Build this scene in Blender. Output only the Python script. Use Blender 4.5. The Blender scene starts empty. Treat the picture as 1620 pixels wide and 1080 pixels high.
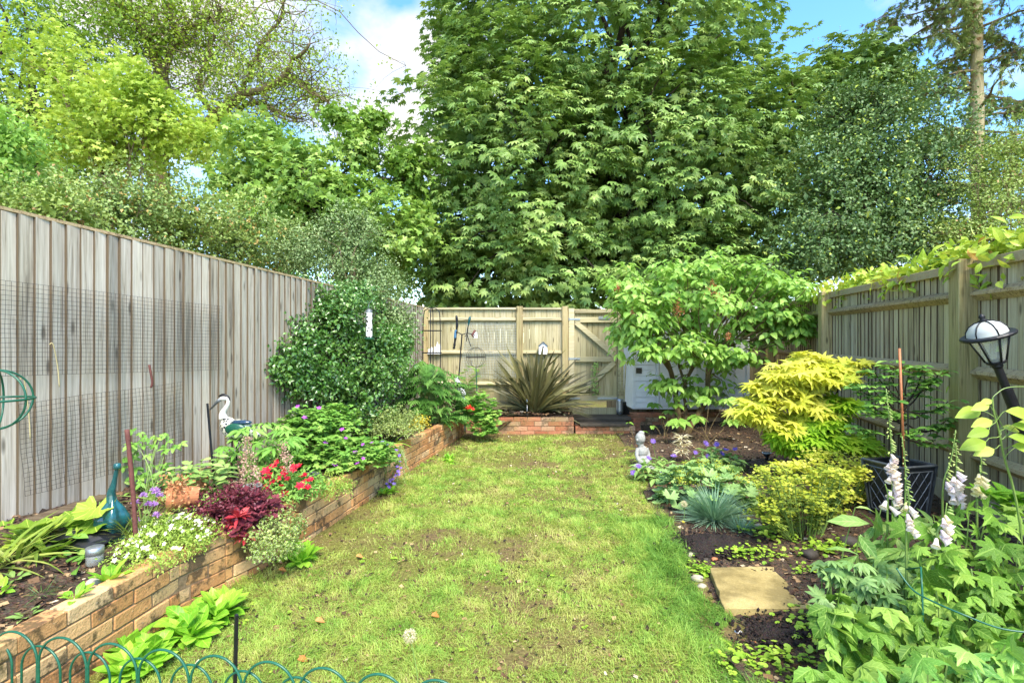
import bpy, math
import numpy as np
from math import radians, pi, sin, cos
rng = np.random.default_rng(7)
SC = bpy.context.scene
COL = SC.collection
F = 810.0            # focal length in photograph pixels
EYE = 1.5
A3 = lambda *v: np.array(v, dtype=float)

def X(px, Y): return (px - 810.0) / F * Y
def Z(py, Y): return EYE - (py - 540.0) / F * Y
def P(px, py, Y): return A3(X(px, Y), Y, Z(py, Y))
def G(px, py, z=0.0):
    Y = F * (EYE - z) / (py - 540.0)
    return A3(X(px, Y), Y, z)

def nrm(v):
    v = np.asarray(v, float)
    return v / (np.linalg.norm(v, axis=-1, keepdims=True) + 1e-9)

# ---- cheap value noise in numpy -------------------------------------------------
_tab = np.random.default_rng(3).random(65536)
def _h(i, j, k, s): return _tab[(i * 7919 + j * 104729 + k * 15731 + s * 389) & 65535]
def vnoise(p, s=0):
    p = np.asarray(p, float)
    i = np.floor(p).astype(np.int64); f = p - i; f = f * f * (3 - 2 * f)
    out = 0
    for a in (0, 1):
        for b in (0, 1):
            for c in (0, 1):
                w = (f[..., 0] if a else 1 - f[..., 0]) * (f[..., 1] if b else 1 - f[..., 1]) * (f[..., 2] if c else 1 - f[..., 2])
                out = out + w * _h(i[..., 0] + a, i[..., 1] + b, i[..., 2] + c, s)
    return out
def noise2(x, y, sc, s=0):
    x = np.asarray(x, float); y = np.asarray(y, float)
    return vnoise(np.stack([x * sc, y * sc, np.zeros_like(x) + s * 1.7], -1), s)

# ---- tagging ---------------------------------------------------------------------
def tag(o, label=None, cat=None, group=None, kind=None):
    if label: o['label'] = label
    if cat: o['category'] = cat
    if group: o['group'] = group
    if kind: o['kind'] = kind
    return o
def thing(name, label, cat, loc=(0, 0, 0), group=None):
    o = bpy.data.objects.new(name, None); COL.objects.link(o)
    o.location = tuple(float(v) for v in loc); o.empty_display_size = .1
    return tag(o, label, cat, group)

# ---- mesh builder ------------------------------------------------------------------
class MB:
    def __init__(s): s.V = []; s.T = []; s.Q = []; s.A = []; s.n = 0
    def add(s, V, T=None, Q=None, rnd=0.0, u=0.0, v=0.0):
        V = np.asarray(V, float).reshape(-1, 3); n = len(V)
        s.V.append(V)
        a = np.empty((n, 3)); a[:, 0] = rnd; a[:, 1] = u; a[:, 2] = v
        s.A.append(a)
        if T is not None and len(T): s.T.append(np.asarray(T, np.int64) + s.n)
        if Q is not None and len(Q): s.Q.append(np.asarray(Q, np.int64) + s.n)
        s.n += n
        return s
    def build(s, name, mat, parent=None, smooth=False, bevel=0, remesh=0, sub=0, origin=None):
        V = np.concatenate(s.V) if s.V else np.zeros((0, 3))
        off = None
        if parent is not None: off = np.array(parent.matrix_world.translation if parent.parent else parent.location)
        if parent is not None and parent.get('_wo') is not None: off = np.array(parent['_wo'])
        if origin is not None: off = np.asarray(origin, float)
        if off is not None: V = V - off
        T = np.concatenate(s.T) if s.T else np.zeros((0, 3), np.int64)
        Q = np.concatenate(s.Q) if s.Q else np.zeros((0, 4), np.int64)
        me = bpy.data.meshes.new(name)
        nt, nq = len(T), len(Q)
        me.vertices.add(len(V)); me.vertices.foreach_set('co', V.astype(np.float32).ravel())
        me.loops.add(nt * 3 + nq * 4)
        me.loops.foreach_set('vertex_index', np.concatenate([T.ravel(), Q.ravel()]).astype(np.int32))
        me.polygons.add(nt + nq)
        me.polygons.foreach_set('loop_start', np.concatenate([np.arange(nt) * 3, nt * 3 + np.arange(nq) * 4]).astype(np.int32))
        at = me.attributes.new('lf', 'FLOAT_VECTOR', 'POINT')
        at.data.foreach_set('vector', np.concatenate(s.A).astype(np.float32).ravel())
        me.update(calc_edges=True)
        if smooth: me.shade_smooth()
        else: me.shade_flat()
        if mat: me.materials.append(mat)
        o = bpy.data.objects.new(name, me); COL.objects.link(o)
        if parent is not None:
            o.parent = parent
            if origin is not None:
                po = np.array(parent['_wo']) if parent.get('_wo') is not None else np.array(parent.location)
                o.location = tuple(np.asarray(origin, float) - po)
                o['_wo'] = [float(q) for q in origin]
            else:
                o['_wo'] = [float(q) for q in off]
        elif origin is not None:
            o.location = tuple(float(q) for q in origin)
            o['_wo'] = [float(q) for q in origin]
        if remesh:
            m = o.modifiers.new('r', 'REMESH'); m.mode = 'VOXEL'; m.voxel_size = remesh; m.use_smooth_shade = True
            m = o.modifiers.new('s', 'SMOOTH'); m.iterations = 4
        if bevel:
            m = o.modifiers.new('b', 'BEVEL'); m.width = bevel; m.segments = 1; m.limit_method = 'ANGLE'
        if sub:
            m = o.modifiers.new('u', 'SUBSURF'); m.levels = sub; m.render_levels = sub
        return o

BOXQ = np.array([[0, 3, 2, 1], [4, 5, 6, 7], [0, 1, 5, 4], [1, 2, 6, 5], [2, 3, 7, 6], [3, 0, 4, 7]])
def box(mb, c, s, ax=None, rnd=None, jit=0):
    """box centre c, full size s, axes ax (3x3 rows)"""
    c = np.asarray(c, float); h = np.asarray(s, float) / 2
    k = np.array([[-1, -1, -1], [1, -1, -1], [1, 1, -1], [-1, 1, -1], [-1, -1, 1], [1, -1, 1], [1, 1, 1], [-1, 1, 1]]) * h
    if jit: k = k + rng.normal(0, jit, k.shape)
    if ax is not None: k = k @ np.asarray(ax, float)
    mb.add(k + c, Q=BOXQ, rnd=rng.random() if rnd is None else rnd)
    return mb
def beam(mb, p0, p1, w, t, up=(0, 0, 1), rnd=None):
    """bar from p0 to p1, w along cross axis, t along up axis"""
    p0 = np.asarray(p0, float); p1 = np.asarray(p1, float); d = p1 - p0; L = np.linalg.norm(d); d /= L
    x = nrm(np.cross(d, up)); z = np.cross(x, d)
    return box(mb, (p0 + p1) / 2, (w, L, t), np.array([x, d, z]), rnd)

def tube(mb, path, rad, sides=6, cap=True, rnd=0.5):
    path = np.asarray(path, float); n = len(path)
    rad = np.broadcast_to(np.asarray(rad, float), (n,))
    d = nrm(np.gradient(path, axis=0))
    ref = A3(0, 0, 1) if abs(d[0, 2]) < .9 else A3(1, 0, 0)
    xs = np.empty((n, 3)); x = nrm(np.cross(d[0], ref))
    for i in range(n):
        x = nrm(x - d[i] * np.dot(x, d[i])); xs[i] = x
    ys = np.cross(d, xs)
    a = np.arange(sides) * 2 * pi / sides
    V = path[:, None, :] + rad[:, None, None] * (np.cos(a)[None, :, None] * xs[:, None, :] + np.sin(a)[None, :, None] * ys[:, None, :])
    V = V.reshape(-1, 3)
    i = np.arange(n - 1)[:, None] * sides; j = np.arange(sides)[None, :]; k = (j + 1) % sides
    Q = np.stack([i + j, i + k, i + sides + k, i + sides + j], -1).reshape(-1, 4)
    T = None
    if cap:
        V = np.vstack([V, path[0], path[-1]]); c0 = n * sides
        j = np.arange(sides); k = (j + 1) % sides
        T = np.concatenate([np.stack([np.full(sides, c0), k, j], -1), np.stack([np.full(sides, c0 + 1), (n - 1) * sides + j, (n - 1) * sides + k], -1)])
    vv = np.repeat(np.linspace(0, 1, n), sides)
    if cap: vv = np.concatenate([vv, [0, 1]])
    mb.add(V, T=T, Q=Q, rnd=rnd, v=vv)
    return mb
def lathe(mb, prof, c=(0, 0, 0), segs=24, ax=None, rnd=0.5, wob=0):
    prof = np.asarray(prof, float); n = len(prof)
    a = np.arange(segs) * 2 * pi / segs
    r = prof[:, 0][:, None] * (1 + (wob * np.sin(a * 5)[None, :] if wob else 0))
    V = np.stack([r * np.cos(a), r * np.sin(a), np.repeat(prof[:, 1][:, None], segs, 1)], -1).reshape(-1, 3)
    if ax is not None: V = V @ np.asarray(ax, float)
    i = np.arange(n - 1)[:, None] * segs; j = np.arange(segs)[None, :]; k = (j + 1) % segs
    Q = np.stack([i + j, i + k, i + segs + k, i + segs + j], -1).reshape(-1, 4)
    mb.add(V + np.asarray(c, float), Q=Q, rnd=rnd, u=0, v=np.repeat(np.linspace(0, 1, n), segs))
    return mb
def ball(mb, c, r, segs=14, rings=9, ax=None, rnd=0.5):
    t = np.linspace(0, pi, rings)
    prof = np.stack([np.sin(t), -np.cos(t)], -1); prof[0, 0] = prof[-1, 0] = 1e-4
    a = np.arange(segs) * 2 * pi / segs
    V = np.stack([prof[:, 0][:, None] * np.cos(a), prof[:, 0][:, None] * np.sin(a), np.repeat(prof[:, 1][:, None], segs, 1)], -1).reshape(-1, 3)
    V = V * np.broadcast_to(np.asarray(r, float), (3,))
    if ax is not None: V = V @ np.asarray(ax, float)
    i = np.arange(rings - 1)[:, None] * segs; j = np.arange(segs)[None, :]; k = (j + 1) % segs
    Q = np.stack([i + j, i + k, i + segs + k, i + segs + j], -1).reshape(-1, 4)
    mb.add(V + np.asarray(c, float), Q=Q, rnd=rnd, v=np.repeat(np.linspace(0, 1, rings), segs))
    return mb
def rock(mb, c, r, rnd=None):
    m = MB(); ball(m, (0, 0, 0), 1, 12, 8)
    V = m.V[0]; V = V * (0.75 + .5 * vnoise(V * 1.6 + rng.random(3) * 50))[:, None] * np.asarray(r, float)
    mb.add(V + np.asarray(c, float), Q=m.Q[0], rnd=rng.random() if rnd is None else rnd); return mb

# ---- leaf templates: V (n,3) tip on +Y, up +Z; T triangles; UV (n,2) ----------------
def t_leaf(w=.45, fold=.12, curl=.25, n=3, peak=.45, tooth=0, wave=0, tip=1.0):
    V = []; U = []; T = []
    for i in range(n + 1):
        t = i / n
        s = (t / peak) if t < peak else (1 - t) / (1 - peak)
        hw = w / 2 * sin(min(1, max(0, s)) * pi / 2) ** tip
        if tooth and 0 < i < n: hw *= (1 + tooth) if i % 2 else (1 - tooth)
        zc = -curl * t * t
        ze = zc + fold * hw * 2 + (wave * sin(i * 2.1) * w)
        V += [(-hw, t, ze), (0, t, zc), (hw, t, ze)]
        U += [(-1, t), (0, t), (1, t)]
    for i in range(n):
        a = i * 3
        T += [(a, a + 1, a + 4), (a, a + 4, a + 3), (a + 1, a + 2, a + 5), (a + 1, a + 5, a + 4)]
    return np.array(V, float), np.array(T), np.array(U, float)
def t_quad(w=.5, curl=.15):
    # small folded kite leaf, 4 triangles
    V = [(0, 0, 0), (-w / 2, .45, .1), (0, .5, 0), (w / 2, .45, .1), (0, 1, -curl)]
    T = [(0, 2, 1), (0, 3, 2), (1, 2, 4), (2, 3, 4)]
    return np.array(V, float), np.array(T), np.array([(0, 0), (-1, .5), (0, .5), (1, .5), (0, 1)], float)
def t_fan(rf, k=36, a0=-2.7, a1=2.7, cup=.1, cy=.0, wav=0):
    a = np.linspace(a0, a1, k + 1)
    r = np.array([rf(t) for t in a])
    x = np.sin(a) * r; y = np.cos(a) * r + cy
    z = cup * r * r + wav * np.cos(a * 7) * r
    V = [(0, cy, 0)] ; U = [(0, 0)]
    # mid ring + outer ring
    V += [(x[i] * .5, cy + (y[i] - cy) * .5, z[i] * .3) for i in range(k + 1)]
    V += [(x[i], y[i], z[i]) for i in range(k + 1)]
    U += [(a[i], .5) for i in range(k + 1)] + [(a[i], 1) for i in range(k + 1)]
    T = []
    for i in range(k):
        T.append((0, 2 + i, 1 + i)); m = 1 + i; o = 2 + k + i
        T += [(m, m + 1, o + 1), (m, o + 1, o)]
    return np.array(V, float), np.array(T), np.array(U, float)
def t_comp(parts):
    """parts: (template, angle, scale, (ox,oy,oz), pitch)"""
    Vs = []; Ts = []; Us = []; n = 0
    for tpl, ang, sc, off, pit in parts:
        V = tpl[0] * sc
        c, s = cos(pit), sin(pit); V = np.stack([V[:, 0], V[:, 1] * c - V[:, 2] * s, V[:, 1] * s + V[:, 2] * c], -1)
        c, s = cos(ang), sin(ang); V = np.stack([V[:, 0] * c + V[:, 1] * s, -V[:, 0] * s + V[:, 1] * c, V[:, 2]], -1)
        Vs.append(V + np.array(off)); Ts.append(tpl[1] + n); Us.append(tpl[2]); n += len(V)
    return np.vstack(Vs), np.vstack(Ts), np.vstack(Us)
def maple_r(lobes=5, span=2.3, depth=.55, sharp=1.0, toothy=0):
    st = 2 * span / (lobes - 1)
    def f(t):
        q = (t + span) / st; d = abs(q - round(q)) * 2
        base = 1 - .12 * abs(t) / span * (1 if lobes > 3 else 2)
        r = base * (1 - depth * d ** sharp)
        if toothy: r *= 1 + toothy * cos(q * 2 * pi * 3)
        if abs(t) > span + .25: r *= max(.25, 1 - (abs(t) - span) * 1.6)
        return r
    return f

def frames(d, up):
    d = nrm(d); x = np.cross(d, up); bad = np.linalg.norm(x, axis=-1) < 1e-4
    x[bad] = A3(1, 0, 0); x = nrm(x); z = np.cross(x, d)
    return np.stack([x, d, z], 1)       # rows: local x,y,z in world
def scatter(mb, tpl, pos, d, up, size, rnd=None, xs=None):
    V, T, U = tpl; pos = np.asarray(pos, float); m = len(pos)
    if m == 0: return mb
    up = np.broadcast_to(np.asarray(up, float), (m, 3)).copy()
    R = frames(np.asarray(d, float), up)
    size = np.broadcast_to(np.asarray(size, float), (m,))
    L = V[None] * size[:, None, None]
    if xs is not None: L = L * np.stack([np.broadcast_to(xs, (m,)), np.ones(m), np.ones(m)], -1)[:, None, :]
    W = np.einsum('mvk,mkj->mvj', L, R) + pos[:, None, :]
    n = len(V)
    TT = T[None] + (np.arange(m) * n)[:, None, None]
    r = rng.random(m) if rnd is None else np.broadcast_to(rnd, (m,))
    mb.add(W.reshape(-1, 3), T=TT.reshape(-1, 3), rnd=np.repeat(r, n), u=np.tile(U[:, 0], m), v=np.tile(U[:, 1], m))
    return mb
def rdir(n, zlo=-1, zhi=1):
    z = rng.uniform(zlo, zhi, n); a = rng.uniform(0, 2 * pi, n); r = np.sqrt(1 - z * z)
    return np.stack([r * np.cos(a), r * np.sin(a), z], -1)
# ================= MATERIALS =================
def srgb(h):
    h = h.lstrip('#'); c = [int(h[i:i + 2], 16) / 255 for i in (0, 2, 4)]
    return tuple([(x / 12.92 if x <= .04045 else ((x + .055) / 1.055) ** 2.4) for x in c] + [1.0])
class NT:
    def __init__(s, name):
        s.m = bpy.data.materials.new(name); s.m.use_nodes = True; s.t = s.m.node_tree; s.t.nodes.clear()
        s.out = s.n('ShaderNodeOutputMaterial')
    def n(s, ty, **kw):
        o = s.t.nodes.new(ty)
        for k, v in kw.items():
            if k.startswith('i_'):
                key = k[2:]; key = int(key) if key.isdigit() else key.replace('_', ' ')
                if isinstance(v, bpy.types.NodeSocket): s.t.links.new(v, o.inputs[key])
                else: o.inputs[key].default_value = v
            else: setattr(o, k, v)
        return o
    def l(s, a, b): s.t.links.new(a, b)
    def ramp(s, fac, stops, interp='LINEAR'):
        r = s.n('ShaderNodeValToRGB'); r.color_ramp.interpolation = interp; e = r.color_ramp.elements
        while len(e) < len(stops): e.new(.5)
        for i, (p, c) in enumerate(stops): e[i].position = p; e[i].color = c if len(c) == 4 else (*c, 1)
        s.l(fac, r.inputs[0]); return r.outputs[0]
    def math(s, op, a, b=0.0, c=None, clamp=False):
        m = s.n('ShaderNodeMath', operation=op, use_clamp=clamp)
        for i, v in enumerate((a, b) if c is None else (a, b, c)):
            if isinstance(v, (int, float)): m.inputs[i].default_value = v
            else: s.l(v, m.inputs[i])
        return m.outputs[0]
    def mix(s, f, a, b, mode='MIX'):
        m = s.n('ShaderNodeMix', data_type='RGBA', blend_type=mode)
        for i, v in ((0, f), (6, a), (7, b)):
            if isinstance(v, (int, float)): m.inputs[i].default_value = v
            elif isinstance(v, tuple): m.inputs[i].default_value = v
            else: s.l(v, m.inputs[i])
        return m.outputs[2]
    def noise(s, sc, det=3, rough=.55, vec=None, dist=0):
        o = s.n('ShaderNodeTexNoise', i_Scale=sc, i_Detail=det, i_Roughness=rough, i_Distortion=dist)
        if vec is not None: s.l(vec, o.inputs['Vector'])
        return o.outputs['Fac']
    def obj(s, scale=(1, 1, 1), off=None):
        tc = s.n('ShaderNodeTexCoord'); mp = s.n('ShaderNodeMapping'); mp.inputs['Scale'].default_value = scale
        s.l(tc.outputs['Object'], mp.inputs['Vector'])
        if off is not None: s.l(off, mp.inputs['Location'])
        return mp.outputs[0]
    def lf(s):
        a = s.n('ShaderNodeAttribute', attribute_name='lf'); sp = s.n('ShaderNodeSeparateXYZ'); s.l(a.outputs['Vector'], sp.inputs[0])
        return sp.outputs
    def bump(s, h, st=.3, dist=.01):
        b = s.n('ShaderNodeBump', i_Strength=st, i_Distance=dist); s.l(h, b.inputs['Height']); return b.outputs[0]
    def pbr(s, col, rough=.6, metal=0, normal=None, spec=.5, **kw):
        p = s.n('ShaderNodeBsdfPrincipled')
        for k, v in (('Base Color', col), ('Roughness', rough), ('Metallic', metal), ('Specular IOR Level', spec)):
            if isinstance(v, (int, float, tuple)): p.inputs[k].default_value = v
            else: s.l(v, p.inputs[k])
        if normal is not None: s.l(normal, p.inputs['Normal'])
        for k, v in kw.items(): p.inputs[k.replace('_', ' ')].default_value = v
        return p.outputs[0]
    def done(s, sh): s.l(sh, s.out.inputs[0]); return s.m

def leafmat(name, c0, c1, c2, rough=.42, trans=.28, vein=.25, nsc=1.2, spec=.3, edge=None, odd=None, oddp=.03, warm=True, fan=0):
    c0, c1, c2 = [(min(1, c[0] * 1.06), c[1], c[2] * .78, 1) if warm and c[1] > c[2] and c[1] > c[0] * .9 else c for c in (c0, c1, c2)]
    t = NT(name); r, u, v = t.lf()
    nz = t.noise(nsc, 2, vec=t.obj())
    f = t.math('ADD', t.math('MULTIPLY', r, .62), t.math('MULTIPLY_ADD', nz, .9, -.26))
    col = t.ramp(f, [(0.0, c0), (.5, c1), (1.0, c2)])
    if odd: col = t.mix(t.math('GREATER_THAN', t.math('FRACT', t.math('MULTIPLY', r, 91.7)), 1 - oddp), col, odd)
    au = t.math('ABSOLUTE', u)
    if fan and vein:
        vf = t.math('LESS_THAN', t.math('ABSOLUTE', t.math('SINE', t.math('MULTIPLY', u, pi / fan))), .13)
        col = t.mix(t.math('MULTIPLY', vf, vein), col, tuple(min(1, x * 1.6 + .03) for x in c2[:3]) + (1,))
    elif vein:
        mid = t.math('LESS_THAN', au, .07)
        lat = t.math('SINE', t.math('MULTIPLY_ADD', v, 38.0, t.math('MULTIPLY', au, -9.0)))
        lat = t.math('MULTIPLY', t.math('GREATER_THAN', lat, .8), .55)
        vf = t.math('MULTIPLY', t.math('MAXIMUM', mid, lat), vein)
        col = t.mix(vf, col, tuple(min(1, x * 1.7 + .03) for x in c2[:3]) + (1,))
    if edge: col = t.mix(t.math('GREATER_THAN', au, .62), col, edge)
    p = t.pbr(col, rough, spec=spec)
    tr = t.n('ShaderNodeBsdfTranslucent'); t.l(t.mix(.5, col, t.mix(1.0, col, (1.0, 1.0, .45, 1), 'MULTIPLY')), tr.inputs[0])
    mx = t.n('ShaderNodeMixShader', i_0=trans); t.l(p, mx.inputs[1]); t.l(tr.outputs[0], mx.inputs[2])
    return t.done(mx.outputs[0])
def C(h, k=1.0):
    c = srgb(h); return (c[0] * k, c[1] * k, c[2] * k, 1)

def woodmat(name, base, dark, light, green, gamt=.35, horiz=False, knots=.7, wet=.5):
    """weathered timber: grain along local z (boards) or local x (rails)"""
    t = NT(name); r, u, v = t.lf()
    cmb = t.n('ShaderNodeCombineXYZ'); t.l(t.math('MULTIPLY', r, 37.0), cmb.inputs[0]); t.l(t.math('MULTIPLY', r, 91.0), cmb.inputs[2])
    sc = (3, 90, 90) if horiz else (90, 90, 3.0)
    g1 = t.noise(1.0, 5, .65, t.obj(sc, cmb.outputs[0]), .6)
    sc2 = (1.2, 26, 26) if horiz else (26, 26, 1.2)
    g2 = t.noise(1.0, 3, .6, t.obj(sc2, cmb.outputs[0]), .3)
    big = t.noise(1.1, 3, .6, t.obj((1, 1, .6)))
    f = t.math('MULTIPLY_ADD', g1, 1.3, t.math('MULTIPLY_ADD', g2, .9, t.math('MULTIPLY_ADD', r, .25, -.75)))
    col = t.ramp(f, [(.12, dark), (.42, base), (.8, light)])
    # grey weathering / algae
    gm = t.ramp(t.math('ADD', big, t.math('MULTIPLY', t.math('SUBTRACT', g2, .5), .5)), [(.42, (0, 0, 0)), (.72, (1, 1, 1))])
    col = t.mix(t.math('MULTIPLY', gm, gamt), col, green)
    # dark rain streaks
    st = t.noise(1.0, 4, .7, t.obj((.9, 16, 16) if horiz else (16, 16, .45), cmb.outputs[0]))
    col = t.mix(t.math('MULTIPLY', t.ramp(st, [(.55, (0, 0, 0)), (.75, (1, 1, 1))]), wet), col, (dark[0] * .45, dark[1] * .42, dark[2] * .38, 1))
    # knots
    vo = t.n('ShaderNodeTexVoronoi', i_Scale=1.0); t.l(t.obj((2.2, 9, 9) if horiz else (9, 9, 2.6), cmb.outputs[0]), vo.inputs['Vector'])
    kn = t.ramp(vo.outputs['Distance'], [(.07, (1, 1, 1)), (.17, (0, 0, 0))])
    col = t.mix(t.math('MULTIPLY', kn, knots), col, (dark[0] * .3, dark[1] * .25, dark[2] * .2, 1))
    col = t.mix(1.0, col, t.ramp(t.math('FRACT', t.math('MULTIPLY', r, 17.3)), [(0, (.82, .82, .83)), (1, (1.08, 1.07, 1.05))]), 'MULTIPLY')
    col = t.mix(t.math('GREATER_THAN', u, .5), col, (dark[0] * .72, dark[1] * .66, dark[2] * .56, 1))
    return t.done(t.pbr(col, .85, spec=.25, normal=t.bump(t.math('SUBTRACT', g1, t.math('MULTIPLY', kn, .5)), .55, .004)))

M = {}
M['fence_left'] = woodmat('fence_left', C('#bbae9b'), C('#7a6f60'), C('#dcd2c2'), C('#a8a07c'), .35, wet=.7)
M['fence_back'] = woodmat('fence_back', C('#aa9e7a'), C('#736848'), C('#cabe9c'), C('#94905a'), .5, wet=.35)
M['rail_back'] = woodmat('rail_back', C('#b8ac88'), C('#84795a'), C('#d6caaa'), C('#9c9860'), .4, True, wet=.2)
M['fence_right'] = woodmat('fence_right', C('#b2a284'), C('#726450'), C('#d6c8a8'), C('#96925a'), .45, wet=.55)
M['rail_right'] = woodmat('rail_right', C('#bca27c'), C('#64553e'), C('#b9aa88'), C('#7f7f45'), .45, True, wet=.3)
M['post'] = woodmat('post', C('#b09c70'), C('#6e6040'), C('#c4b78c'), C('#8e8c4a'), .6, wet=.15)
M['sleeper'] = woodmat('sleeper', C('#6a5a46'), C('#3c3128'), C('#8c7c66'), C('#5c5a36'), .3, True)

def plain(name, col, rough=.5, metal=0, nsc=20, amt=.25, bump=.1, spec=.5, **kw):
    t = NT(name); n = t.noise(nsc, 4, vec=t.obj())
    c = t.mix(1.0, col, t.ramp(n, [(.25, (1 - amt,) * 3), (.75, (1 + amt * .4,) * 3)]), 'MULTIPLY')
    return t.done(t.pbr(c, rough, metal, t.bump(n, bump, .004) if bump else None, spec, **kw))

def brickmat(name, stops, stain=.85, moss=.55):
    t = NT(name); r, u, v = t.lf()
    n1 = t.noise(26, 5, .65, t.obj()); n2 = t.noise(5, 4, .6, t.obj()); n3 = t.noise(2.2, 3, .6, t.obj()); n4 = t.noise(90, 2, .5, t.obj())
    f = t.math('MULTIPLY_ADD', n2, .5, t.math('MULTIPLY_ADD', r, .7, -.12))
    col = t.ramp(f, stops)
    col = t.mix(t.math('MULTIPLY', t.ramp(n1, [(.35, (1, 1, 1)), (.6, (0, 0, 0))]), .35), col, C('#7a4a30', .8))
    st = t.math('MULTIPLY', t.ramp(t.math('MULTIPLY_ADD', n1, .45, t.math('MULTIPLY', n2, .65)), [(.56, (0, 0, 0)), (.64, (1, 1, 1))]), stain)
    col = t.mix(st, col, C('#45382c'))
    ms = t.math('MULTIPLY', t.ramp(t.math('MULTIPLY_ADD', n3, .7, t.math('MULTIPLY', n1, .3)), [(.5, (0, 0, 0)), (.66, (1, 1, 1))]), moss)
    col = t.mix(ms, col, C('#77703a'))
    col = t.mix(t.math('MULTIPLY', t.ramp(n4, [(.68, (0, 0, 0)), (.76, (1, 1, 1))]), .5), col, C('#d9cbb2'))
    return t.done(t.pbr(col, .85, spec=.2, normal=t.bump(t.math('MULTIPLY_ADD', n1, .6, n4), .6, .006)))
M['brick'] = brickmat('brick', [(.1, C('#c08856')), (.5, C('#dca870')), (.9, C('#e2c294'))])
M['brick_low'] = brickmat('brick_low', [(.1, C('#a86448')), (.5, C('#c08464')), (.85, C('#cdae8c'))], .7, .5)
M['mortar'] = plain('mortar', C('#93785a'), .95, nsc=40, amt=.5, bump=.5)

def soilmat(name, c0, c1, c2, sc=60):
    t = NT(name); n = t.noise(sc, 6, .7, t.obj()); n2 = t.noise(3, 3, .6, t.obj())
    vo = t.n('ShaderNodeTexVoronoi', i_Scale=sc * 1.4); t.l(t.obj(), vo.inputs['Vector'])
    col = t.ramp(t.math('MULTIPLY_ADD', n2, .3, t.math('MULTIPLY', n, .8)), [(.3, c0), (.55, c1), (.8, c2)])
    col = t.mix(.35, col, t.mix(1.0, col, vo.outputs['Color'], 'MULTIPLY'))
    return t.done(t.pbr(col, .9, spec=.3, normal=t.bump(t.math('ADD', n, vo.outputs['Distance']), .9, .012)))
M['soil'] = soilmat('soil', C('#33281f'), C('#5a493a'), C('#94805f'))
M['dark_soil'] = soilmat('dark_soil', C('#1d1917'), C('#332b27'), C('#54473e'), 80)
def lawnmat():
    t = NT('lawn_ground'); n = t.noise(70, 5, .7, t.obj()); n2 = t.noise(1.3, 4, .65, t.obj()); n3 = t.noise(9, 3, .6, t.obj())
    a = t.ramp(n, [(.3, C('#453c20')), (.5, C('#6c6c30')), (.75, C('#949450'))])
    b = t.ramp(n, [(.3, C('#4a3a28')), (.7, C('#8a7650'))])
    f = t.ramp(t.math('MULTIPLY_ADD', n3, .45, t.math('MULTIPLY', n2, .65)), [(.5, (0, 0, 0)), (.64, (1, 1, 1))])
    return t.done(t.pbr(t.mix(f, a, b), .9, spec=.2, normal=t.bump(n, .8, .01)))
M['lawn'] = lawnmat()
def grassmat():
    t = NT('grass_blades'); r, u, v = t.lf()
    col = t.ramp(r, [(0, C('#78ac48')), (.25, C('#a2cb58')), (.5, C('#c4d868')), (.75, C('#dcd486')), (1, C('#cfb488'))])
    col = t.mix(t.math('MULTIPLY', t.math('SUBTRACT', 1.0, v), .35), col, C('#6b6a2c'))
    p = t.pbr(col, .5, spec=.35); tr = t.n('ShaderNodeBsdfTranslucent'); t.l(col, tr.inputs[0])
    mx = t.n('ShaderNodeMixShader', i_0=.35); t.l(p, mx.inputs[1]); t.l(tr.outputs[0], mx.inputs[2]); return t.done(mx.outputs[0])
M['grass'] = grassmat()
def chipmat():
    t = NT('chips'); r, u, v = t.lf(); n = t.noise(120, 2, vec=t.obj())
    col = t.ramp(r, [(0, C('#2a201a')), (.45, C('#5a4232')), (.75, C('#8f6e4c')), (.93, C('#c0a478')), (1, C('#d8cdb8'))])
    return t.done(t.pbr(t.mix(.3, col, t.mix(1.0, col, t.ramp(n, [(0, (.3,) * 3), (1, (1.4,) * 3)]), 'MULTIPLY')), .8, spec=.3))
M['chips'] = chipmat()
def barkmat(name, a, b, c, sc=(6, 6, 1.2)):
    t = NT(name); n = t.noise(2.2, 6, .7, t.obj(sc), .8); n2 = t.noise(1.1, 2, vec=t.obj())
    col = t.ramp(t.math('MULTIPLY_ADD', n2, .3, t.math('MULTIPLY', n, .8)), [(.3, a), (.55, b), (.8, c)])
    return t.done(t.pbr(col, .9, spec=.2, normal=t.bump(n, .8, .03)))
M['bark'] = barkmat('bark', C('#4a4232'), C('#7c6c50'), C('#a89a78'))
M['bark_dark'] = barkmat('bark_dark', C('#1f1b17'), C('#3d342a'), C('#5d5040'))
M['bark_conifer'] = barkmat('bark_conifer', C('#74664a'), C('#a89a74'), C('#c8bc98'))
M['twig'] = barkmat('twig', C('#4a3e2a'), C('#776646'), C('#9c8a60'), (20, 20, 6))
M['stem'] = plain('stem', C('#7f9a4c'), .5, nsc=30)
M['stem_red'] = plain('stem_red', C('#7a4a34'), .5, nsc=30)

L = {}
L['chestnut'] = leafmat('chestnut_leaf', C('#466a30'), C('#7ca058'), C('#bcd28e'), .4, .25, .2, .5)
L['inside'] = leafmat('inner_leaf', C('#2c451c'), C('#45672a'), C('#5f8338'), .55, .15, 0, .5)
L['maple'] = leafmat('maple_leaf', C('#4c7430'), C('#82a850'), C('#bcd488'), .42, .32, 0, .6)
L['lime'] = leafmat('lime_leaf', C('#7a9e3c'), C('#aeca5c'), C('#dce694'), .5, .4, 0, .5)
L['oak'] = leafmat('oak_leaf', C('#688c34'), C('#96b44a'), C('#c4cf6c'), .5, .35, 0, .6)
L['mid'] = leafmat('mid_leaf', C('#50782c'), C('#86a846'), C('#bcd076'), .45, .3, 0, .4)
L['holly'] = leafmat('holly_leaf', C('#38542e'), C('#5c7c4a'), C('#94b080'), .42, .15, 0, .9, .4, warm=True, odd=C('#aebf4a'), oddp=.05)
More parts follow.
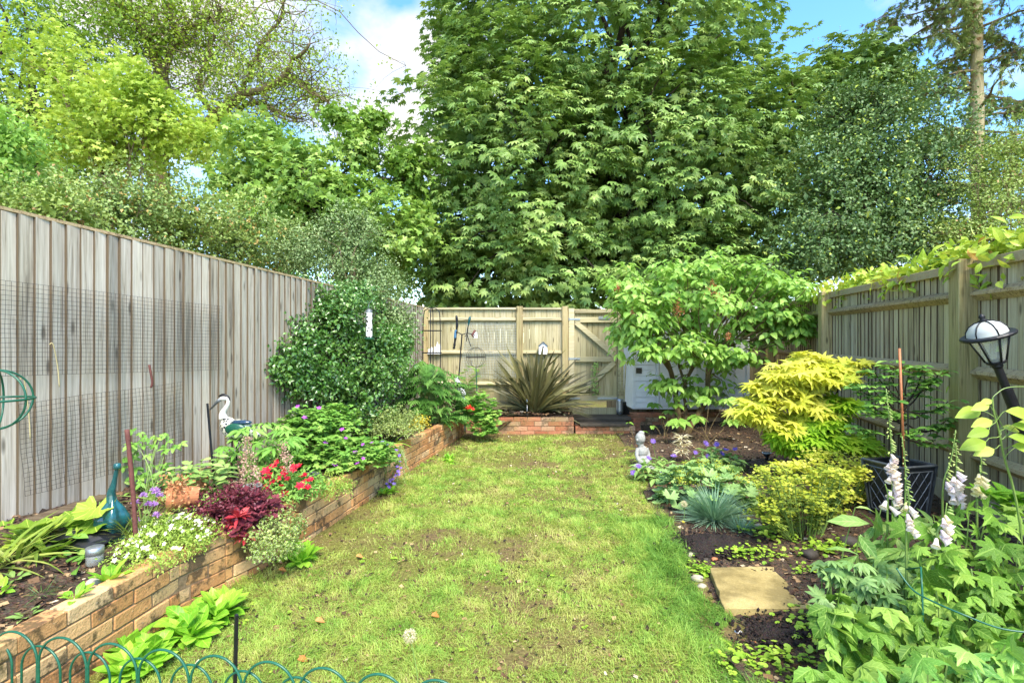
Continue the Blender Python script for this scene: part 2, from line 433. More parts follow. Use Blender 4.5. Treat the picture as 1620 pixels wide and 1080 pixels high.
L['greyshrub'] = leafmat('greyshrub_leaf', C('#547038'), C('#84a05c'), C('#b4c898'), .42, .2, 0, 1.3, .45, warm=True, odd=C('#b59a50'), oddp=.08)
L['olive'] = leafmat('olive_leaf', C('#5c7438'), C('#8ca656'), C('#bccc88'), .42, .25, 0, 1.0, .4, odd=C('#b08a5a'), oddp=.03)
L['conifer'] = leafmat('conifer_needles', C('#56703a'), C('#80965a'), C('#acb880'), .6, .15, 0, 1.0, .3, odd=C('#8a6a40'), oddp=.1)
L['evergreen'] = leafmat('evergreen_leaf', C('#2c5622'), C('#507e36'), C('#94b86c'), .3, .15, 0, 3, .8, odd=C('#a8c080'), oddp=.02)
L['privet'] = leafmat('privet_leaf', C('#446038'), C('#74905c'), C('#b0c498'), .4, .15, 0, 3, .5, warm=True)
L['lilac'] = leafmat('lilac_leaf', C('#5a8a38'), C('#8ab858'), C('#b8d884'), .38, .35, .22, 1.5)
L['acer'] = leafmat('acer_leaf', C('#b0c838'), C('#dcdc50'), C('#f2ea86'), .55, .4, .1, 2.5, .3, warm=False)
L['acergreen'] = leafmat('acer_green_leaf', C('#6fa82c'), C('#9ccc3c'), C('#c4e050'), .5, .4, .1, 2.5)
L['laurel'] = leafmat('laurel_leaf', C('#6f9a34'), C('#a3c04a'), C('#d6d674'), .35, .3, .2, 1.5, odd=C('#c89a4c'), oddp=.04)
L['acanthus'] = leafmat('jagged_leaf', C('#2a5020'), C('#4c7c36'), C('#84b064'), .38, .2, .2, 2)
L['anemone'] = leafmat('anemone_leaf', C('#38601e'), C('#6c9a3c'), C('#a8c86c'), .55, .3, .25, 3, .25)
L['hellebore'] = leafmat('hellebore_leaf', C('#40683a'), C('#6c9458'), C('#a0c088'), .4, .2, .2, 2)
L['foxleaf'] = leafmat('foxglove_leaf', C('#5c8a44'), C('#85ae60'), C('#b4d08c'), .55, .3, .3, 2)
L['peony'] = leafmat('peony_leaf', C('#407834'), C('#72a84c'), C('#a8cc78'), .4, .25, .25, 2)
L['geranium'] = leafmat('geranium_leaf', C('#487a34'), C('#74a84c'), C('#abc872'), .45, .25, .1, 2.5)
L['alchemilla'] = leafmat('alchemilla_leaf', C('#5c8850'), C('#84aa70'), C('#acc898'), .6, .2, .35, 3, .2, fan=.64)
L['limeflower'] = leafmat('lime_floret', C('#a8bc3c'), C('#cdd652'), C('#e6e478'), .6, .3, 0, 3)
L['euphorbia'] = leafmat('euphorbia_bract', C('#869e38'), C('#b4c44c'), C('#dce070'), .55, .3, 0, 2.5)
L['euphleaf'] = leafmat('euphorbia_leaf', C('#5f7c38'), C('#8ba24c'), C('#aebf62'), .5, .25, 0, 2.5)
L['fescue'] = leafmat('fescue_blade', C('#5f8a68'), C('#8bb08c'), C('#b8ceb0'), .5, .2, 0, 3, warm=False)
L['hosta'] = leafmat('rosette_leaf', C('#5a9a2c'), C('#86c23c'), C('#b2e05c'), .4, .3, .3, 3)
L['mallow'] = leafmat('mallow_leaf', C('#5c8428'), C('#86aa3e'), C('#b4c65c'), .5, .25, .5, 3, fan=.64)
L['strap'] = leafmat('strap_leaf', C('#4f6f2c'), C('#7f9a44'), C('#b4b870'), .4, .2, .0, 3)
L['phormium'] = leafmat('phormium_leaf', C('#3c3c2a'), C('#5c5c42'), C('#85835f'), .4, .1, 0, 2, edge=None)
L['heuchera'] = leafmat('heuchera_leaf', C('#3c1a22'), C('#6a2c38'), C('#9c5058'), .4, .2, .2, 4)
L['heuchpink'] = leafmat('heuchera_floret', C('#a8806c'), C('#cdaa94'), C('#e4cbb4'), .6, .3, 0, 4)
L['redtip'] = leafmat('red_leaf', C('#7c1c28'), C('#b83440'), C('#dd6a68'), .4, .3, .2, 4)
L['sagey'] = leafmat('sagey_leaf', C('#5f8a44'), C('#8cb268'), C('#b4d08c'), .5, .25, .2, 3)
L['variegated'] = leafmat('variegated_leaf', C('#4c7030'), C('#7c9848'), C('#b4bf78'), .4, .2, 0, 3, edge=C('#d6d6a8'))
L['gold'] = leafmat('gold_leaf', C('#a8a83c'), C('#d0c84c'), C('#e8dc70'), .45, .25, 0, 3)
L['white'] = leafmat('white_petal', C('#dcdcd8'), C('#f0f0ee'), C('#fafafa'), .6, .25, 0, 3)
L['thyme'] = leafmat('thyme_leaf', C('#6a9038'), C('#94b450'), C('#bccc78'), .5, .2, 0, 3)
L['red'] = leafmat('red_petal', C('#a80f28'), C('#cf1c38'), C('#e84c5c'), .5, .2, 0, 3)
L['scarlet'] = leafmat('scarlet_petal', C('#b81c10'), C('#dc3020'), C('#f05038'), .5, .2, 0, 3)
L['violet'] = leafmat('violet_petal', C('#6a4aa8'), C('#8a68c8'), C('#b49ae0'), .5, .25, 0, 3)
L['mauve'] = leafmat('mauve_petal', C('#a070b8'), C('#c090d0'), C('#dab4e4'), .5, .25, 0, 3)
L['magenta'] = leafmat('magenta_petal', C('#8a34a0'), C('#b050c0'), C('#cc7cd8'), .5, .25, 0, 3)
L['bell'] = leafmat('foxglove_bell', C('#ecd4e0'), C('#f4e6ea'), C('#faf4f0'), .5, .3, 0, 3)
L['bellwhite'] = leafmat('foxglove_pale_bell', C('#dcdcb4'), C('#eeeacc'), C('#f6f0e0'), .5, .3, 0, 3)
L['bud'] = leafmat('foxglove_bud', C('#8cb068'), C('#b4cc88'), C('#d4e0a8'), .5, .3, 0, 3)
L['rust'] = leafmat('dead_bloom', C('#7a4424'), C('#a8683c'), C('#c89468'), .8, .1, 0, 6)
L['sedum'] = leafmat('sedum_leaf', C('#9a6a3c'), C('#c08c5c'), C('#d8b488'), .7, .1, 0, 6)
L['ivy'] = leafmat('groundcover_leaf', C('#6a9a34'), C('#94bc44'), C('#bcd860'), .45, .25, .1, 3)
L['fallen'] = leafmat('fallen_leaf', C('#a8642c'), C('#cc8a48'), C('#e0b078'), .7, .2, .1, 3)
L['clock'] = leafmat('seed_head', C('#c8c4b8'), C('#e0dcd0'), C('#f2f0ea'), .8, .4, 0, 6)

M['black_metal'] = plain('black_metal', C('#26262a'), .45, .4, nsc=60, amt=.4, bump=.15)
M['dark_wire'] = plain('dark_wire', C('#3a3630'), .6, .5, nsc=60)
M['pale_wire'] = plain('pale_wire', C('#c8d0cc'), .6, .2, nsc=60)
M['green_wire'] = plain('green_wire', C('#1f6048'), .35, 0, nsc=80, amt=.3, bump=.1)
M['rusty'] = plain('rusty', C('#6e4038'), .8, 0, nsc=60, amt=.4, bump=.3)
M['cane'] = plain('cane', C('#b8744a'), .55, 0, nsc=40)
M['white_paint'] = plain('white_paint', C('#f0f0f2'), .55, 0, nsc=6, amt=.12)
M['shed_dark'] = plain('shed_dark', C('#6c6a66'), .8, nsc=10)
M['stone'] = plain('stone', C('#a4a49e'), .9, nsc=30, amt=.4, bump=.5)
M['white_ceramic'] = plain('white_ceramic', C('#e6e6e4'), .4, nsc=12, amt=.12)
M['terracotta'] = plain('terracotta', C('#c07a50'), .85, nsc=12, amt=.35, bump=.3)
M['galv'] = plain('galv', C('#b8bcc0'), .4, .8, nsc=30, amt=.2)
M['plastic_black'] = plain('plastic_black', C('#1c1d20'), .35, nsc=14, amt=.4)
M['pot_black'] = plain('pot_black', C('#303236'), .45, .2, nsc=18, amt=.5, bump=.2)
M['pot_trim'] = plain('pot_trim', C('#6e7274'), .45, .3, nsc=18, amt=.5, bump=.2)
M['grey_pot'] = plain('grey_pot', C('#8f9490'), .6, nsc=18)
M['teal'] = plain('teal', C('#1c5a5c'), .12, nsc=30, amt=.6, spec=.9)
M['blue_glaze'] = plain('blue_glaze', C('#24425c'), .15, nsc=50, amt=.7, spec=.9)
M['heron_green'] = plain('heron_green', C('#1c5844'), .3, nsc=120, amt=.6, bump=.3)
M['heron_white'] = plain('heron_white', C('#d9d6cc'), .45, nsc=30, amt=.25)
def mottle(name, a, b, sc):
    t = NT(name); vo = t.n('ShaderNodeTexVoronoi', i_Scale=sc); t.l(t.obj(), vo.inputs['Vector'])
    return t.done(t.pbr(t.ramp(vo.outputs['Distance'], [(.35, a), (.5, b)]), .35))
M['heron_chest'] = mottle('heron_chest', C('#1c2430'), C('#d0cdb8'), 45)
M['feeder_holes'] = mottle('feeder_holes', C('#2c2420'), C('#dcdcd4'), 34)
M['rope'] = plain('rope', C('#b8aa7c'), .9, nsc=200)
M['bark_chunk'] = plain('flint', C('#4a4238'), .7, nsc=14, amt=.6, bump=.6)
M['pale_stone'] = plain('pale_stone', C('#b8ac98'), .8, nsc=14, amt=.4, bump=.5)
def slabmat():
    t = NT('slab'); n = t.noise(9, 6, .7, t.obj()); n2 = t.noise(120, 3, .6, t.obj()); n3 = t.noise(2.5, 3, .6, t.obj())
    col = t.ramp(t.math('MULTIPLY_ADD', n2, .4, t.math('MULTIPLY', n, .6)), [(.3, C('#8c7a4a')), (.5, C('#b8a46c')), (.7, C('#d2c08c'))])
    col = t.mix(t.math('MULTIPLY', t.ramp(t.math('MULTIPLY_ADD', n3, .6, t.math('MULTIPLY', n, .4)), [(.46, (0, 0, 0)), (.58, (1, 1, 1))]), .75), col, C('#6a5c34'))
    return t.done(t.pbr(col, .85, spec=.2, normal=t.bump(n2, .4, .004)))
M['slab'] = slabmat()
def glassmat(name, tint=(.9, .93, .9, 1), frost=.35, mixf=.5):
    t = NT(name); g = t.n('ShaderNodeBsdfTransparent'); g.inputs[0].default_value = tint
    p = t.pbr((.75, .76, .7, 1), frost, spec=.8)
    mx = t.n('ShaderNodeMixShader', i_0=mixf); t.l(g.outputs[0], mx.inputs[1]); t.l(p, mx.inputs[2]); return t.done(mx.outputs[0])
M['glass'] = glassmat('glass', mixf=.28); M['milk_glass'] = glassmat('milk_glass', frost=.4, mixf=.6)
M['yellow'] = plain('yellow', C('#e0b428'), .6)
M['blue_plastic'] = plain('blue_plastic', C('#4c7ca0'), .4)
M['feeder_green'] = plain('feeder_green', C('#2c6a4c'), .4)
# ================= CAMERA, SKY, SUN =================
SC.view_settings.view_transform = 'Standard'; SC.view_settings.look = 'None'; SC.view_settings.gamma = 1
SC.view_settings.exposure = EXPO = 1.88
cam = bpy.data.cameras.new('camera'); co = bpy.data.objects.new('camera', cam); COL.objects.link(co)
cam.sensor_width = 36; cam.lens = 18.0; cam.clip_end = 2000; cam.clip_start = .02
co.location = (0, 0, EYE); co.rotation_euler = (pi / 2, 0, 0); SC.camera = co
SUN_EL, SUN_AZ = radians(54), radians(162)      # azimuth from +Y clockwise: behind the camera, a little left
sd = A3(sin(SUN_AZ) * cos(SUN_EL), cos(SUN_AZ) * cos(SUN_EL), sin(SUN_EL))
sl = bpy.data.lights.new('sun', 'SUN'); sl.energy = 2.2; sl.angle = radians(26); sl.color = (1, .93, .80)
so = bpy.data.objects.new('sun', sl); COL.objects.link(so)
from mathutils import Vector
so.rotation_euler = Vector(tuple(sd)).to_track_quat('Z', 'Y').to_euler(); so.location = (0, 0, 30)
w = bpy.data.worlds.new('World'); SC.world = w; w.use_nodes = True
wt = w.node_tree; wt.nodes.clear()
W_ = lambda ty: wt.nodes.new(ty)
sky = W_('ShaderNodeTexSky'); sky.sky_type = 'NISHITA'; sky.sun_disc = False
sky.sun_elevation = SUN_EL; sky.sun_rotation = SUN_AZ; sky.air_density = 1.0; sky.dust_density = .4; sky.ozone_density = 1.6
tc = W_('ShaderNodeTexCoord'); mp = W_('ShaderNodeMapping'); mp.inputs['Scale'].default_value = (1, 1, 1.7); mp.inputs['Location'].default_value = (1.35, 2.1, .80)
nz = W_('ShaderNodeTexNoise'); nz.inputs['Scale'].default_value = 2.6; nz.inputs['Detail'].default_value = 7; nz.inputs['Roughness'].default_value = .55; nz.inputs['Distortion'].default_value = .3
wt.links.new(tc.outputs['Generated'], mp.inputs[0]); wt.links.new(mp.outputs[0], nz.inputs['Vector'])
rp = W_('ShaderNodeValToRGB'); rp.color_ramp.elements[0].position = .50; rp.color_ramp.elements[0].color = (0, 0, 0, 1)
rp.color_ramp.elements[1].position = .66; rp.color_ramp.elements[1].color = (1, 1, 1, 1); wt.links.new(nz.outputs['Fac'], rp.inputs[0])
mx = W_('ShaderNodeMix'); mx.data_type = 'RGBA'; wt.links.new(rp.outputs[0], mx.inputs[0]); hs = W_('ShaderNodeHueSaturation'); hs.inputs['Saturation'].default_value = 1.25; wt.links.new(sky.outputs[0], hs.inputs['Color']); wt.links.new(hs.outputs[0], mx.inputs[6])
mx.inputs[7].default_value = (2.3, 2.24, 2.14, 1)
bg = W_('ShaderNodeBackground'); bg.inputs[1].default_value = .15; wt.links.new(mx.outputs[2], bg.inputs[0])
wo = W_('ShaderNodeOutputWorld'); wt.links.new(bg.outputs[0], wo.inputs[0])

# ================= GARDEN OUTLINE =================
def FL(Y): return -2.98 + .241 * (Y - 2.98)           # left fence face
def FR(Y): return 2.69 + .24 * Y                      # right fence face
WP = np.array([(1.2, -2.03), (1.94, -1.94), (2.82, -1.83), (3.1, -1.73), (3.58, -1.55), (5.17, -1.284), (5.35, -1.31), (7.85, -.80)])
def WX(Y): return np.interp(Y, WP[:, 0], WP[:, 1])    # retaining wall face
LE = np.array([(1.0, 1.0), (2.25, 1.06), (2.5, 1.03), (3.28, 1.08), (4.2, 1.26), (5.5, 1.38), (6.6, 1.55), (7.6, 1.7), (8.5, 1.75)])
def LX(Y): return np.interp(Y, LE[:, 0], LE[:, 1])    # right edge of the lawn
BACK = 9.0

def sheet(name, fx0, fx1, y0, y1, nx, ny, zf, mat, kind='structure', parent=None):
    ys = np.linspace(y0, y1, ny); s = np.linspace(0, 1, nx)
    x0 = np.array([fx0(y) for y in ys]); x1 = np.array([fx1(y) for y in ys])
    XX = x0[:, None] + (x1 - x0)[:, None] * s[None]; YY = np.repeat(ys[:, None], nx, 1)
    ZZ = zf(XX, YY, s[None] + 0 * XX)
    V = np.stack([XX, YY, ZZ], -1).reshape(-1, 3)
    i = np.arange(ny - 1)[:, None] * nx; j = np.arange(nx - 1)[None]
    Q = np.stack([i + j, i + j + 1, i + nx + j + 1, i + nx + j], -1).reshape(-1, 4)
    mb = MB().add(V, Q=Q, rnd=.5)
    o = mb.build(name, mat, parent, smooth=True)
    if kind: o['kind'] = kind
    return o
def lawn_z(x, y, s=None): return .03 * noise2(x, y, 1.3, 1) + .018 * noise2(x, y, 6, 2) - .02
def bedL_z(x, y, s=None):
    f = (x - WX(y)) / (FL(y) - WX(y))
    return .315 + f * (.13 - .02 * np.clip(y - 3, 0, 6)) + .05 * (noise2(x, y, 4, 5) - .5) + .03 * (noise2(x, y, 14, 6) - .5)
def bedR_z(x, y, s=None):
    f = np.clip((x - LX(y)) / (FR(y) - LX(y)), 0, 1)
    return .0 + .14 * f + .05 * (noise2(x, y, 3, 7) - .4) + .03 * (noise2(x, y, 13, 8) - .5)
g = sheet('ground', lambda y: -300, lambda y: 300, -300, 600, 60, 90, lambda x, y, s: -.12 + 0 * x, M['lawn'])
sheet('lawn_soil', lambda y: WX(y) - .03, lambda y: LX(y) + .25, -.6, 8.5, 60, 160, lawn_z, M['lawn'])
sheet('bed_soil', lambda y: FL(y) - .02, lambda y: WX(y) - .06, .9, 8.98, 60, 200, bedL_z, M['soil'])
sheet('border_soil', lambda y: LX(y) - .05, lambda y: FR(y) + .02, -.6, 10.15, 90, 240, lambda x, y, s: bedR_z(x, y) + .004, M['soil'])
sheet('back_bed_soil', lambda y: WX(7.85) - .05, lambda y: 1.0, 8.3, 8.99, 40, 12, lambda x, y, s: .26 + .05 * noise2(x, y, 5, 9), M['soil'])

# ---- brick walls -------------------------------------------------------------------
def brick_wall(name, label, pts, z0, courses, mat, thick=.1, bl=.215, bh=.067, mo=.008, group=None, wonk=.0025):
    pts = [A3(p[0], p[1], 0) for p in pts]
    root = thing(name, label, 'brick wall', (*pts[0][:2], z0), group)
    br = MB(); mt = MB()
    for s in range(len(pts) - 1):
        a, b = pts[s], pts[s + 1]; d = b - a; Ls = np.linalg.norm(d); d /= Ls; nx = np.cross(d, A3(0, 0, 1))
        ax = np.array([d, -nx, A3(0, 0, 1)])
        c = (a + b) / 2 - nx * (thick / 2)
        h = courses * (bh + mo) - mo - .006
        box(mt, c + A3(0, 0, z0 + (h - .008) / 2), (Ls, thick - .014, h - .008), ax, .5)
        for k in range(courses):
            x = -(bl + mo) * (.5 if k % 2 else 0) - .3 * (s * 37 % 7) / 7 * bl
            while x < Ls:
                x0 = max(x, 0); x1 = min(x + bl, Ls)
                if x1 - x0 > .03:
                    cc = a + d * ((x0 + x1) / 2) - nx * (thick / 2 + rng.normal(0, wonk)) + A3(0, 0, z0 + k * (bh + mo) + bh / 2)
                    q = nrm(d + A3(0, 0, rng.normal(0, .006)) + nx * rng.normal(0, .008)); nn = nrm(np.cross(q, A3(0, 0, 1))); zz = np.cross(nn, q)
                    box(br, cc, (x1 - x0, thick + rng.normal(0, .002), bh + rng.normal(0, .0015)), np.array([q, -nn, zz]), jit=.0012)
                x += bl + mo
    mt.build('mortar', M['mortar'], root)
    br.build('brickwork', mat, root, bevel=.004)
    return root
wl = [(WX(y), y) for y in (1.2, 2.0, 2.82, 3.1, 3.58, 4.4, 5.17)]
brick_wall('retaining_wall', 'long low orange brick wall holding the planted bed in the foreground left of the lawn', [(p[0], p[1]) for p in wl], -.02, 5, M['brick'])
brick_wall('retaining_wall', 'far stretch of low orange brick wall from the trailing purple flowers to the back corner', [(-1.32, 5.36), (-1.05, 6.6), (-.80, 7.9), (-.78, 8.28)], -.02, 5, M['brick'])
brick_wall('retaining_wall', 'short red brick wall along the back of the lawn in front of the spiky phormium', [(-.75, 8.3), (1.0, 8.3)], -.02, 4, M['brick_low'])
st = brick_wall('brick_step', 'low red brick step with a dark slab in front of the wooden gate', [(1.03, 8.3), (2.0, 8.3)], -.02, 2, M['brick_low'], thick=.22); st['category'] = 'step'
mb = MB(); box(mb, (1.5, 8.78, .2), (1.0, .42, .05), rnd=.2); box(mb, (1.5, 8.42, .15), (.8, .3, .045), rnd=.6)
mb.build('step_slab', plain('step_slab', C('#5a4f42'), .8, nsc=12, amt=.5, bump=.5), st, bevel=.006)
mb = MB(); box(mb, (1.52, 8.66, .06), (.96, .5, .15), rnd=.2); mb.build('step_fill', M['soil'], st)
brick_wall('brick_stack', 'small stack of broken bricks at the right end of the back step', [(2.02, 8.5), (2.14, 8.5)], 0, 3, M['brick_low'], thick=.11)['category'] = 'bricks'
brick_wall('brick_plinth', 'low red brick plinth under the white shed', [(2.02, 9.0), (4.15, 9.0)], .02, 3, M['brick_low'], thick=.2)

# ---- fences --------------------------------------------------------------------------
def fence_boards(mb, a, b, zb, zt, w=.09, th=.016, gap=.004, side=1, over=.0):
    """feather-edge boards from a to b (xy), face towards the garden; zb, zt are functions of 0..1"""
    a = A3(*a, 0); b = A3(*b, 0); d = b - a; Ls = np.linalg.norm(d); d /= Ls; nx = np.cross(d, A3(0, 0, 1)) * side
    n = int(Ls / w)
    for i in range(n):
        s0 = i * Ls / n; s1 = (i + 1) * Ls / n - gap; j = rng.normal(0, .0025, 4)
        t = (s0 + s1) / 2 / Ls; z0 = zb(t) + rng.normal(0, .004); z1 = zt(t) + rng.normal(0, .004)
        V = []
        for z in (z0, z1):
            tw = rng.normal(0, .002)
            V += [a + d * s0 + nx * (th + j[0] + tw) + A3(0, 0, z), a + d * (s1 + over) + nx * (.005 + j[1] - tw) + A3(0, 0, z),
                  a + d * (s1 + over) - nx * .012 + A3(0, 0, z), a + d * s0 - nx * .012 + A3(0, 0, z)]
        Q = BOXQ if side < 0 else BOXQ[:, ::-1]
        mb.add(np.array(V), Q=Q, rnd=rng.random())
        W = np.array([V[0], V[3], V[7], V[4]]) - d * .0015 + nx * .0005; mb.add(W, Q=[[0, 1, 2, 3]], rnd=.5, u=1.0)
def lin(a, b): return lambda t: a + (b - a) * t
# left fence
y0, y1 = .9, 9.02
a = (FL(y0), y0); b = (FL(y1), y1)
zt0 = lambda Y: EYE + .765 - .0307 * (Y - 2.98); zb0 = lambda Y: EYE - 1.06 - .03 * (Y - 2.98)
fl = thing('fence', 'tall weathered grey close-board fence down the left side with wire netting on it', 'fence', (a[0], a[1], .4))
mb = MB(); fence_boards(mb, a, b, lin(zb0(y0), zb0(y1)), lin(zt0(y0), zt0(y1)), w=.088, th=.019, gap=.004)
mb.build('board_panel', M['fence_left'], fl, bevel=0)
mb = MB(); beam(mb, A3(a[0] - .03, a[1], 1.35), A3(b[0] - .03, b[1], 1.25), .012, 1.6); mb.build('added_gap_panel', M['sleeper'], fl)  # added dark panel behind the boards, stops sky light showing through the gaps
mb = MB(); q = A3(-.015, 0, 0)
beam(mb, A3(a[0], a[1], zt0(y0) + .012) + q, A3(b[0], b[1], zt0(y1) + .012) + q, .062, .02); mb.build('cap_rail', M['rail_right'], fl)
mb = MB(); beam(mb, A3(a[0] - .005, a[1], zb0(y0) - .1), A3(b[0] - .005, b[1], zb0(y1) - .1), .03, .22); mb.build('gravel_board', M['sleeper'], fl)
mb = MB(); box(mb, (FL(8.97) + .03, 8.97, 1.18), (.09, .09, 1.78)); mb.build('post', M['post'], fl, bevel=.004)
# wire netting sheets on the left fence
def netting(name, label, corners, nu, nv, mat, r=.0012, wob=.006, cat='wire netting'):
    c = [np.asarray(p, float) for p in corners]     # tl, tr, br, bl
    mb = MB(); ns = 12
    def pt(s, t):
        s = np.asarray(s); t = np.asarray(t)
        p = (c[0] * (1 - s)[:, None] + c[1] * s[:, None]) * (1 - t)[:, None] + (c[3] * (1 - s)[:, None] + c[2] * s[:, None]) * t[:, None]
        k = vnoise(np.stack([s * 9, t * 4, s * 0], -1), 4) - .5
        return p + wob * k[:, None] * 2 * nrm(np.cross(c[1] - c[0], c[3] - c[0])) + wob * (vnoise(np.stack([s * 5, t * 3, s * 0 + 4], -1), 5) - .5)[:, None] * A3(0, 0, 1)
    for i in range(nu + 1): tube(mb, pt(np.full(ns, i / nu), np.linspace(0, 1, ns)), r, 3, False)
    for j in range(nv + 1): tube(mb, pt(np.linspace(0, 1, ns * 2), np.full(ns * 2, j / nv)), r, 3, False)
    o = mb.build(name, mat); return tag(o, label, cat)
def onL(px, py, off=.035):   # point on left fence seen at pixel
    k = (px - 810) / F; Y = (-3.698 + off) / (k - .241); return A3(FL(Y) + off, Y, Z(py, Y))
def dl(p, q): return np.linalg.norm(p - q)
def q4(f, pts, off): return [f(x, y, off) for x, y in pts]
c1 = q4(onL, [(-60, 436), (351, 485), (349, 584), (-60, 597)], .045)
netting('wire_netting', 'long upper strip of square dark wire netting stapled along the left fence', c1, int(dl(c1[0], c1[1]) / .028), 20, M['dark_wire'])
c2 = q4(onL, [(30, 640), (289, 604), (291, 718), (40, 786)], .055)
netting('wire_netting', 'tilted lower piece of square dark wire netting hanging loose on the left fence', c2, int(dl(c2[0], c2[1]) / .028), 19, M['dark_wire'], wob=.012)
# back fence
def bx(px, Y=BACK): return X(px, Y)
zt = Z(489, BACK); 
fb = thing('fence', 'pale wooden back fence with three rails and netting at the end of the garden', 'fence', (bx(670), BACK, .3))
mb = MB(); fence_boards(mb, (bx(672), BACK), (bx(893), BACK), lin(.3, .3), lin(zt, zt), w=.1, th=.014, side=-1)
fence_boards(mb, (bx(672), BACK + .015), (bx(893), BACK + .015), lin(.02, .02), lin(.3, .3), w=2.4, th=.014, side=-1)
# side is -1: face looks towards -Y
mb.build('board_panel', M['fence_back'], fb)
def rail(px0, px1, py, h=.075, t=.05, Y=BACK, m='rail_back', par=None):
    mb = MB(); zz = Z(py, Y)
    V = []
    x0, x1 = bx(px0), bx(px1)
    for x in (x0, x1): V += [(x, Y - .016, zz - h * .6), (x, Y - t - .016, zz - h * .25), (x, Y - t * .9 - .016, zz + h * .15), (x, Y - .016, zz + h * .45)]
    mb.add(np.array(V), Q=[[0, 1, 5, 4], [1, 2, 6, 5], [2, 3, 7, 6], [3, 0, 4, 7], [0, 3, 2, 1], [4, 5, 6, 7]], rnd=rng.random())
    return mb.build('rail', M[m], par or fb)
for py in (505, 557, 606): rail(674, 816, py); rail(827, 888, py)
for px, w_ in ((822, 10), (893.5, 9.5)):
    mb = MB(); box(mb, (bx(px), BACK - .045, (zt + .25) / 2 + .02), (w_ / 90, .1, zt - .2)); mb.build('post', M['post'], fb, bevel=.004)
mb = MB(); box(mb, ((bx(672) + bx(817)) / 2, BACK - .02, zt + .008), (bx(817) - bx(672), .06, .035)); box(mb, ((bx(827) + bx(888)) / 2, BACK - .02, zt + .008), (bx(888) - bx(827), .06, .035), rnd=.3)
mb.build('cap_rail', M['rail_back'], fb, bevel=.003)
c3 = [A3(bx(740), BACK - .075, Z(512, 9)), A3(bx(820), BACK - .075, Z(512, 9)), A3(bx(818), BACK - .075, Z(597, 9)), A3(bx(727), BACK - .075, Z(597, 9))]
netting('wire_netting', 'pale galvanised wire netting hung across the left panel of the back fence', c3, 34, 34, M['pale_wire'], .0022)
# fence behind / right of shed
f2 = thing('fence', 'dark shaded stretch of close-board fence behind the white shed', 'fence', (bx(985), 10.2, 0))
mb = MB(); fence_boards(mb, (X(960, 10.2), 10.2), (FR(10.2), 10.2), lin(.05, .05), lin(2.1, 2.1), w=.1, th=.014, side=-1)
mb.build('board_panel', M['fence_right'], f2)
for zz in (.6, 1.2, 1.85):
    mb = MB(); beam(mb, (X(960, 10.2), 10.15, zz), (FR(10.2), 10.15, zz), .06, .08); mb.build('rail', M['rail_right'], f2)
# gate
GX0, GX1 = bx(899), bx(986)
gt = thing('gate', 'pale wooden ledged gate with diagonal braces set in the back fence', 'gate', (GX0, BACK, .3))
zb_ = Z(633, BACK)
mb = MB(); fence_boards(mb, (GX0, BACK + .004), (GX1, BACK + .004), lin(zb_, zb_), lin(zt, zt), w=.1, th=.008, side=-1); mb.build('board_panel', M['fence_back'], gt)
mb = MB()
for px in (903.5, 981):
    mb = MB(); box(mb, (bx(px), BACK - .04, (zt + zb_) / 2), (.1, .05, zt - zb_ + .02)); mb.build('stile', M['rail_back'], gt, bevel=.003)
for py in (493, 506, 568, 629):
    mb = MB(); box(mb, ((bx(909) + bx(975)) / 2, BACK - .036, Z(py, BACK)), (bx(975) - bx(909), .045, .09 if py > 495 else .05)); mb.build('ledge', M['rail_back'], gt, bevel=.003)
for (p, q) in (((911, 510), (972, 562)), ((972, 573), (916, 624))):
    mb = MB(); beam(mb, P(p[0], p[1], BACK - .035), P(q[0], q[1], BACK - .035), .03, .085, up=(0, -1, 0)); 
    mb = MB(); pa, pb = P(p[0], p[1], BACK - .035), P(q[0], q[1], BACK - .035); d = nrm(pb - pa); yy = A3(0, 1, 0)
    box(mb, (pa + pb) / 2, (dl(pa, pb), .04, .085), np.array([d, yy, np.cross(d, yy)])); mb.build('brace', M['rail_back'], gt, bevel=.003)
for py in (505, 567, 629):
    mb = MB(); box(mb, (bx(908), BACK - .067, Z(py, BACK)), (.2, .008, .03)); tube(mb, [(bx(899), BACK - .07, Z(py, BACK) - .03), (bx(899), BACK - .07, Z(py, BACK) + .03)], .012, 8); mb.build('hinge', M['galv'], gt)
mb = MB(); box(mb, (bx(955), BACK - .067, Z(503, BACK)), (.2, .01, .05)); mb.build('latch', M['galv'], gt)
mb = MB(); box(mb, (bx(960), BACK - .067, Z(629, BACK)), (.34, .012, .035)); mb.build('bolt', M['galv'], gt)
mb = MB(); box(mb, ((GX0 + GX1) / 2, BACK + .01, .22), (GX1 - GX0, .04, .24)); mb.build('threshold_board', M['fence_back'], gt, bevel=.004)
# right fence
fr = thing('fence', 'greenish close-board fence with heavy arris rails and posts along the right side', 'fence', (FR(3), 3, .1))
y0, y1 = .9, 10.2
ztr = lambda Y: EYE + .59 + .011 * (Y - 3)
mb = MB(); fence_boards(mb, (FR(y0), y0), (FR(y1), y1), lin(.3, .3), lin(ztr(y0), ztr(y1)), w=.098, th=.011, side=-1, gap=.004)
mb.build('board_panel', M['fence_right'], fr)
mb = MB(); beam(mb, A3(FR(y0) + .03, y0, 1.2), A3(FR(y1) + .03, y1, 1.25), .012, 1.6); mb.build('added_gap_panel', M['sleeper'], fr)  # added here too: unseen panel keeping sky light out of the joints
nR = nrm(A3(-1, .24, 0)); dR = nrm(A3(.24, 1, 0))
posts = [1.1, 4.05, 7.0, 9.85]
for Y in posts:
    c = A3(FR(Y), Y, 0) + nR * .08; mb = MB(); box(mb, c + A3(0, 0, ztr(Y) / 2 + .03), (.13, .14, ztr(Y) + .03), np.array([nR, dR, A3(0, 0, 1)])); mb.build('post', M['post'], fr, bevel=.005)
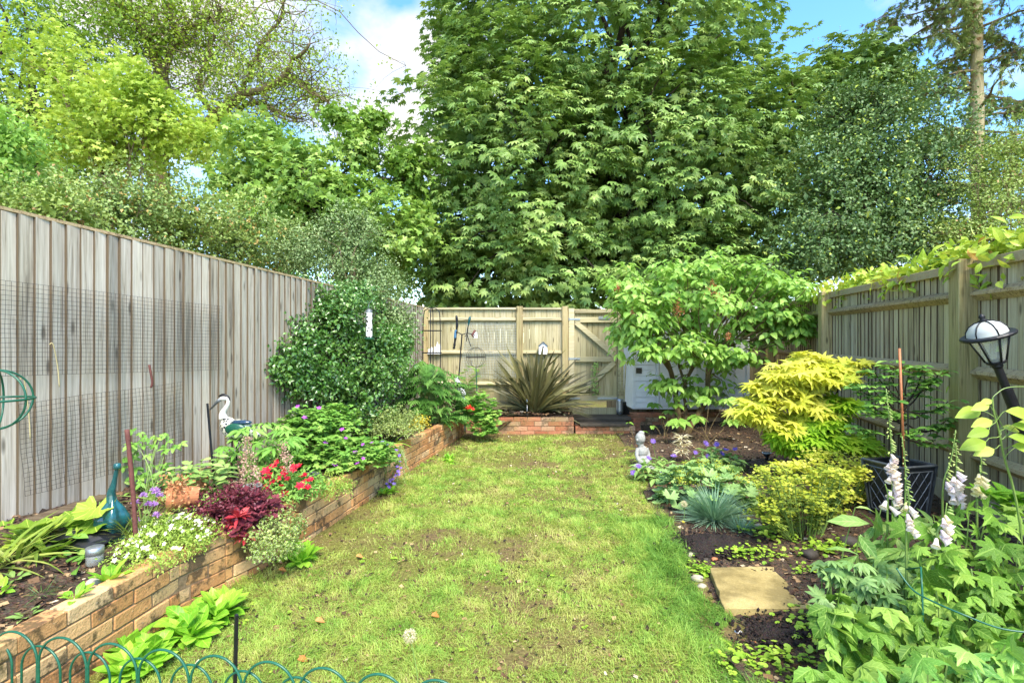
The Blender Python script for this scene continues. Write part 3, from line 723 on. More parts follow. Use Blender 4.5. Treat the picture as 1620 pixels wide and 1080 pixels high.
for i in range(len(posts) - 1):
    for zz in (1.86, 1.25, .60):
        Ya, Yb = posts[i] + .06, posts[i + 1] - .06; mb = MB(); V = []
        for Y in (Ya, Yb):
            c = A3(FR(Y), Y, zz + .01 * (Y - 3)) + nR * .017
            V += [c - A3(0, 0, .055), c + nR * .055 - A3(0, 0, .012), c + nR * .052 + A3(0, 0, .012), c + A3(0, 0, .045)]
        mb.add(np.array(V), Q=[[0, 1, 5, 4], [1, 2, 6, 5], [2, 3, 7, 6], [3, 0, 4, 7], [0, 3, 2, 1], [4, 5, 6, 7]], rnd=rng.random()); mb.build('rail', M['rail_right'], fr)
mb = MB()
for i in range(len(posts) - 1):
    Ya, Yb = posts[i] + .055, posts[i + 1] - .055
    beam(mb, A3(FR(Ya), Ya, ztr(Ya) - .005) + nR * .03, A3(FR(Yb), Yb, ztr(Yb) - .005) + nR * .03, .035, .075)
mb.build('cap_rail', M['rail_right'], fr, bevel=.003)
mb = MB(); beam(mb, A3(FR(y0), y0, .19) + nR * .012, A3(FR(9.8), 9.8, .19) + nR * .012, .03, .22); mb.build('gravel_board', M['fence_right'], fr)

# ---- white shed -----------------------------------------------------------------------
SX0, SX1, SY = X(1001, 9.1), X(1183, 9.1), 9.1
sh = thing('shed', 'small white painted timber shed behind the lilac tree', 'shed', (SX0, SY, .25))
zl, zr = 1.86, 2.04; zb_ = .3
mb = MB(); V = []
for y in (SY, 10.0): V += [(SX0, y, zb_), (SX1, y, zb_), (SX1, y, zr), (SX0, y, zl)]
mb.add(np.array(V), Q=[[0, 1, 2, 3], [5, 4, 7, 6], [1, 5, 6, 2], [4, 0, 3, 7], [3, 2, 6, 7], [0, 4, 5, 1]], rnd=.4); mb.build('wall', M['white_paint'], sh)
mb = MB()
for k in range(16):
    z0 = zb_ + .02 + k * .096
    if z0 + .09 > 1.8: break
    c = A3((SX0 + .03 + X(1037, 9.1)) / 2, SY - .012, z0 + .045); box(mb, c, (X(1037, 9.1) - SX0 - .05, .022, .088), np.array([A3(1, 0, 0), nrm(A3(0, 1, -.1)), nrm(A3(0, .1, 1))]), rnd=rng.random())
mb.build('shiplap_panel', M['white_paint'], sh, bevel=.002)
mb = MB(); dx0, dx1 = X(1043, 9.1), X(1176, 9.1)
n = 9
for k in range(n):
    xa = dx0 + (dx1 - dx0) * k / n; xb = dx0 + (dx1 - dx0) * (k + 1) / n - .008
    box(mb, ((xa + xb) / 2, SY - .014, 1.06), (xb - xa, .022, 1.4), rnd=rng.random())
dr = mb.build('door', M['white_paint'], sh, bevel=.002)
for x_, w_, h_ in ((SX0 + .012, .05, 1.5), (X(1040, 9.1), .04, 1.5), (SX1 - .01, .05, 1.6)):
    mb = MB(); box(mb, (x_, SY - .02, 1.06), (w_, .05, h_)); mb.build('corner_trim', M['white_paint'], sh, bevel=.003)
mb = MB(); box(mb, (X(1012, 9.02), SY - .032, Z(586, 9.07)), (.1, .012, .1)); mb.build('vent_hole', plain('hole_board', C('#4c4438'), .8), sh)
mb = MB(); V = []
for y in (SY - .14, 10.1): V += [(SX0 - .1, y, zl + .0), (SX1 + .1, y, zr + .03), (SX1 + .1, y, zr + .09), (SX0 - .1, y, zl + .06)]
mb.add(np.array(V), Q=[[0, 1, 2, 3], [5, 4, 7, 6], [1, 5, 6, 2], [4, 0, 3, 7], [3, 2, 6, 7], [0, 4, 5, 1]], rnd=.4); mb.build('roof', M['white_paint'], sh)

# timber decking path at the far right
def plankpath(pts, label):
    mb = MB(); n = len(pts)
    for k in range(n): 
        p, q = pts[k]; pa, pb = G(*p, .03), G(*q, .03)
        beam(mb, pa, pb, .19, .05)
    return tag(mb.build('timber_sleeper', M['sleeper'], bevel=.005), label, 'timber')
plankpath([((1150, 682), (1222, 712))], 'wet brown timber plank running back past the yellow maple')
plankpath([((1172, 678), (1262, 712))], 'second brown timber plank under the yellow maple nearest the right fence')
plankpath([((1060, 690), (1180, 694))], 'narrow timber edging board lying across the soil under the lilac')
# paving slab
mb = MB(); c = [G(1124, 896, .055), G(1257, 894, .055), G(1283, 960, .055), G(1145, 960, .055)]
n = 8; tl, tr, br_, bl_ = c; g_ = [[(tl * (1 - i / n) + tr * (i / n)) * (1 - j / n) + (bl_ * (1 - i / n) + br_ * (i / n)) * (j / n) for i in range(n + 1)] for j in range(n + 1)]
V = []
for j in range(n + 1):
    for i in range(n + 1):
        p = g_[j][i].copy()
        if i in (0, n) or j in (0, n): p[:2] += rng.normal(0, .003, 2); p[2] -= .004
        p[2] += rng.normal(0, .0008); V.append(p)
m = len(V); V = V + [A3(p[0], p[1], -.02) for p in V]
Q = [[j * (n + 1) + i, (j + 1) * (n + 1) + i, (j + 1) * (n + 1) + i + 1, j * (n + 1) + i + 1] for i in range(n) for j in range(n)]
ring = [i for i in range(n + 1)] + [j * (n + 1) + n for j in range(1, n + 1)] + [n * (n + 1) + i for i in range(n - 1, -1, -1)] + [j * (n + 1) for j in range(n - 1, 0, -1)]
for a_, b_ in zip(ring, ring[1:] + ring[:1]): Q.append([a_, b_, b_ + m, a_ + m])
mb.add(np.array(V), Q=Q); tag(mb.build('paving_slab', M['slab'], bevel=.003), 'square yellowish stone paving slab set in the soil right of the lawn', 'paving slab')

# dark soil patches
def mound(name, px, py, rx, ry, h, label):
    c = G(px, py, .05); mb = MB(); n = 40; m_ = 14; V = []; 
    for j in range(m_ + 1):
        r = j / m_
        for i in range(n):
            a = i * 2 * pi / n; rr = r * (1 + .7 * (noise2(np.array(cos(a)), np.array(sin(a)), 1.5, 3) - .5))
            x = c[0] + rx * rr * cos(a); y = c[1] + ry * rr * sin(a)
            z = float(bedR_z(np.array(x), np.array(y))) + (1 - r ** 2) * h + .05 * (float(noise2(np.array(x), np.array(y), 16, 4)) - .5) * (1.2 - r) + .02 * (float(noise2(np.array(x), np.array(y), 45, 4)) - .5) - .035 * (r > .93)
            V.append((x, y, z + .006))
    Q = [[j * n + i, (j + 1) * n + i, (j + 1) * n + (i + 1) % n, j * n + (i + 1) % n] for j in range(m_) for i in range(n)]
    mb.add(np.array(V), Q=Q); o = mb.build(name, M['dark_soil'], smooth=True); o['kind'] = 'structure'; return o
mound('soil_mound', 1130, 858, .27, .24, .05, '')
mound('soil_mound', 1222, 992, .16, .16, .02, '')

def crumbs(name, px, py, rx, ry, n, label):
    c = G(px, py, .05); q = c + np.stack([rng.normal(0, rx, n), rng.normal(0, ry, n), np.zeros(n)], -1); q[:, 2] = bedR_z(q[:, 0], q[:, 1]) + .03
    m0 = MB(); ball(m0, (0, 0, 0), (1, .8, .7), 5, 4); V = m0.V[0]; Qd = m0.Q[0]; T = np.concatenate([Qd[:, [0, 1, 2]], Qd[:, [0, 2, 3]]])
    mb = MB(); scatter(mb, (V, T, np.zeros((len(V), 2))), q, rdir(n), rdir(n), .004 + .012 * rng.random(n) ** 2.5); tag(mb.build(name, M['dark_soil']), label, 'soil', kind='stuff')
crumbs('soil_crumbs', 1130, 862, .15, .12, 900, 'crumbs of dark turned soil left of the seedlings')
crumbs('soil_crumbs', 1222, 992, .1, .08, 400, 'crumbs of dark soil below the paving slab')
# ================= GROUND COVER =================
def in_lawn(x, y): return (x > WX(y) + .01) & (x < LX(y) + .05 + .2 * (noise2(x, y, 5, 12) - .4)) & (y < 8.27)
def grass(n, ya, yb, hl, wd, seed):
    r = np.random.default_rng(seed)
    y = r.uniform(ya, yb, n); x = r.uniform(-2.1, 1.8, n)
    k = in_lawn(x, y); x, y = x[k], y[k]
    px = 810 + x / y * 810; k = (px > -40) & (px < 1500); x, y = x[k], y[k]
    bare = .55 * noise2(x, y, 1.1, 21) + .45 * noise2(x, y, 4.5, 22)
    # bare strip along the foot of the wall and at the far right corner
    dw = x - WX(y); de = LX(y) - x
    bare = bare + .3 * np.exp(-(dw / .17) ** 2) + .26 * np.exp(-(((x - 1.25) / .65) ** 2 + ((y - 7.5) / .7) ** 2)) + .12 * np.exp(-((y - 8.3) / .35) ** 2) + .10 * (noise2(x, y, 11, 23) - .5)
    k = r.random(len(x)) > np.clip((bare - .49) * 6, 0, .96); x, y, bare = x[k], y[k], bare[k]
    m = len(x); tall = noise2(x, y, 1.7, 31); edge = np.exp(-((LX(y) - x) / .28) ** 2) * (y < 4.3)
    h = hl * (.45 + 1.1 * r.random(m) ** 1.5) * (.5 + .9 * tall + .5 * (noise2(x, y, 7, 35) > .62) + 2.2 * edge * noise2(x, y, 3, 33)); wdt = wd * (.7 + .6 * r.random(m))
    a = noise2(x, y, 9, 51) * 9 + r.normal(0, .9, m); lean = r.uniform(.35, 1.45, m); b = r.uniform(0, 2 * pi, m)
    z = lawn_z(x, y)
    p0 = np.stack([x, y, z - .004], -1); dh = np.stack([np.cos(a), np.sin(a), 0 * a], -1); wv = np.stack([np.cos(b), np.sin(b), 0 * b], -1) * wdt[:, None] / 2
    p1 = p0 + dh * (h * .22 * lean)[:, None] + A3(0, 0, 1) * (h * .5)[:, None]
    p2 = p0 + dh * (h * .85 * lean)[:, None] + A3(0, 0, 1) * (h * np.maximum(.3, .95 - .35 * lean))[:, None]
    V = np.stack([p0 - wv, p0 + wv, p1 - wv * .8, p1 + wv * .8, p2], 1).reshape(-1, 3)
    T = (np.array([[0, 1, 3], [0, 3, 2], [2, 3, 4]])[None] + (np.arange(m) * 5)[:, None, None]).reshape(-1, 3)
    col = np.clip(-.02 + .75 * (noise2(x, y, 1.6, 41) * .35 + noise2(x, y, 5, 42) * .3 + noise2(x, y, 13, 43) * .5 - .08) + .4 * r.random(m) * r.random(m) + .35 * (bare - .42) - .4 * edge, 0, 1)
    return V, T, np.repeat(col, 5), np.tile([0, 0, .5, .5, 1], m)
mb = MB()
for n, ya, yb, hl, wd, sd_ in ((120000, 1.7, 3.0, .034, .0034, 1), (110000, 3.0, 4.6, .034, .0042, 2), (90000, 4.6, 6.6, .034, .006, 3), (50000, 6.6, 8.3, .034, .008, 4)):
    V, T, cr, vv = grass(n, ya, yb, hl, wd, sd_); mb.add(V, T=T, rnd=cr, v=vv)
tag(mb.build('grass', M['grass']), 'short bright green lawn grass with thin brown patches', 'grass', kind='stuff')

def chips(name, n, xf, yr, zf, sz, label, mat='chips', y_near_bias=1.6):
    y = yr[0] + (yr[1] - yr[0]) * rng.random(n) ** y_near_bias; x = xf(y, rng.random(n)); z = zf(x, y)
    mb = MB(); d = rdir(n, -.25, .25); up = nrm(rdir(n, .3, 1))
    V = np.array([(-.5, -.5, 0), (.5, -.45, .05), (.4, .5, 0), (-.35, .55, .08)]); T = np.array([(0, 1, 2), (0, 2, 3)])
    tpl = (V, T, np.zeros((4, 2))); s = sz * (.4 + rng.random(n) ** 2 * 1.6)
    scatter(mb, tpl, np.stack([x, y, z + .006], -1), d, up, s, rnd=rng.random(n) ** 1.5, xs=rng.uniform(.3, .9, n))
    o = mb.build(name, M[mat]); return tag(o, label, 'mulch', kind='stuff')
chips('bark_chips', 9000, lambda y, r: FL(y) + (WX(y) - .1 - FL(y)) * r, (1.6, 8.9), bedL_z, .022, 'brown bark chips and leaf litter on the raised bed')
chips('leaf_litter', 16000, lambda y, r: LX(y) + .02 + (FR(y) - LX(y)) * r, (1.6, 9.8), bedR_z, .022, 'brown bark chips and dead leaves over the right border')
chips('lawn_litter', 9000, lambda y, r: WX(y) + (LX(y) - WX(y)) * r, (1.7, 8.2), lambda x, y: lawn_z(x, y) + .006, .014, 'dead grass and tiny leaf scraps in the lawn')
chips('back_litter', 1200, lambda y, r: -.8 + 1.8 * r, (8.32, 8.95), lambda x, y: .29 + .05 * noise2(x, y, 5, 9), .04, 'dry leaf litter around the phormium')
# ================= TREES =================
T_small = t_quad(.62, .15)
T_small_n = t_quad(.4, .2)
T_oval = t_leaf(.5, .1, .25, 2, .5); T_oval4 = t_leaf(.5, .1, .3, 5, .5)
T_ovate = t_leaf(.62, .12, .35, 4, .35, tip=.9)
T_leaflet = t_leaf(.36, .16, .35, 3, .62); T_lf2 = t_leaf(.4, .14, .25, 2, .58)
T_chest = t_comp([(T_lf2, a, s, (0, 0, 0), -.1) for a, s in ((0, 1), (.62, .95), (-.62, .95), (1.25, .8), (-1.25, .8), (1.95, .55), (-1.95, .55))])
T_maple5 = t_fan(maple_r(5, 2.0, .5, 1), 20, -2.6, 2.6, -.25, .35)
T_lobed = t_fan(maple_r(5, 2.0, .42, 1), 20, -2.6, 2.6, -.2, .3)
T_acer = t_fan(maple_r(7, 2.35, .68, .8), 28, -2.7, 2.7, -.2, .3)
T_oak = t_leaf(.6, .1, .2, 4, .6, tooth=.25)

def shell(c, r, n, inner=.35, amp=.3, fr=.55, seed=0, zmin=-1, face=0.0):
    """points in the bumpy outer shell of an ellipsoid; face>0 keeps more of the -Y side"""
    c = np.asarray(c, float); r = np.asarray(r, float)
    d = rdir(int(n * 2.5), zmin, 1)
    if face: d = d[rng.random(len(d)) > face * np.clip(d[:, 1], 0, 1)]
    d = d[:n]
    bump = 1 + amp * (vnoise(d * r * fr + seed * 3.1 + 20, seed) * 2 - 1) + amp * .5 * (vnoise(d * r * fr * 2.7 + seed + 50, seed + 1) * 2 - 1)
    t = 1 - (1 - inner) * rng.random(len(d)) ** 2.2
    return c + d * r * (bump * t)[:, None], d, t
def limb(mb, p0, p1, r0, r1, sag=.15, n=7, wig=.06, sides=6):
    p0 = np.asarray(p0, float); p1 = np.asarray(p1, float); t = np.linspace(0, 1, n)[:, None]; Ld = dl(p0, p1)
    w = (rng.normal(0, 1, 3) * Ld * wig); w2 = rng.normal(0, 1, 3) * Ld * wig * .6
    p = p0 * (1 - t) + p1 * t + A3(0, 0, 1) * sag * Ld * np.sin(t * pi) + w * np.sin(t * pi) + w2 * np.sin(t * 2 * pi)
    tube(mb, p, np.linspace(r0, r1, n), sides, False, rng.random()); return p
def tuft(mb, tpl, tips, out, k, spread, size, droop=.3, mode='small', rv=.5, upz=.8, cl=None, og=.45, vj=.25):
    m = len(tips); pos = np.repeat(tips, k, 0); o = np.repeat(out, k, 0); N = m * k
    cl = rng.random(m) if cl is None else cl
    if mode == 'palm':
        a = (np.tile(np.arange(k), m) / k * 2 * pi + np.repeat(rng.uniform(0, 6.28, m), k)) + rng.normal(0, .25, N)
        rad = np.stack([np.cos(a), np.sin(a), np.zeros(N)], -1)
        d = rad + o * .55 + A3(0, 0, -droop) + rng.normal(0, .18, (N, 3)); pos = pos + rad * (spread * rng.uniform(.2, 1, N))[:, None] + rng.normal(0, spread * vj, (N, 3))
        up = A3(0, 0, upz) + o * og + rng.normal(0, .22, (N, 3))
    else:
        pos = pos + rng.normal(0, 1, (N, 3)) * spread * A3(1, 1, .65)
        d = rdir(N) + o * .7 + A3(0, 0, -droop); up = A3(0, 0, upz) + o * .7 + rng.normal(0, .45, (N, 3))
    s = size * rng.uniform(.65, 1.2, N)
    r = np.clip(np.repeat(cl, k) * (1 - rv) + rng.random(N) * rv, 0, 1)
    scatter(mb, tpl, pos, d, up, s, r)
def tree(name, label, cat, base, ells, tpl, leaf, size, k, spread, trunk_r=.15, bark='bark', droop=.3, mode='small', inner=.35, amp=.3,
         fr=.55, group=None, nodes=26, zmin=-1, face=.35, inside=None, upz=.8, og=.45, vj=.25, top=None, twigs=60, trunk=True):
    base = np.asarray(base, float); root = thing(name, label, cat, base, group)
    fol = MB(); tr = MB(); br = MB()
    cs = np.array([e[0] for e in ells]); ns = np.array([e[2] for e in ells], float)
    cen = (cs * ns[:, None]).sum(0) / ns.sum(); top = cen + A3(0, 0, .3) * ells[0][1][2] if top is None else np.asarray(top, float)
    if trunk:
        t = np.linspace(0, 1, 9)[:, None]
        tp = base * (1 - t) + top * t + A3(.12, .05, 0) * np.sin(t * 5) * np.linalg.norm(top - base) * .12
        tube(tr, tp, np.linspace(trunk_r, trunk_r * .35, 9), 9, True)
    else: tp = np.array([base, base + A3(0, 0, .05)])
    alltips = []; 
    for i, (c, r, n) in enumerate(ells):
        tips, d, tt = shell(c, r, n, inner, amp, fr, i + int(abs(base[0]) * 3) % 17, zmin, face)
        alltips.append(tips); tuft(fol, tpl, tips, d, k, spread, size, droop, mode, upz=upz, og=og, vj=vj)
    tips = np.concatenate(alltips)
    nd = tips[rng.integers(0, len(tips), nodes)]; nd = cen * .35 + nd * .65
    for p in nd:
        s = tp[int(rng.uniform(.25, .98) * (len(tp) - 1))] if trunk else tp[0]
        limb(br, s, p, trunk_r * .32, trunk_r * .09, .05, 6, .07, 5)
    for p in tips[rng.integers(0, len(tips), twigs)]:
        q = nd[np.argmin(np.linalg.norm(nd - p, axis=1))]; limb(br, q, p, trunk_r * .09, trunk_r * .03, .03, 5, .06, 4)
    if inside:
        for c, r, n in ells:
            q = np.asarray(c) + rdir(inside) * np.asarray(r) * (.72 * rng.random(inside) ** .4)[:, None]
            mb2 = fol
            scatter(mb2, T_small if mode != 'palm' else T_maple5, q, rdir(inside), A3(0, 0, 1) + rdir(inside) * .6, (size * 2.0 if mode != 'palm' else size * 1.4), rng.random(inside) * .4)
    if trunk: tr.build('trunk', M[bark], root, smooth=True)
    br.build('branches', M[bark], root, smooth=True)
    fol.build('crown', L[leaf], root, smooth=False)
    return root
def E(px, py, Y, rx, ry, rz, n): return (P(px, py, Y), (rx, ry, rz), n)

FAR = 'trees growing beyond the garden fence'
ct = tree('horse_chestnut', 'huge dark horse chestnut tree with drooping fingered leaves filling the middle of the view', 'tree', (3.6, 16.0, -.1),
     [E(950, 110, 16, 4.9, 4.2, 7.6, 2300), E(820, 270, 14.6, 3.4, 3.0, 3.8, 760), E(1090, 280, 14.6, 3.4, 3.0, 4.0, 760), E(830, 420, 14, 3.2, 2.2, 1.8, 330), E(1090, 430, 13.6, 2.6, 2.0, 1.6, 260),
      E(1350, 140, 15.4, 2.2, 1.8, 1.5, 150), E(1230, 250, 15, 2.0, 2.0, 3.2, 220), E(735, 130, 16, 1.2, 1.6, 3.0, 120), E(715, 430, 14.5, .9, 1.2, 1.2, 60)],
     T_chest, 'chestnut', .20, 9, .22, .42, 'bark_dark', .3, 'palm', .45, .24, .6, FAR, 40, face=.6, upz=.7, og=.6, vj=.38, inside=380, twigs=160)
# flower candles on the chestnut
mb = MB()
tips, d, _ = shell(P(930, 180, 15), (5.4, 4.2, 6.0), 110, .9, .3, .5, 3, -.6, .9)
tips = tips[tips[:, 1] < 14.5]
for p in tips:
    q = p + A3(0, -.3, .25); N = 26; tt = rng.random(N); scatter(mb, T_small, q + np.stack([rng.normal(0, .03, N) * (1 - tt), rng.normal(0, .03, N) * (1 - tt), tt * .3], -1), rdir(N), rdir(N), .022)
mb.build('flower_spikes', L['olive'], ct)

# oak with visible twisting limbs
oak_pts = {'trunk': [(262, 420), (254, 330), (247, 260), (240, 200), (252, 150), (255, 133)],
           'a': [(255, 133), (248, 92), (228, 55), (213, 27), (190, 10), (165, -5)], 'b': [(250, 250), (300, 215), (342, 187), (362, 168), (387, 153), (433, 133), (467, 97), (490, 70)],
           'c': [(245, 215), (262, 150), (262, 100), (280, 60), (272, 40), (265, -10)], 'd': [(387, 153), (395, 115), (410, 80), (440, 40), (450, 0)],
           'e': [(433, 133), (470, 128), (500, 150), (520, 165)], 'f': [(342, 187), (318, 150), (322, 110), (340, 60), (345, 10)], 'g': [(362, 168), (410, 165), (440, 175), (470, 190)], 'h': [(280, 60), (310, 40), (350, 25)]}
ok = thing('oak_tree', 'tall airy oak with twisting bare limbs and thin yellow green leaves behind the left fence', 'tree', P(264, 560, 20) * A3(1, 1, 0), FAR)
mbt = MB(); mbb = MB(); tips = []
def spl(pts, n=24):
    pts = np.asarray(pts, float); t = np.linspace(0, len(pts) - 1, n); o = []
    for q in t:
        i = min(int(q), len(pts) - 2); f = q - i
        p0 = pts[max(i - 1, 0)]; p1 = pts[i]; p2 = pts[i + 1]; p3 = pts[min(i + 2, len(pts) - 1)]
        o.append(.5 * (2 * p1 + (p2 - p0) * f + (2 * p0 - 5 * p1 + 4 * p2 - p3) * f * f + (3 * p1 - p0 - 3 * p2 + p3) * f ** 3))
    return np.array(o)
oz = {'trunk': 0, 'a': -1.2, 'b': -2.0, 'c': -1.0, 'd': -1.6, 'e': -1.9, 'f': -.8, 'g': -1.4, 'h': -.9}
for kx, pts in oak_pts.items():
    c = spl([P(x, y, 20 + oz[kx] * (j / len(pts))) for j, (x, y) in enumerate(pts)], 22)
    c[1:-1] += rng.normal(0, .05, c[1:-1].shape)
    r0 = {'trunk': .45, 'b': .3, 'a': .26, 'c': .2}.get(kx, .11); r1 = {'trunk': .24}.get(kx, .04)
    if kx == 'trunk': c = np.vstack([[c[0][0], c[0][1], -.1], c])
    tube(mbt if kx == 'trunk' else mbb, c, np.linspace(r0, r1, len(c)), 8, False)
    if kx != 'trunk':
        for p in c[4:]:
            for _ in range(3):
                q = p + rng.normal(0, 1, 3) * A3(1.1, 1.0, .9) * rng.uniform(.4, 1.1); limb(mbb, p, q, .024, .01, .06, 6, .08, 4)
                for _ in range(3):
                    s = q + rng.normal(0, .5, 3); limb(mbb, q, s, .009, .005, .05, 5, .06, 3); tips.append(s)
tips = np.array(tips); ex, dd, _ = shell(P(420, 90, 20), (2.9, 2, 2.9), 130, .3, .3, .6, 3); tips = np.vstack([tips, ex])
tips = tips[~((tips[:, 0] > X(470, 20)) & (rng.random(len(tips)) < .3))]
mb = MB(); tuft(mb, T_oak, tips, nrm(tips - P(330, 200, 20)), 14, .27, .12, .1, rv=.5)
mbt.build('trunk', M['bark'], ok, smooth=True); mbb.build('branches', M['bark'], ok, smooth=True); mb.build('crown', L['oak'], ok)

tree('lime_tree', 'bright yellow green young tree glowing in front of the oak trunk', 'tree', P(190, 560, 16) * A3(1, 1, 0),
     [E(175, 165, 16, 1.3, 1.3, 1.2, 130), E(95, 110, 16.5, 1.4, 1.4, 1.2, 120), E(225, 150, 15.6, 1.0, .9, 1.0, 90), E(270, 205, 16, 1.3, 1.2, .9, 110), E(120, 220, 16, 1.3, 1.3, .8, 70), E(330, 230, 16, .8, .8, .5, 40), E(180, 240, 16, 1.0, 1.0, .6, 50)],
     T_maple5, 'lime', .11, 17, .2, .14, 'bark', .2, inner=.2, amp=.6, fr=1.0, group=FAR, inside=0)
tree('ash_tree', 'dense mid green tree rising out of frame at the top left corner', 'tree', P(40, 560, 19) * A3(1, 1, 0),
     [E(20, 100, 19, 3.8, 3, 4.6, 700), E(120, 30, 19, 2.6, 2.4, 2.2, 300), E(40, 260, 18, 2.4, 2, 1.9, 300), E(-60, 150, 18, 2.4, 2.4, 4, 240), E(160, 240, 18.5, 2.2, 2, 1.8, 220), E(230, 30, 19.5, 1.8, 1.8, 1.5, 150)],
     T_oval, 'mid', .15, 18, .24, .3, 'bark_dark', .3, inner=.3, amp=.45, fr=.7, group=FAR, inside=120)
tree('hazel_tree', 'glossy light green leafy tree at the far left edge just above the fence', 'tree', P(0, 560, 9.5) * A3(1, 1, 0),
     [E(5, 260, 9.5, .75, .8, .85, 230), E(-50, 230, 9.5, 1.0, .9, 1.1, 160)], T_ovate, 'lilac', .11, 12, .12, .06, 'bark', .35, inner=.3, amp=.35, fr=1.4, group=FAR, inside=60, nodes=10, twigs=20)
tree('field_maple', 'broad fresh green maple with lobed leaves between the oak and the horse chestnut', 'tree', P(560, 560, 12.5) * A3(1, 1, 0),
     [E(520, 320, 12.5, 1.7, 1.5, 1.0, 250), E(430, 235, 12.3, .8, .8, .55, 75), E(470, 275, 12.3, .9, .8, .6, 80), E(570, 235, 12.5, .5, .6, .7, 46), E(590, 190, 12.5, .38, .4, .2, 18), E(535, 185, 12.5, .3, .4, .2, 12), E(645, 265, 12.8, .7, .8, .6, 70), E(430, 350, 12, 1.3, 1.0, .9, 150),
      E(590, 380, 12, 1.1, 1.1, .9, 130), E(370, 290, 12.6, .6, .8, .6, 40), E(655, 370, 12.6, .6, .8, .9, 70)],
     T_maple5, 'maple', .115, 17, .17, .15, 'bark_dark', .25, inner=.25, amp=.5, fr=1.1, group=FAR, inside=40, twigs=120)
tree('back_tree', 'shadowy leafy tree filling the gap low down between maple and chestnut', 'tree', P(690, 560, 17) * A3(1, 1, 0),
     [E(700, 400, 17, 1.4, 1.2, 1.9, 200), E(600, 440, 17, 1.2, 1, .7, 60)], T_oval, 'mid', .16, 14, .25, .12, 'bark_dark', .3, amp=.4, group=FAR, inside=100, nodes=10)

HG = 'grey green shrubs showing over the left fence'
for i, (px, py, Y, rx, rz, n, lab, lf_) in enumerate((
        (70, 340, 5.6, .75, .38, 170, 'pale brownish shrub tips nearest the camera over the left fence', 'olive'),
        (170, 330, 7.0, .95, .55, 300, 'grey green fine leaved shrub over the left fence below the bright yellow tree', 'greyshrub'),
        (275, 345, 7.8, .9, .65, 300, 'mixed olive and grey shrub in the middle of the row over the left fence', 'olive'),
        (360, 370, 8.6, .9, .75, 300, 'grey leaved shrub over the left fence in front of the green maple', 'greyshrub'),
        (455, 400, 9.4, .75, .6, 220, 'darker small leaved shrub at the far end of the row over the left fence', 'greyshrub'))):
    tree('cotoneaster_shrub', lab, 'shrub', P(px, 600, Y) * A3(1, 1, 0), [E(px, py, Y, rx, .6, rz, int(n * .75)), E(px, py + 60, Y, rx * .8, .4, .6, n // 3)], T_small, lf_, .055, 26, .10, .05, 'bark', .1, inner=.1, amp=.75, fr=1.8, group=HG, inside=260, nodes=14, twigs=40)
tree('privet_shrub', 'tall grey green small leaved shrub leaning over the left fence behind the bird feeder', 'shrub', (-2.75, 8.1, 0),
     [E(545, 400, 8.3, .62, .45, .62, 260), E(590, 450, 8.1, .5, .4, .42, 180), E(480, 400, 8.6, .5, .4, .4, 120), E(560, 360, 8.4, .35, .3, .35, 80), E(620, 520, 7.5, .38, .35, .42, 200), E(585, 490, 7.3, .35, .3, .45, 160)],
     T_small, 'privet', .045, 22, .085, .05, 'bark', .1, inner=.25, amp=.4, fr=2, inside=200, nodes=20, twigs=60, group=None)
tree('evergreen_bush', 'dark glossy evergreen bush spreading against the left fence inside the garden', 'shrub', (-1.9, 6.1, .3),
     [E(520, 500, 6.0, .42, .3, .34, 250), E(490, 470, 6.0, .2, .2, .2, 60), E(445, 580, 5.3, .22, .2, .16, 100), E(470, 540, 5.6, .24, .22, .22, 110), E(495, 600, 5.6, .3, .28, .2, 150), E(560, 470, 6.4, .3, .25, .2, 100), E(575, 590, 6.2, .48, .36, .3, 260), E(625, 545, 6.8, .32, .3, .28, 140), E(560, 650, 6.1, .3, .28, .24, 130), E(585, 545, 6.3, .38, .3, .32, 150)],
     T_small, 'evergreen', .052, 17, .065, .05, 'bark_dark', .15, inner=.3, amp=.85, fr=2.6, inside=80, nodes=24, twigs=110)

tree('holly_tree', 'big blue grey glossy holly with tiny leaves to the right of the chestnut', 'tree', P(1370, 600, 12) * A3(1, 1, -.1),
     [E(1380, 250, 12, 1.7, 1.4, 1.8, 520), E(1320, 330, 11.8, 1.5, 1.3, 1.5, 420), E(1450, 280, 12.2, 1.1, 1.2, 1.9, 320), E(1300, 400, 11.5, 1.2, 1, .8, 260), E(1410, 380, 11.6, 1.4, 1, .9, 300), E(1360, 180, 12.3, .9, .9, .6, 110)],
     T_small, 'holly', .09, 24, .12, .14, 'bark_dark', .1, inner=.25, amp=.55, fr=1.0, group=FAR, inside=400, twigs=120)
tree('hawthorn', 'loose olive green small leaved tree at the right edge in front of the pine trunk', 'tree', P(1570, 600, 10.5) * A3(1, 1, 0),
     [E(1560, 300, 10.5, .8, .8, 1.0, 260), E(1610, 250, 10.5, .6, .7, .9, 160), E(1520, 370, 10.5, .7, .7, .5, 160), E(1600, 380, 10.3, .7, .6, .5, 160)],
     T_small, 'olive', .06, 18, .13, .06, 'bark', .1, inner=.1, amp=.5, fr=1.2, group=FAR, inside=60, twigs=80)
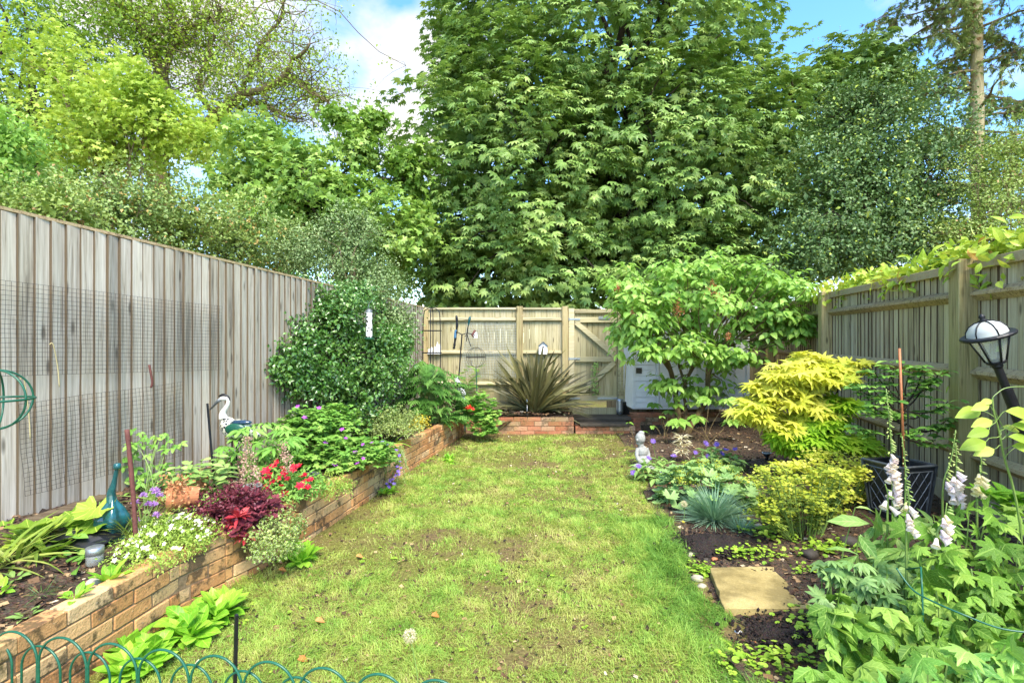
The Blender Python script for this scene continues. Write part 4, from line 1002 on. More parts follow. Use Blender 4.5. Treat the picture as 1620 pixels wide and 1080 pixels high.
# conifer
cf = thing('pine_tree', 'tall bare trunked conifer with hanging needle sprays at the top right', 'tree', P(1545, 560, 14) * A3(1, 1, 0), FAR)
mb = MB(); t = np.linspace(0, 1, 30)
bt = P(1546, 560, 14) * A3(1, 1, 0); tube(mb, bt + np.stack([np.sin(t * 6) * .03, 0 * t, t * 16], -1), .19 * (1 - t * .45), 12, False); mb.build('trunk', M['bark_conifer'], cf, smooth=True)
mb = MB(); mf = MB(); pos = []; dirs = []
for i in range(70):
    z = rng.uniform(2.8, 14.5); a = rng.uniform(0, 2 * pi); s = bt + A3(0, 0, z); Lb = rng.uniform(1.4, 3.6); d = A3(cos(a), sin(a), 0)
    if rng.random() < .3: d = nrm(d * A3(1, .4, 0)); 
    tt = np.linspace(0, 1, 12)[:, None]; p = s + d * tt * Lb + A3(0, 0, 1) * (rng.uniform(.1, .5) * tt - .55 * tt ** 2 * rng.uniform(.5, 1.2)) + np.cumsum(rng.normal(0, .02, (12, 3)), 0)
    tube(mb, p, np.linspace(.04, .01, 12), 5, False)
    dens = rng.random() ** .6
    for j in range(2, 12):
        for _ in range(int(6 * dens + 1)):
            q = p[j] + rng.normal(0, .05, 3); e = q + nrm(rng.normal(0, 1, 3) * A3(1, 1, .3)) * rng.uniform(.15, .5) + A3(0, 0, -rng.uniform(.08, .45)); c = limb(mb, q, e, .009, .004, .1, 4, .05, 3)
            k = 9; f = rng.random(k)[:, None]; pos.append(q * (1 - f) + e * f); dirs.append(np.repeat([(e - q)], k, 0) + rng.normal(0, .35, (k, 3)) * np.linalg.norm(e - q))
pos = np.concatenate(pos); dirs = np.concatenate(dirs)
T_needle = t_comp([(t_quad(.16, .1), a, 1, (0, 0, 0), 0) for a in (-.7, -.3, .1, .6)])
scatter(mf, T_needle, pos, nrm(dirs) + A3(0, 0, -.4), rdir(len(pos)), rng.uniform(.08, .16, len(pos)))
mb.build('branches', M['bark'], cf, smooth=True); mf.build('needles', L['conifer'], cf)
# laurel showing over the right fence
for i, (Ya, Yb, n, rz, lab) in enumerate(((3.0, 4.3, 130, .17, 'yellow green laurel growth over the right fence at the very edge of the picture'), (4.3, 5.6, 120, .15, 'pale laurel shoots over the right fence just beyond the big post'),
                                 (5.6, 7.4, 150, .2, 'bright green laurel leaves over the far part of the right fence'))):
    Ym = (Ya + Yb) / 2
    tree('laurel_hedge', lab, 'hedge', (FR(Ym) + .5, Ym, 0), [((FR(Ym) + .30, Ym, 2.13), (.26, (Yb - Ya) * .55, rz), n), ((FR(Ym) + .5, Ym, 1.6), (.3, (Yb - Ya) * .5, .5), n // 2)], T_oval4, 'laurel', .105, 10, .09, .04, 'twig', .0, inner=.3, amp=.35, fr=2, nodes=12, twigs=40, face=0, group='laurel hedge over the right fence', inside=60)

# ---- lilac --------------------------------------------------------------------------
lb = A3(2.82, 8.25, .06); li = thing('lilac_tree', 'multi stemmed lilac with heart shaped bright green leaves in front of the white shed', 'tree', lb)
mb = MB()
stems = [([(1086, 686), (1104, 655), (1118, 632), (1120, 600), (1122, 575), (1138, 550), (1160, 545)], .05), ([(1120, 600), (1130, 570), (1150, 540), (1175, 510)], .03),
         ([(1074, 688), (1072, 650), (1068, 620), (1062, 590), (1050, 560), (1030, 530)], .05), ([(1080, 688), (1085, 650), (1082, 615), (1092, 590), (1110, 560)], .032), ([(1085, 612), (1075, 580), (1070, 550), (1068, 500)], .025),
         ([(1092, 590), (1105, 560), (1130, 540)], .02), ([(1062, 590), (1040, 560), (1010, 520), (985, 480)], .018), ([(1120, 560), (1150, 500), (1200, 470), (1250, 450)], .02), ([(1122, 575), (1160, 520), (1180, 480)], .018), ([(1082, 615), (1100, 560), (1110, 500), (1115, 440)], .022)]
for pts, r in stems:
    c = spl([P(x, y, 8.2 + .25 * sin(j + x)) for j, (x, y) in enumerate(pts)], 16); c[0] = np.where(np.array([pts[0][1] > 680] * 3), A3(c[0][0], c[0][1], .02), c[0]); tube(mb, c, np.linspace(r, r * .6, 16), 8, False)
mb.build('stems', M['twig'], li, smooth=True)
fol = MB(); br = MB(); al = []
for c, r, n in (E(1115, 478, 8.1, 1.15, .85, .72, 250), E(1010, 500, 7.7, .5, .6, .5, 95), E(1215, 495, 7.9, .62, .6, .5, 110), E(1095, 425, 8.2, .6, .6, .3, 45), E(1180, 440, 8.2, .5, .5, .28, 40), E(1060, 550, 7.5, .75, .4, .22, 55), E(1160, 560, 7.8, .6, .4, .2, 36), E(1260, 460, 7.9, .35, .4, .25, 24), E(1110, 600, 8.0, .6, .4, .32, 26), E(1255, 520, 7.7, .3, .35, .22, 36), E(985, 450, 7.9, .28, .4, .25, 26), E(1055, 608, 7.7, .3, .3, .14, 12)):
    tips, d, _ = shell(c, r, n, .25, .5, 2.2, 3, face=.4); al.append(tips); tuft(fol, T_ovate, tips, d, 8, .10, .125, .5, 'palm', .7, upz=.6)
al = np.concatenate(al)
for p in al[::6]: limb(br, P(1110, 560, 8.1) * .5 + p * .5 + A3(0, 0, -.08), p, .012, .004, -.02, 6, .06, 4)
br.build('twigs', M['twig'], li); fol.build('foliage', L['lilac'], li)
for px, py in ((1128, 458), (1072, 490), (1152, 532), (978, 456), (1000, 496)):
    mb = MB(); s = .45 if py > 494 or px < 990 else 1; c = P(px, py, 7.25); N = int(130 * s); q = rng.normal(0, 1, (N, 3)) * A3(.042, .04, .065) * s; q[:, :2] *= np.clip(1 - q[:, 2:3] / .12, .3, 1.5)
    scatter(mb, T_small, c + q, rdir(N), rdir(N), .028); mb.build('dead_flower_head', L['rust'], li)

# ---- yellow acer ------------------------------------------------------------------------
ab = A3(X(1310, 5.5), 5.5, .1); ac = thing('japanese_maple', 'low yellow Japanese maple with layers of starry leaves above the yellow spurge', 'tree', ab)
mb = MB()
for j in range(9):
    e = P(*[(1180, 640), (1230, 600), (1280, 590), (1340, 585), (1250, 660), (1300, 640), (1340, 660), (1200, 680), (1275, 620)][j], 5.45)
    limb(mb, ab + rng.normal(0, .03, 3) * A3(1, 1, 0), e, .018, .006, .12, 10, .05, 5)
mb.build('branches', M['bark_dark'], ac, smooth=True)
fy = MB(); fg = MB()
lay = [(1265, 592, .3, .1, 46), (1215, 612, .22, .12, 34), (1310, 600, .36, .1, 55), (1345, 588, .18, .06, 20), (1250, 632, .3, .12, 40), (1195, 635, .16, .08, 20), (1300, 640, .2, .12, 26), (1225, 664, .24, .07, 32), (1290, 575, .12, .05, 18), (1180, 650, .16, .06, 30),
       (1365, 580, .08, .04, 6)]
for px, py, rx, rz, n in lay:
    px = 1268 + (px - 1268) * .84; rx *= .8; py = 618 + (py - 618) * 1.15
    tips, d, _ = shell(P(px, py, 5.35), (rx, rx * .8, rz), n, .3, .25, 5, 1, -.3, .3); tips += rng.normal(0, .025, tips.shape); tips = tips[:int(len(tips) * .75)]; d = d[:len(tips)]; tuft(fy, T_acer, tips, d + A3(0, -.45, 0), 4, .06, .125, .5, 'palm', .6, upz=.55)
for px, py, rx, rz, n in ((1280, 690, .26, .09, 80), (1270, 705, .2, .07, 50), (1340, 700, .22, .06, 40), (1365, 708, .14, .05, 22), (1300, 665, .22, .08, 60), (1320, 640, .18, .08, 40), (1240, 690, .14, .06, 20)):
    tips, d, _ = shell(P(px, py, 5.3), (rx, rx * .8, rz), n, .3, .25, 5, 1, -.3, .3); tuft(fg, T_acer, tips, d + A3(0, -.35, 0), 4, .05, .115, .45, 'palm', .5, upz=.75)
fy.build('foliage', L['acer'], ac); fg.build('lower_foliage', L['acergreen'], ac)
# pot tree (camellia like)
# ================= GARDEN PLANTS =================
def gp(px, py, zf):
    z = .1
    for _ in range(12): p = G(px, py, z); z = float(zf(np.array(p[0]), np.array(p[1])))
    p = G(px, py, z); return p
def BL(px, py): return gp(px, py, bedL_z)
def BR(px, py): return gp(px, py, bedR_z)
def LW(px, py): return gp(px, py, lawn_z)
def s2m(p): return p[1] / F                     # metres per photo pixel at that depth

def rosette(mb, tpl, c, n, size, e0=.15, e1=1.1, rad=.01, jit=.25, xs=None, rnd=None):
    a = np.arange(n) * 2.399 + rng.random() * 6; el = np.linspace(e1, e0, n) + rng.normal(0, .1, n)
    rad_ = np.stack([np.cos(a), np.sin(a), 0 * a], -1); d = rad_ * np.cos(el)[:, None] + A3(0, 0, 1) * np.sin(el)[:, None] + rng.normal(0, jit * .3, (n, 3))
    up = -rad_ * np.sin(el)[:, None] + A3(0, 0, 1) * np.cos(el)[:, None] + rng.normal(0, jit * .5, (n, 3))
    scatter(mb, tpl, np.asarray(c) + rad_ * rad, d, up, size * rng.uniform(.7, 1.15, n), rnd, xs)
def bushy(mb, tpl, c, r, n, k, spread, size, mode='palm', droop=.2, inner=.3, amp=.25, fr=6, zmin=-.3, upz=.9, face=.0, rv=.55):
    tips, d, t = shell(c, r, n, inner, amp, fr, int(rng.integers(0, 99)), zmin, face); tuft(mb, tpl, tips, d, k, spread, size, droop, mode, rv, upz); return tips
def flower(mb, c, size, n=6, d=None, tpl=None, cup=.3, lay=1):
    d = A3(0, -.5, .8) if d is None else d; d = nrm(d); x = nrm(np.cross(d, A3(.3, .1, 1))); y = np.cross(d, x)
    for q in range(lay):
        a = np.arange(n) * 2 * pi / n + q * .5 + rng.random(); r = np.cos(a)[:, None] * x + np.sin(a)[:, None] * y
        scatter(mb, tpl or T_pet, np.repeat([c], n, 0), r + d * (cup + .35 * q), d - r * cup, size * (1 - .25 * q) * rng.uniform(.85, 1.1, n))
T_pet = t_leaf(.7, .05, .1, 2, .65)
T_petn = t_leaf(.25, .05, .1, 2, .6)
T_strap = t_leaf(.06, .12, .55, 6, .3, tip=.6)
T_blade = t_leaf(.03, .1, .25, 3, .3, tip=.6)
T_spat = t_leaf(.42, .1, .28, 6, .62, wave=.02)
T_big = t_leaf(.5, .1, .3, 6, .42, tooth=.08)
T_jag3 = t_comp([(t_leaf(.55, .14, .35, 7, .55, tooth=.16), a, s, (0, 0, 0), -.05) for a, s in ((0, 1), (.85, .82), (-.85, .82))])
T_jag5 = t_comp([(t_leaf(.46, .14, .35, 7, .55, tooth=.2), a, s, (0, 0, 0), -.05) for a, s in ((0, 1), (.7, .9), (-.7, .9), (1.5, .65), (-1.5, .65))])
T_hell = t_comp([(t_leaf(.34, .1, .3, 3, .5), a, s, (0, 0, 0), -.1) for a, s in ((0, 1), (.6, .95), (-.6, .95), (1.2, .85), (-1.2, .85), (1.85, .7), (-1.85, .7))])
T_anem = t_fan(maple_r(5, 2.0, .5, .9, .10), 50, -2.6, 2.6, -.35, .35, .03)
T_round = t_fan(maple_r(9, 2.55, .12, 1, .04), 36, -2.85, 2.85, .22, .45, .05)
T_scal = t_fan(maple_r(9, 2.5, .16, 1, .06), 36, -2.8, 2.8, .3, .4, .06)
T_acan = t_comp([(t_leaf(.2, .1, .25, 3, .4), 0, 1.0, (0, 0, 0), 0)] + [(t_leaf(.3, .12, .3, 3, .4), s * (1.0 - .25 * i / 4), .42 - .06 * i, (0, .12 + .17 * i, -.01), 0) for i in range(5) for s in (1, -1)])
T_peony = t_comp([(t_leaf(.32, .12, .3, 4, .45), a, s, (0, y, 0), -.05) for a, s, y in ((0, .62, .38), (.8, .5, .34), (-.8, .5, .34), (1.1, .42, .12), (-1.1, .42, .12))])
T_trif = t_comp([(t_leaf(.55, .1, .3, 4, .4, tooth=.1), a, s, (0, y, 0), -.05) for a, s, y in ((0, .6, .4), (1.2, .55, .3), (-1.2, .55, .3))])

def plant(name, label, cat, base, leaf=None, mb=None, stem=None, stemmat='stem', group=None, part='foliage'):
    r = thing(name, label, cat, base, group)
    if mb is not None: mb.build(part, L[leaf], r)
    if stem is not None and stem.n: stem.build('stems', M.get(stemmat) or L[stemmat], r)
    return r
def bloom_parts(root, mat, pts, size, n=6, lay=1, tpl=None, cup=.3, name='flower', d=None, vary=.2, centre=None):
    for c in pts:
        mb = MB(); flower(mb, np.asarray(c, float), size * rng.uniform(1 - vary, 1 + vary), n, (A3(0, -.6, .8) + rng.normal(0, .25, 3)) if d is None else d, tpl, cup, lay)
        f = mb.build(name, L[mat], root, origin=c)
        if centre: m2 = MB(); ball(m2, np.asarray(c) + A3(0, -.003, .006), size * .22, 6, 5); m2.build('flower_centre', M[centre], f)

# ---------- raised bed, near to far ----------
c = BL(25, 880); mb = MB(); 
for i in range(3):
    q = BL(-10 + 35 * i, 900 - 12 * i); rosette(mb, T_strap, q, 20, .29, .12, 1.0, .02, .5, xs=1.1)
plant('strappy_plant', 'clump of flopping strap leaves in the near left corner of the raised bed', 'plant', c, 'strap', mb)
# round leaved mallow
b = BL(150, 858); st = MB(); mb = MB()
for (px, py, s, tl) in ((155, 812, .115, (.1, -.8, .7)), (128, 808, .09, (-.5, -.4, .8)), (158, 793, .1, (.2, -.2, 1)), (108, 850, .075, (-.3, -.7, .6)), (185, 822, .06, (.5, -.5, .6)), (120, 840, .07, (-.4, -.5, .7)), (178, 846, .06, (.6, -.6, .4)), (22, 832, .085, (-.2, -.7, .8)), (100, 830, .06, (-.6, -.3, .8))):
    p = P(px, py, b[1] + .02); limb(st, b + rng.normal(0, .01, 3), p, .005, .003, .1, 6, .03, 5); scatter(mb, T_round, [p + A3(0, 0, .0)], [A3(rng.normal(0, .5), -.75, -.45)], [A3(tl[0] * .5, -.6, .8)], s * 1.1)
plant('mallow_plant', 'plant with big round crinkled lime leaves on long stalks beside the teal glass ornament', 'plant', b, 'mallow', mb, st)
for lab, (px, py), n, s in (('lettuce like rosette leaning on top of the brick wall beside the glass jar lamp', (172, 922), 9, .125), ('small leafy rosette on the wall edge just nearer than the larger rosette', (118, 948), 7, .09)):
    c = BL(px, py); mb = MB(); rosette(mb, T_spat, c, n, s, .25, 1.2, .01, .4); rosette(mb, T_spat, c, 5, s * .6, .6, 1.3); plant('foxglove_seedling', lab, 'plant', c, 'hosta', mb, group='rosettes on the bed edge')
for lab, (px, py), t, m, s in (('tiny silvery seedling with oval leaves at the near left of the bare bed soil', (42, 975), T_oval4, 'sagey', .05), ('tiny dark fine leaved tuft on the bare bed soil', (66, 940), T_blade, 'evergreen', .07), ('little seedling at the left edge of the picture beside the strap leaves', (2, 935), T_oval4, 'hosta', .06),
                               ('small low seedling with paired leaves below the strap leaves', (24, 915), T_oval4, 'sagey', .05)):
    c = BL(px, py); mb = MB(); rosette(mb, t, c, 12 if t is T_oval4 else 40, s, .1, .9, .015, .6); plant('seedling', lab, 'plant', c, m, mb, group='seedlings in the raised bed')
# white flowered mound
c = BL(268, 868); c[2] += .02; mb = MB(); tips = bushy(mb, T_small_n, c, (.21, .29, .12), 420, 13, .03, .02, 'small', 0, .5, .2, 8, -.1, face=0)
r = plant('candytuft', 'low mound of fine leaves sprinkled with small white flowers against the wall top', 'plant', c, 'thyme', mb)
mb = MB(); tp, d, _ = shell(c, (.22, .3, .145), 300, .92, .15, 8, 4, .0); tp = tp[(tp[:, 2] > c[2] + .04)]; tp = tp[:98]
bloom_parts(r, 'white', tp, .0135, 5, 1)
# chives
c = BL(222, 850); st = MB(); mb = MB(); heads = []
for px, py in ((227, 784), (243, 775), (253, 783), (234, 797), (243, 798), (247, 815), (189, 810), (206, 838), (216, 824), (206, 862), (247, 777), (215, 795)):
    p = P(px, py, c[1] + rng.normal(.02, .05)); heads.append(p); limb(st, c + rng.normal(0, .05, 3) * A3(1, 1, 0), p, .003, .002, .05, 7, .02, 4)
rosette(mb, T_blade, c, 90, .22, .5, 1.3, .05, .5)
r = plant('chive_plant', 'clump of chives with round mauve flower heads around the rusty stake', 'plant', c, 'strap', mb, st)
for p in heads:
    m = MB(); scatter(m, T_petn, np.repeat([p], 40, 0), rdir(40, -.3, 1), rdir(40), .027); m.build('flower_head', L['mauve'], r, origin=p)
# raspberry like leaves by the netting
b = BL(245, 790); mb = MB(); st = MB()
for px, py, s in ((215, 700, .1), (228, 718, .1), (258, 685, .08), (270, 700, .09), (248, 690, .07), (262, 705, .08), (212, 745, .09), (238, 740, .1), (258, 745, .1), (225, 755, .09), (200, 730, .08), (275, 750, .08), (235, 765, .09), (190, 755, .07), (215, 770, .08), (250, 770, .09), (222, 690, .06)):
    p = P(px, py, b[1] + .12 + rng.normal(0, .04)); limb(st, b + rng.normal(0, .03, 3) * A3(1, 1, 0), p, .004, .002, .08, 6, .04, 4); scatter(mb, T_trif, p + rng.normal(0, .03, (5, 3)), np.stack([rng.normal(0, 1, 5), rng.normal(-.5, .5, 5), rng.normal(-.2, .3, 5)], -1), A3(0, -.5, .8) + rng.normal(0, .2, (5, 3)), s * rng.uniform(.6, 1.15, 5))
plant('raspberry_plant', 'leafy raspberry shoots growing up against the loose netting', 'plant', b, 'geranium', mb, st)
rosette(mb2 := MB(), T_strap, BL(275, 800), 26, .26, .3, 1.2, .03, .5, xs=.6); plant('grass_tuft', 'tuft of thin arching grass leaves behind the fallen terracotta pot', 'plant', BL(275, 800), 'strap', mb2)
# sage like shrub
b = BL(312, 800); mb = MB(); st = MB()
for px, py in ((262, 745), (285, 740), (300, 735), (320, 728), (335, 735), (345, 722), (290, 760), (310, 755), (330, 760), (350, 750), (275, 770), (300, 778), (325, 780), (345, 772), (318, 745), (360, 740), (270, 790), (290, 795)):
    p = P(px, py, b[1] + rng.normal(0, .06)); limb(st, b + rng.normal(0, .02, 3), p, .004, .002, .02, 6, .03, 4)
    for k in range(4): scatter(mb, T_oval4, np.repeat([p + A3(0, 0, -.03 * k)], 3, 0), rdir(3, -.1, .5), A3(0, -.3, 1) + rng.normal(0, .2, (3, 3)), .075)
plant('sage_plant', 'bush of soft pale green oval leaves between the terracotta pot and the purple foliage', 'shrub', b, 'sagey', mb, st)
# heuchera
b = BL(388, 830); mb = MB(); bushy(mb, T_scal, b + A3(0, 0, .06), (.25, .2, .13), 60, 3, .05, .04, 'palm', .2, .3, .3, 8, -.2)
bushy(mb, T_small, b + A3(-.06, 0, .1), (.26, .2, .15), 210, 9, .03, .026, 'small', .0)
r = plant('heuchera', 'dark purple crinkled foliage spilling over the brick wall', 'plant', b, 'heuchera', mb)
mb = MB()
for px, py, s in ((377, 818, .075), (388, 850, .065), (368, 830, .05)): rosette(mb, T_leaflet, P(px, py, b[1] - .18), 24, s, -.2, 1.2, .005, .6)
mb.build('red_rosette', L['redtip'], r)
b2 = BL(396, 800); mb = MB(); st = MB()
for px, py in ((392, 690), (400, 715), (385, 720), (405, 740), (380, 745), (395, 760), (370, 760), (410, 775), (388, 735), (450, 700), (455, 720)):
    p = P(px, py, b2[1] + rng.normal(0, .05)); limb(st, b2, p, .003, .002, .02, 6, .02, 4)
    N = 90; tt = rng.random(N); scatter(mb, T_small, p + np.stack([rng.normal(0, .018, N), rng.normal(0, .018, N), -tt * .12], -1), rdir(N), rdir(N), .018)
r = plant('heuchera', 'tall frothy pinkish flower spikes rising behind the red flowers', 'plant', b2, 'heuchpink', mb, st, part='flower_spikes')
c = BL(438, 838); c[2] += .02; mb = MB(); bushy(mb, T_small, c + A3(0.02, -.05, -.02), (.16, .2, .13), 210, 10, .025, .022, 'small', .3, .4, .25, 8, -1); plant('euonymus', 'small leaved bronze and cream trailer hanging over the wall right of the purple foliage', 'plant', c, 'variegated', mb)
# pot with red flowers
c = BL(452, 792); mb = MB(); bushy(mb, T_small_n, c + A3(0, 0, .08), (.25, .2, .12), 170, 10, .04, .04, 'small', .0)
r = plant('dianthus', 'mound of crimson flowers on the raised bed in front of the peony', 'plant', c, 'peony', mb)
fl_ = [(420, 745), (433, 737), (438, 730), (447, 740), (462, 738), (472, 737), (418, 757), (410, 765), (425, 768), (449, 748), (415, 775), (430, 762), (480, 752), (483, 762), (492, 758), (475, 768), (455, 757), (435, 775), (445, 768), (412, 790), (450, 780), (465, 742), (427, 752), (440, 757), (487, 770)]
bloom_parts(r, 'red', [P(x, y, c[1] - .08 + rng.normal(0, .05)) + A3(0, 0, .0) for x, y in fl_], .034, 6, 2)
# peony
b = BL(405, 765); mb = MB(); st = MB()
for px, py in ((355, 705), (372, 690), (388, 678), (405, 672), (420, 668), (436, 672), (450, 680), (440, 690), (425, 690), (410, 695), (395, 700), (380, 712), (365, 722), (425, 708), (440, 705), (412, 715), (398, 725), (378, 735), (430, 725), (415, 735), (448, 695), (400, 686), (460, 690), (470, 700)):
    p = P(px, py, b[1] + rng.normal(0, .1)); limb(st, b + rng.normal(0, .03, 3), p, .005, .003, .02, 6, .03, 5)
    N = 4; a = rng.uniform(0, 6.28, N); scatter(mb, T_peony, np.repeat([p], N, 0), np.stack([np.cos(a), np.sin(a) - .3, -.15 + 0 * a], -1), A3(0, -.25, 1) + rng.normal(0, .2, (N, 3)), rng.uniform(.13, .19, N))
plant('peony', 'lush peony clump with pointed divided leaves beside the metal heron', 'plant', b, 'peony', mb, st)
# geranium mound
b = BL(520, 745); mb = MB()
for px, py, rx, rz in ((500, 705, .3, .22), (540, 720, .32, .2), (480, 680, .22, .2), (575, 722, .24, .14), (515, 668, .26, .14), (470, 730, .2, .12)):
    bushy(mb, T_lobed, P(px, py, b[1] + .35 * (745 - py) / 80 - .05), (rx, rx * .9, rz), 120, 6, .05, .042, 'palm', .15, .3, .3, 5, -.3)
r = plant('hardy_geranium', 'wide mound of lobed geranium leaves dotted with purple flowers in the middle of the bed', 'plant', b, 'geranium', mb)
bloom_parts(r, 'magenta', [P(x, y, b[1] + .35 * (745 - y) / 80 - .3) for x, y in ((471, 643), (505, 645), (495, 679), (547, 693), (562, 715), (575, 725), (565, 733), (541, 679), (515, 700), (574, 703), (482, 660), (530, 735), (588, 700))], .026, 5)
# little fillers
c = BL(528, 776); mb = MB(); bushy(mb, T_small_n, c + A3(0, 0, .02), (.16, .14, .1), 130, 10, .02, .022, 'small'); plant('thyme', 'small bright lime thyme clump on the wall edge beside the round dish', 'plant', c, 'thyme', mb)
c = BL(585, 728); mb = MB(); bushy(mb, T_lobed, c + A3(.06, 0, .02), (.2, .2, .07), 90, 6, .03, .03, 'palm'); r = plant('aubrieta', 'grey green mat with violet flowers at the break in the brick wall', 'plant', c, 'sagey', mb)
bloom_parts(r, 'violet', [P(x, y, c[1] - .1) for x, y in ((585, 710), (590, 716), (598, 700), (605, 698), (613, 704), (576, 727), (565, 732), (582, 700))], .024, 5)
c = P(618, 712, 5.25); mb = MB(); st = MB()
for i in range(46):
    p = c + A3(rng.uniform(-.09, .13), rng.uniform(-.1, .12), rng.uniform(-.02, .04)); q = p + A3(rng.normal(.03, .04), -rng.uniform(.02, .1), -rng.uniform(.08, .32)); limb(st, p, q, .002, .001, .1, 5, .05, 3); f = rng.random(14)[:, None]; scatter(mb, T_small, p * (1 - f) + q * f, rdir(14), rdir(14), .022)
r = plant('campanula', 'trailing pale stems with violet bells hanging down the gap in the brick wall', 'plant', c, 'variegated', mb, st)
bloom_parts(r, 'violet', [P(x, y, 5.05) for x, y in ((630, 745), (633, 730), (632, 720), (628, 738), (622, 758), (626, 752), (618, 760), (631, 750), (612, 765), (627, 712), (634, 740), (615, 770), (623, 765))], .024, 5)
c = BL(625, 697); mb = MB(); bushy(mb, T_small_n, c + A3(0, 0, .16), (.3, .26, .22), 260, 14, .04, .036, 'small', inner=.2); plant('variegated_euonymus', 'rounded bush of thin cream edged leaves near the far end of the raised bed', 'shrub', c, 'variegated', mb)
c = BL(610, 700); mb = MB(); rosette(mb, T_strap, c, 40, .22, .0, .6, .12, .6, xs=.8); plant('daylily', 'low fringe of bright strap leaves lying over the far wall edge', 'plant', c, 'hosta', mb)
c = BL(664, 682); mb = MB(); bushy(mb, T_small, c + A3(0, 0, .08), (.15, .12, .12), 80, 8, .03, .03, 'small'); plant('golden_euonymus', 'small yellow leaved plant between the cream edged bush and the jagged leaves', 'plant', c, 'gold', mb)
c = BL(505, 700); mb = MB(); bushy(mb, T_petn, P(456, 667, 5.0), (.06, .05, .06), 30, 6, .02, .03, 'small'); plant('pale_flower', 'pale blue flower tuft at the top right of the peony leaves', 'flower', P(456, 667, 5.0), 'clock', mb)
# acanthus like
b = BL(690, 668); mb = MB(); st = MB()
tips, d, _ = shell(b + A3(-.17, .1, .3), (.45, .4, .6), 260, .4, .25, 4, 7, -.35, .3)
for p, q in zip(tips, d):
    scatter(mb, T_acan, [p], [A3(q[0], q[1] - .25, -.15 - .2 * rng.random())], [A3(q[0] * .6, q[1] * .6 - .2, 1)], rng.uniform(.2, .31)); limb(st, b + A3(q[0] * .1, q[1] * .1, 0), p, .005, .003, .05, 5, .03, 3) if rng.random() < .4 else None
tips, d, _ = shell(b + A3(.05, -.25, .1), (.3, .2, .22), 60, .3, .25, 4, 9, -.3)
scatter(mb, T_acan, tips, d + A3(0, -.3, -.2), d * .5 + A3(0, -.2, 1), rng.uniform(.1, .2, len(tips)))
plant('acanthus', 'big clump of dark deeply cut leaves in the far left corner under the frame', 'plant', b, 'acanthus', mb, st)
# scarlet pelargonium spilling over the corner
c = A3(X(758, 7.75), 7.75, .34); mb = MB(); bushy(mb, T_round, c + A3(0, -.02, .08), (.26, .2, .26), 85, 5, .06, .05, 'palm', .2, .3, .3, 5, -.6); bushy(mb, T_round, c + A3(.1, -.12, -.16), (.16, .1, .16), 36, 5, .06, .045, 'palm'); 
r = plant('pelargonium', 'round leaved plant with one scarlet flower where the two brick walls meet', 'plant', c, 'geranium', mb)
bloom_parts(r, 'scarlet', [P(742, 644, 7.4), P(748, 647, 7.4), P(737, 646, 7.42)], .05, 6, 2)
c = A3(X(745, 8.7), 8.7, .3); mb = MB(); bushy(mb, T_acan, c + A3(0, 0, .35), (.28, .2, .42), 60, 1, .02, .17, 'palm', .2); plant('leafy_shoots', 'leafy green shoots standing between the white ornament and the wire globe', 'plant', c, 'lilac', mb)
# phormium
b = A3(X(846, 8.62), 8.62, .27); ph = thing('phormium', 'large spiky bronze green phormium with sword leaves in front of the back fence', 'plant', b); mb = MB()
N = 130; a = np.clip(rng.normal(0, .8, N), -1.8, 1.8); dd = np.stack([np.sin(a), rng.normal(-.25, .35, N), np.cos(a) * .95 + .12], -1)
V0, T0, U0 = t_leaf(.06, .25, 0, 8, .25, tip=.5)
for i in range(N):
    cu = rng.uniform(.0, .5) * (.3 + abs(a[i])); V = V0.copy(); V[:, 2] -= cu * V[:, 1] ** 2.2
    if rng.random() < .3: V[:, 2] -= 1.3 * np.clip(V[:, 1] - .6, 0, 1)
    s = rng.uniform(.8, 1.25) * (1.0 - .1 * abs(a[i])); scatter(mb, (V, T0, U0), [b + rng.normal(0, .05, 3) * A3(1, 1, 0)], [dd[i]], [A3(-dd[i][0] * .2, rng.normal(-.6, .5), .8)], s)
mb.build('leaves', L['phormium'], ph)
# climber on the gate
c = P(941, 596, 8.88); mb = MB(); st = MB(); tube(st, [P(941 + 2 * sin(i), 624 - i * 5, 8.9) for i in range(11)], .006, 4); N = 90; scatter(mb, T_small, np.array([P(941 + rng.normal(0, 3), rng.uniform(572, 624), 8.88) for _ in range(N)]), rdir(N), A3(0, -1, .4) + rdir(N) * .4, .045); plant('ivy', 'thin ivy stem climbing the wooden gate', 'climber', c, 'sagey', mb, st)

# ---------- foot of the wall on the lawn ----------
GR = 'leafy rosettes along the foot of the brick wall'
for px, py, rx, n, s, lab in ((285, 990, .2, 34, .17, 'second large fresh green leafy clump from the front along the wall foot'), (205, 1035, .26, 42, .16, 'large leafy clump at the wall foot just behind the green hoop edging'), (448, 888, .17, 30, .13, 'medium leafy clump at the wall foot below the purple foliage'),
                           (605, 782, .08, 12, .09, 'tiny rosette at the wall foot below the trailing violet bells'), (700, 730, .16, 20, .09, 'low sprawling weeds at the foot of the far wall'), (330, 960, .1, 14, .12, 'small leafy sprout on the far side of the large clumps by the near wall')):
    c = LW(px, py); c[0] += rx * .45; mb = MB()
    for k in range(max(2, n // 6)):
        q = c + rng.normal(0, rx * .4, 3) * A3(1, 1, 0); q[0] = max(q[0], WX(q[1]) + .03); rosette(mb, T_spat, q + A3(0, 0, .02), 15, s * .82, .15, 1.15, .01, .5, xs=1.15)
    plant('leafy_rosette', lab, 'plant', c, 'hosta', mb, group=GR)
c = LW(55, 1075); c = A3(X(70, 1.7), 1.7, .02); mb = MB(); 
for k in range(5): rosette(mb, T_big, A3(X(30 + 45 * k, 1.66), 1.66 + rng.normal(0, .04), 0.02), 8, .22, .5, 1.3, .01, .4)
plant('foreground_plant', 'broad soft leaves poking up through the green hoops at the bottom left', 'plant', c, 'foxleaf', mb)
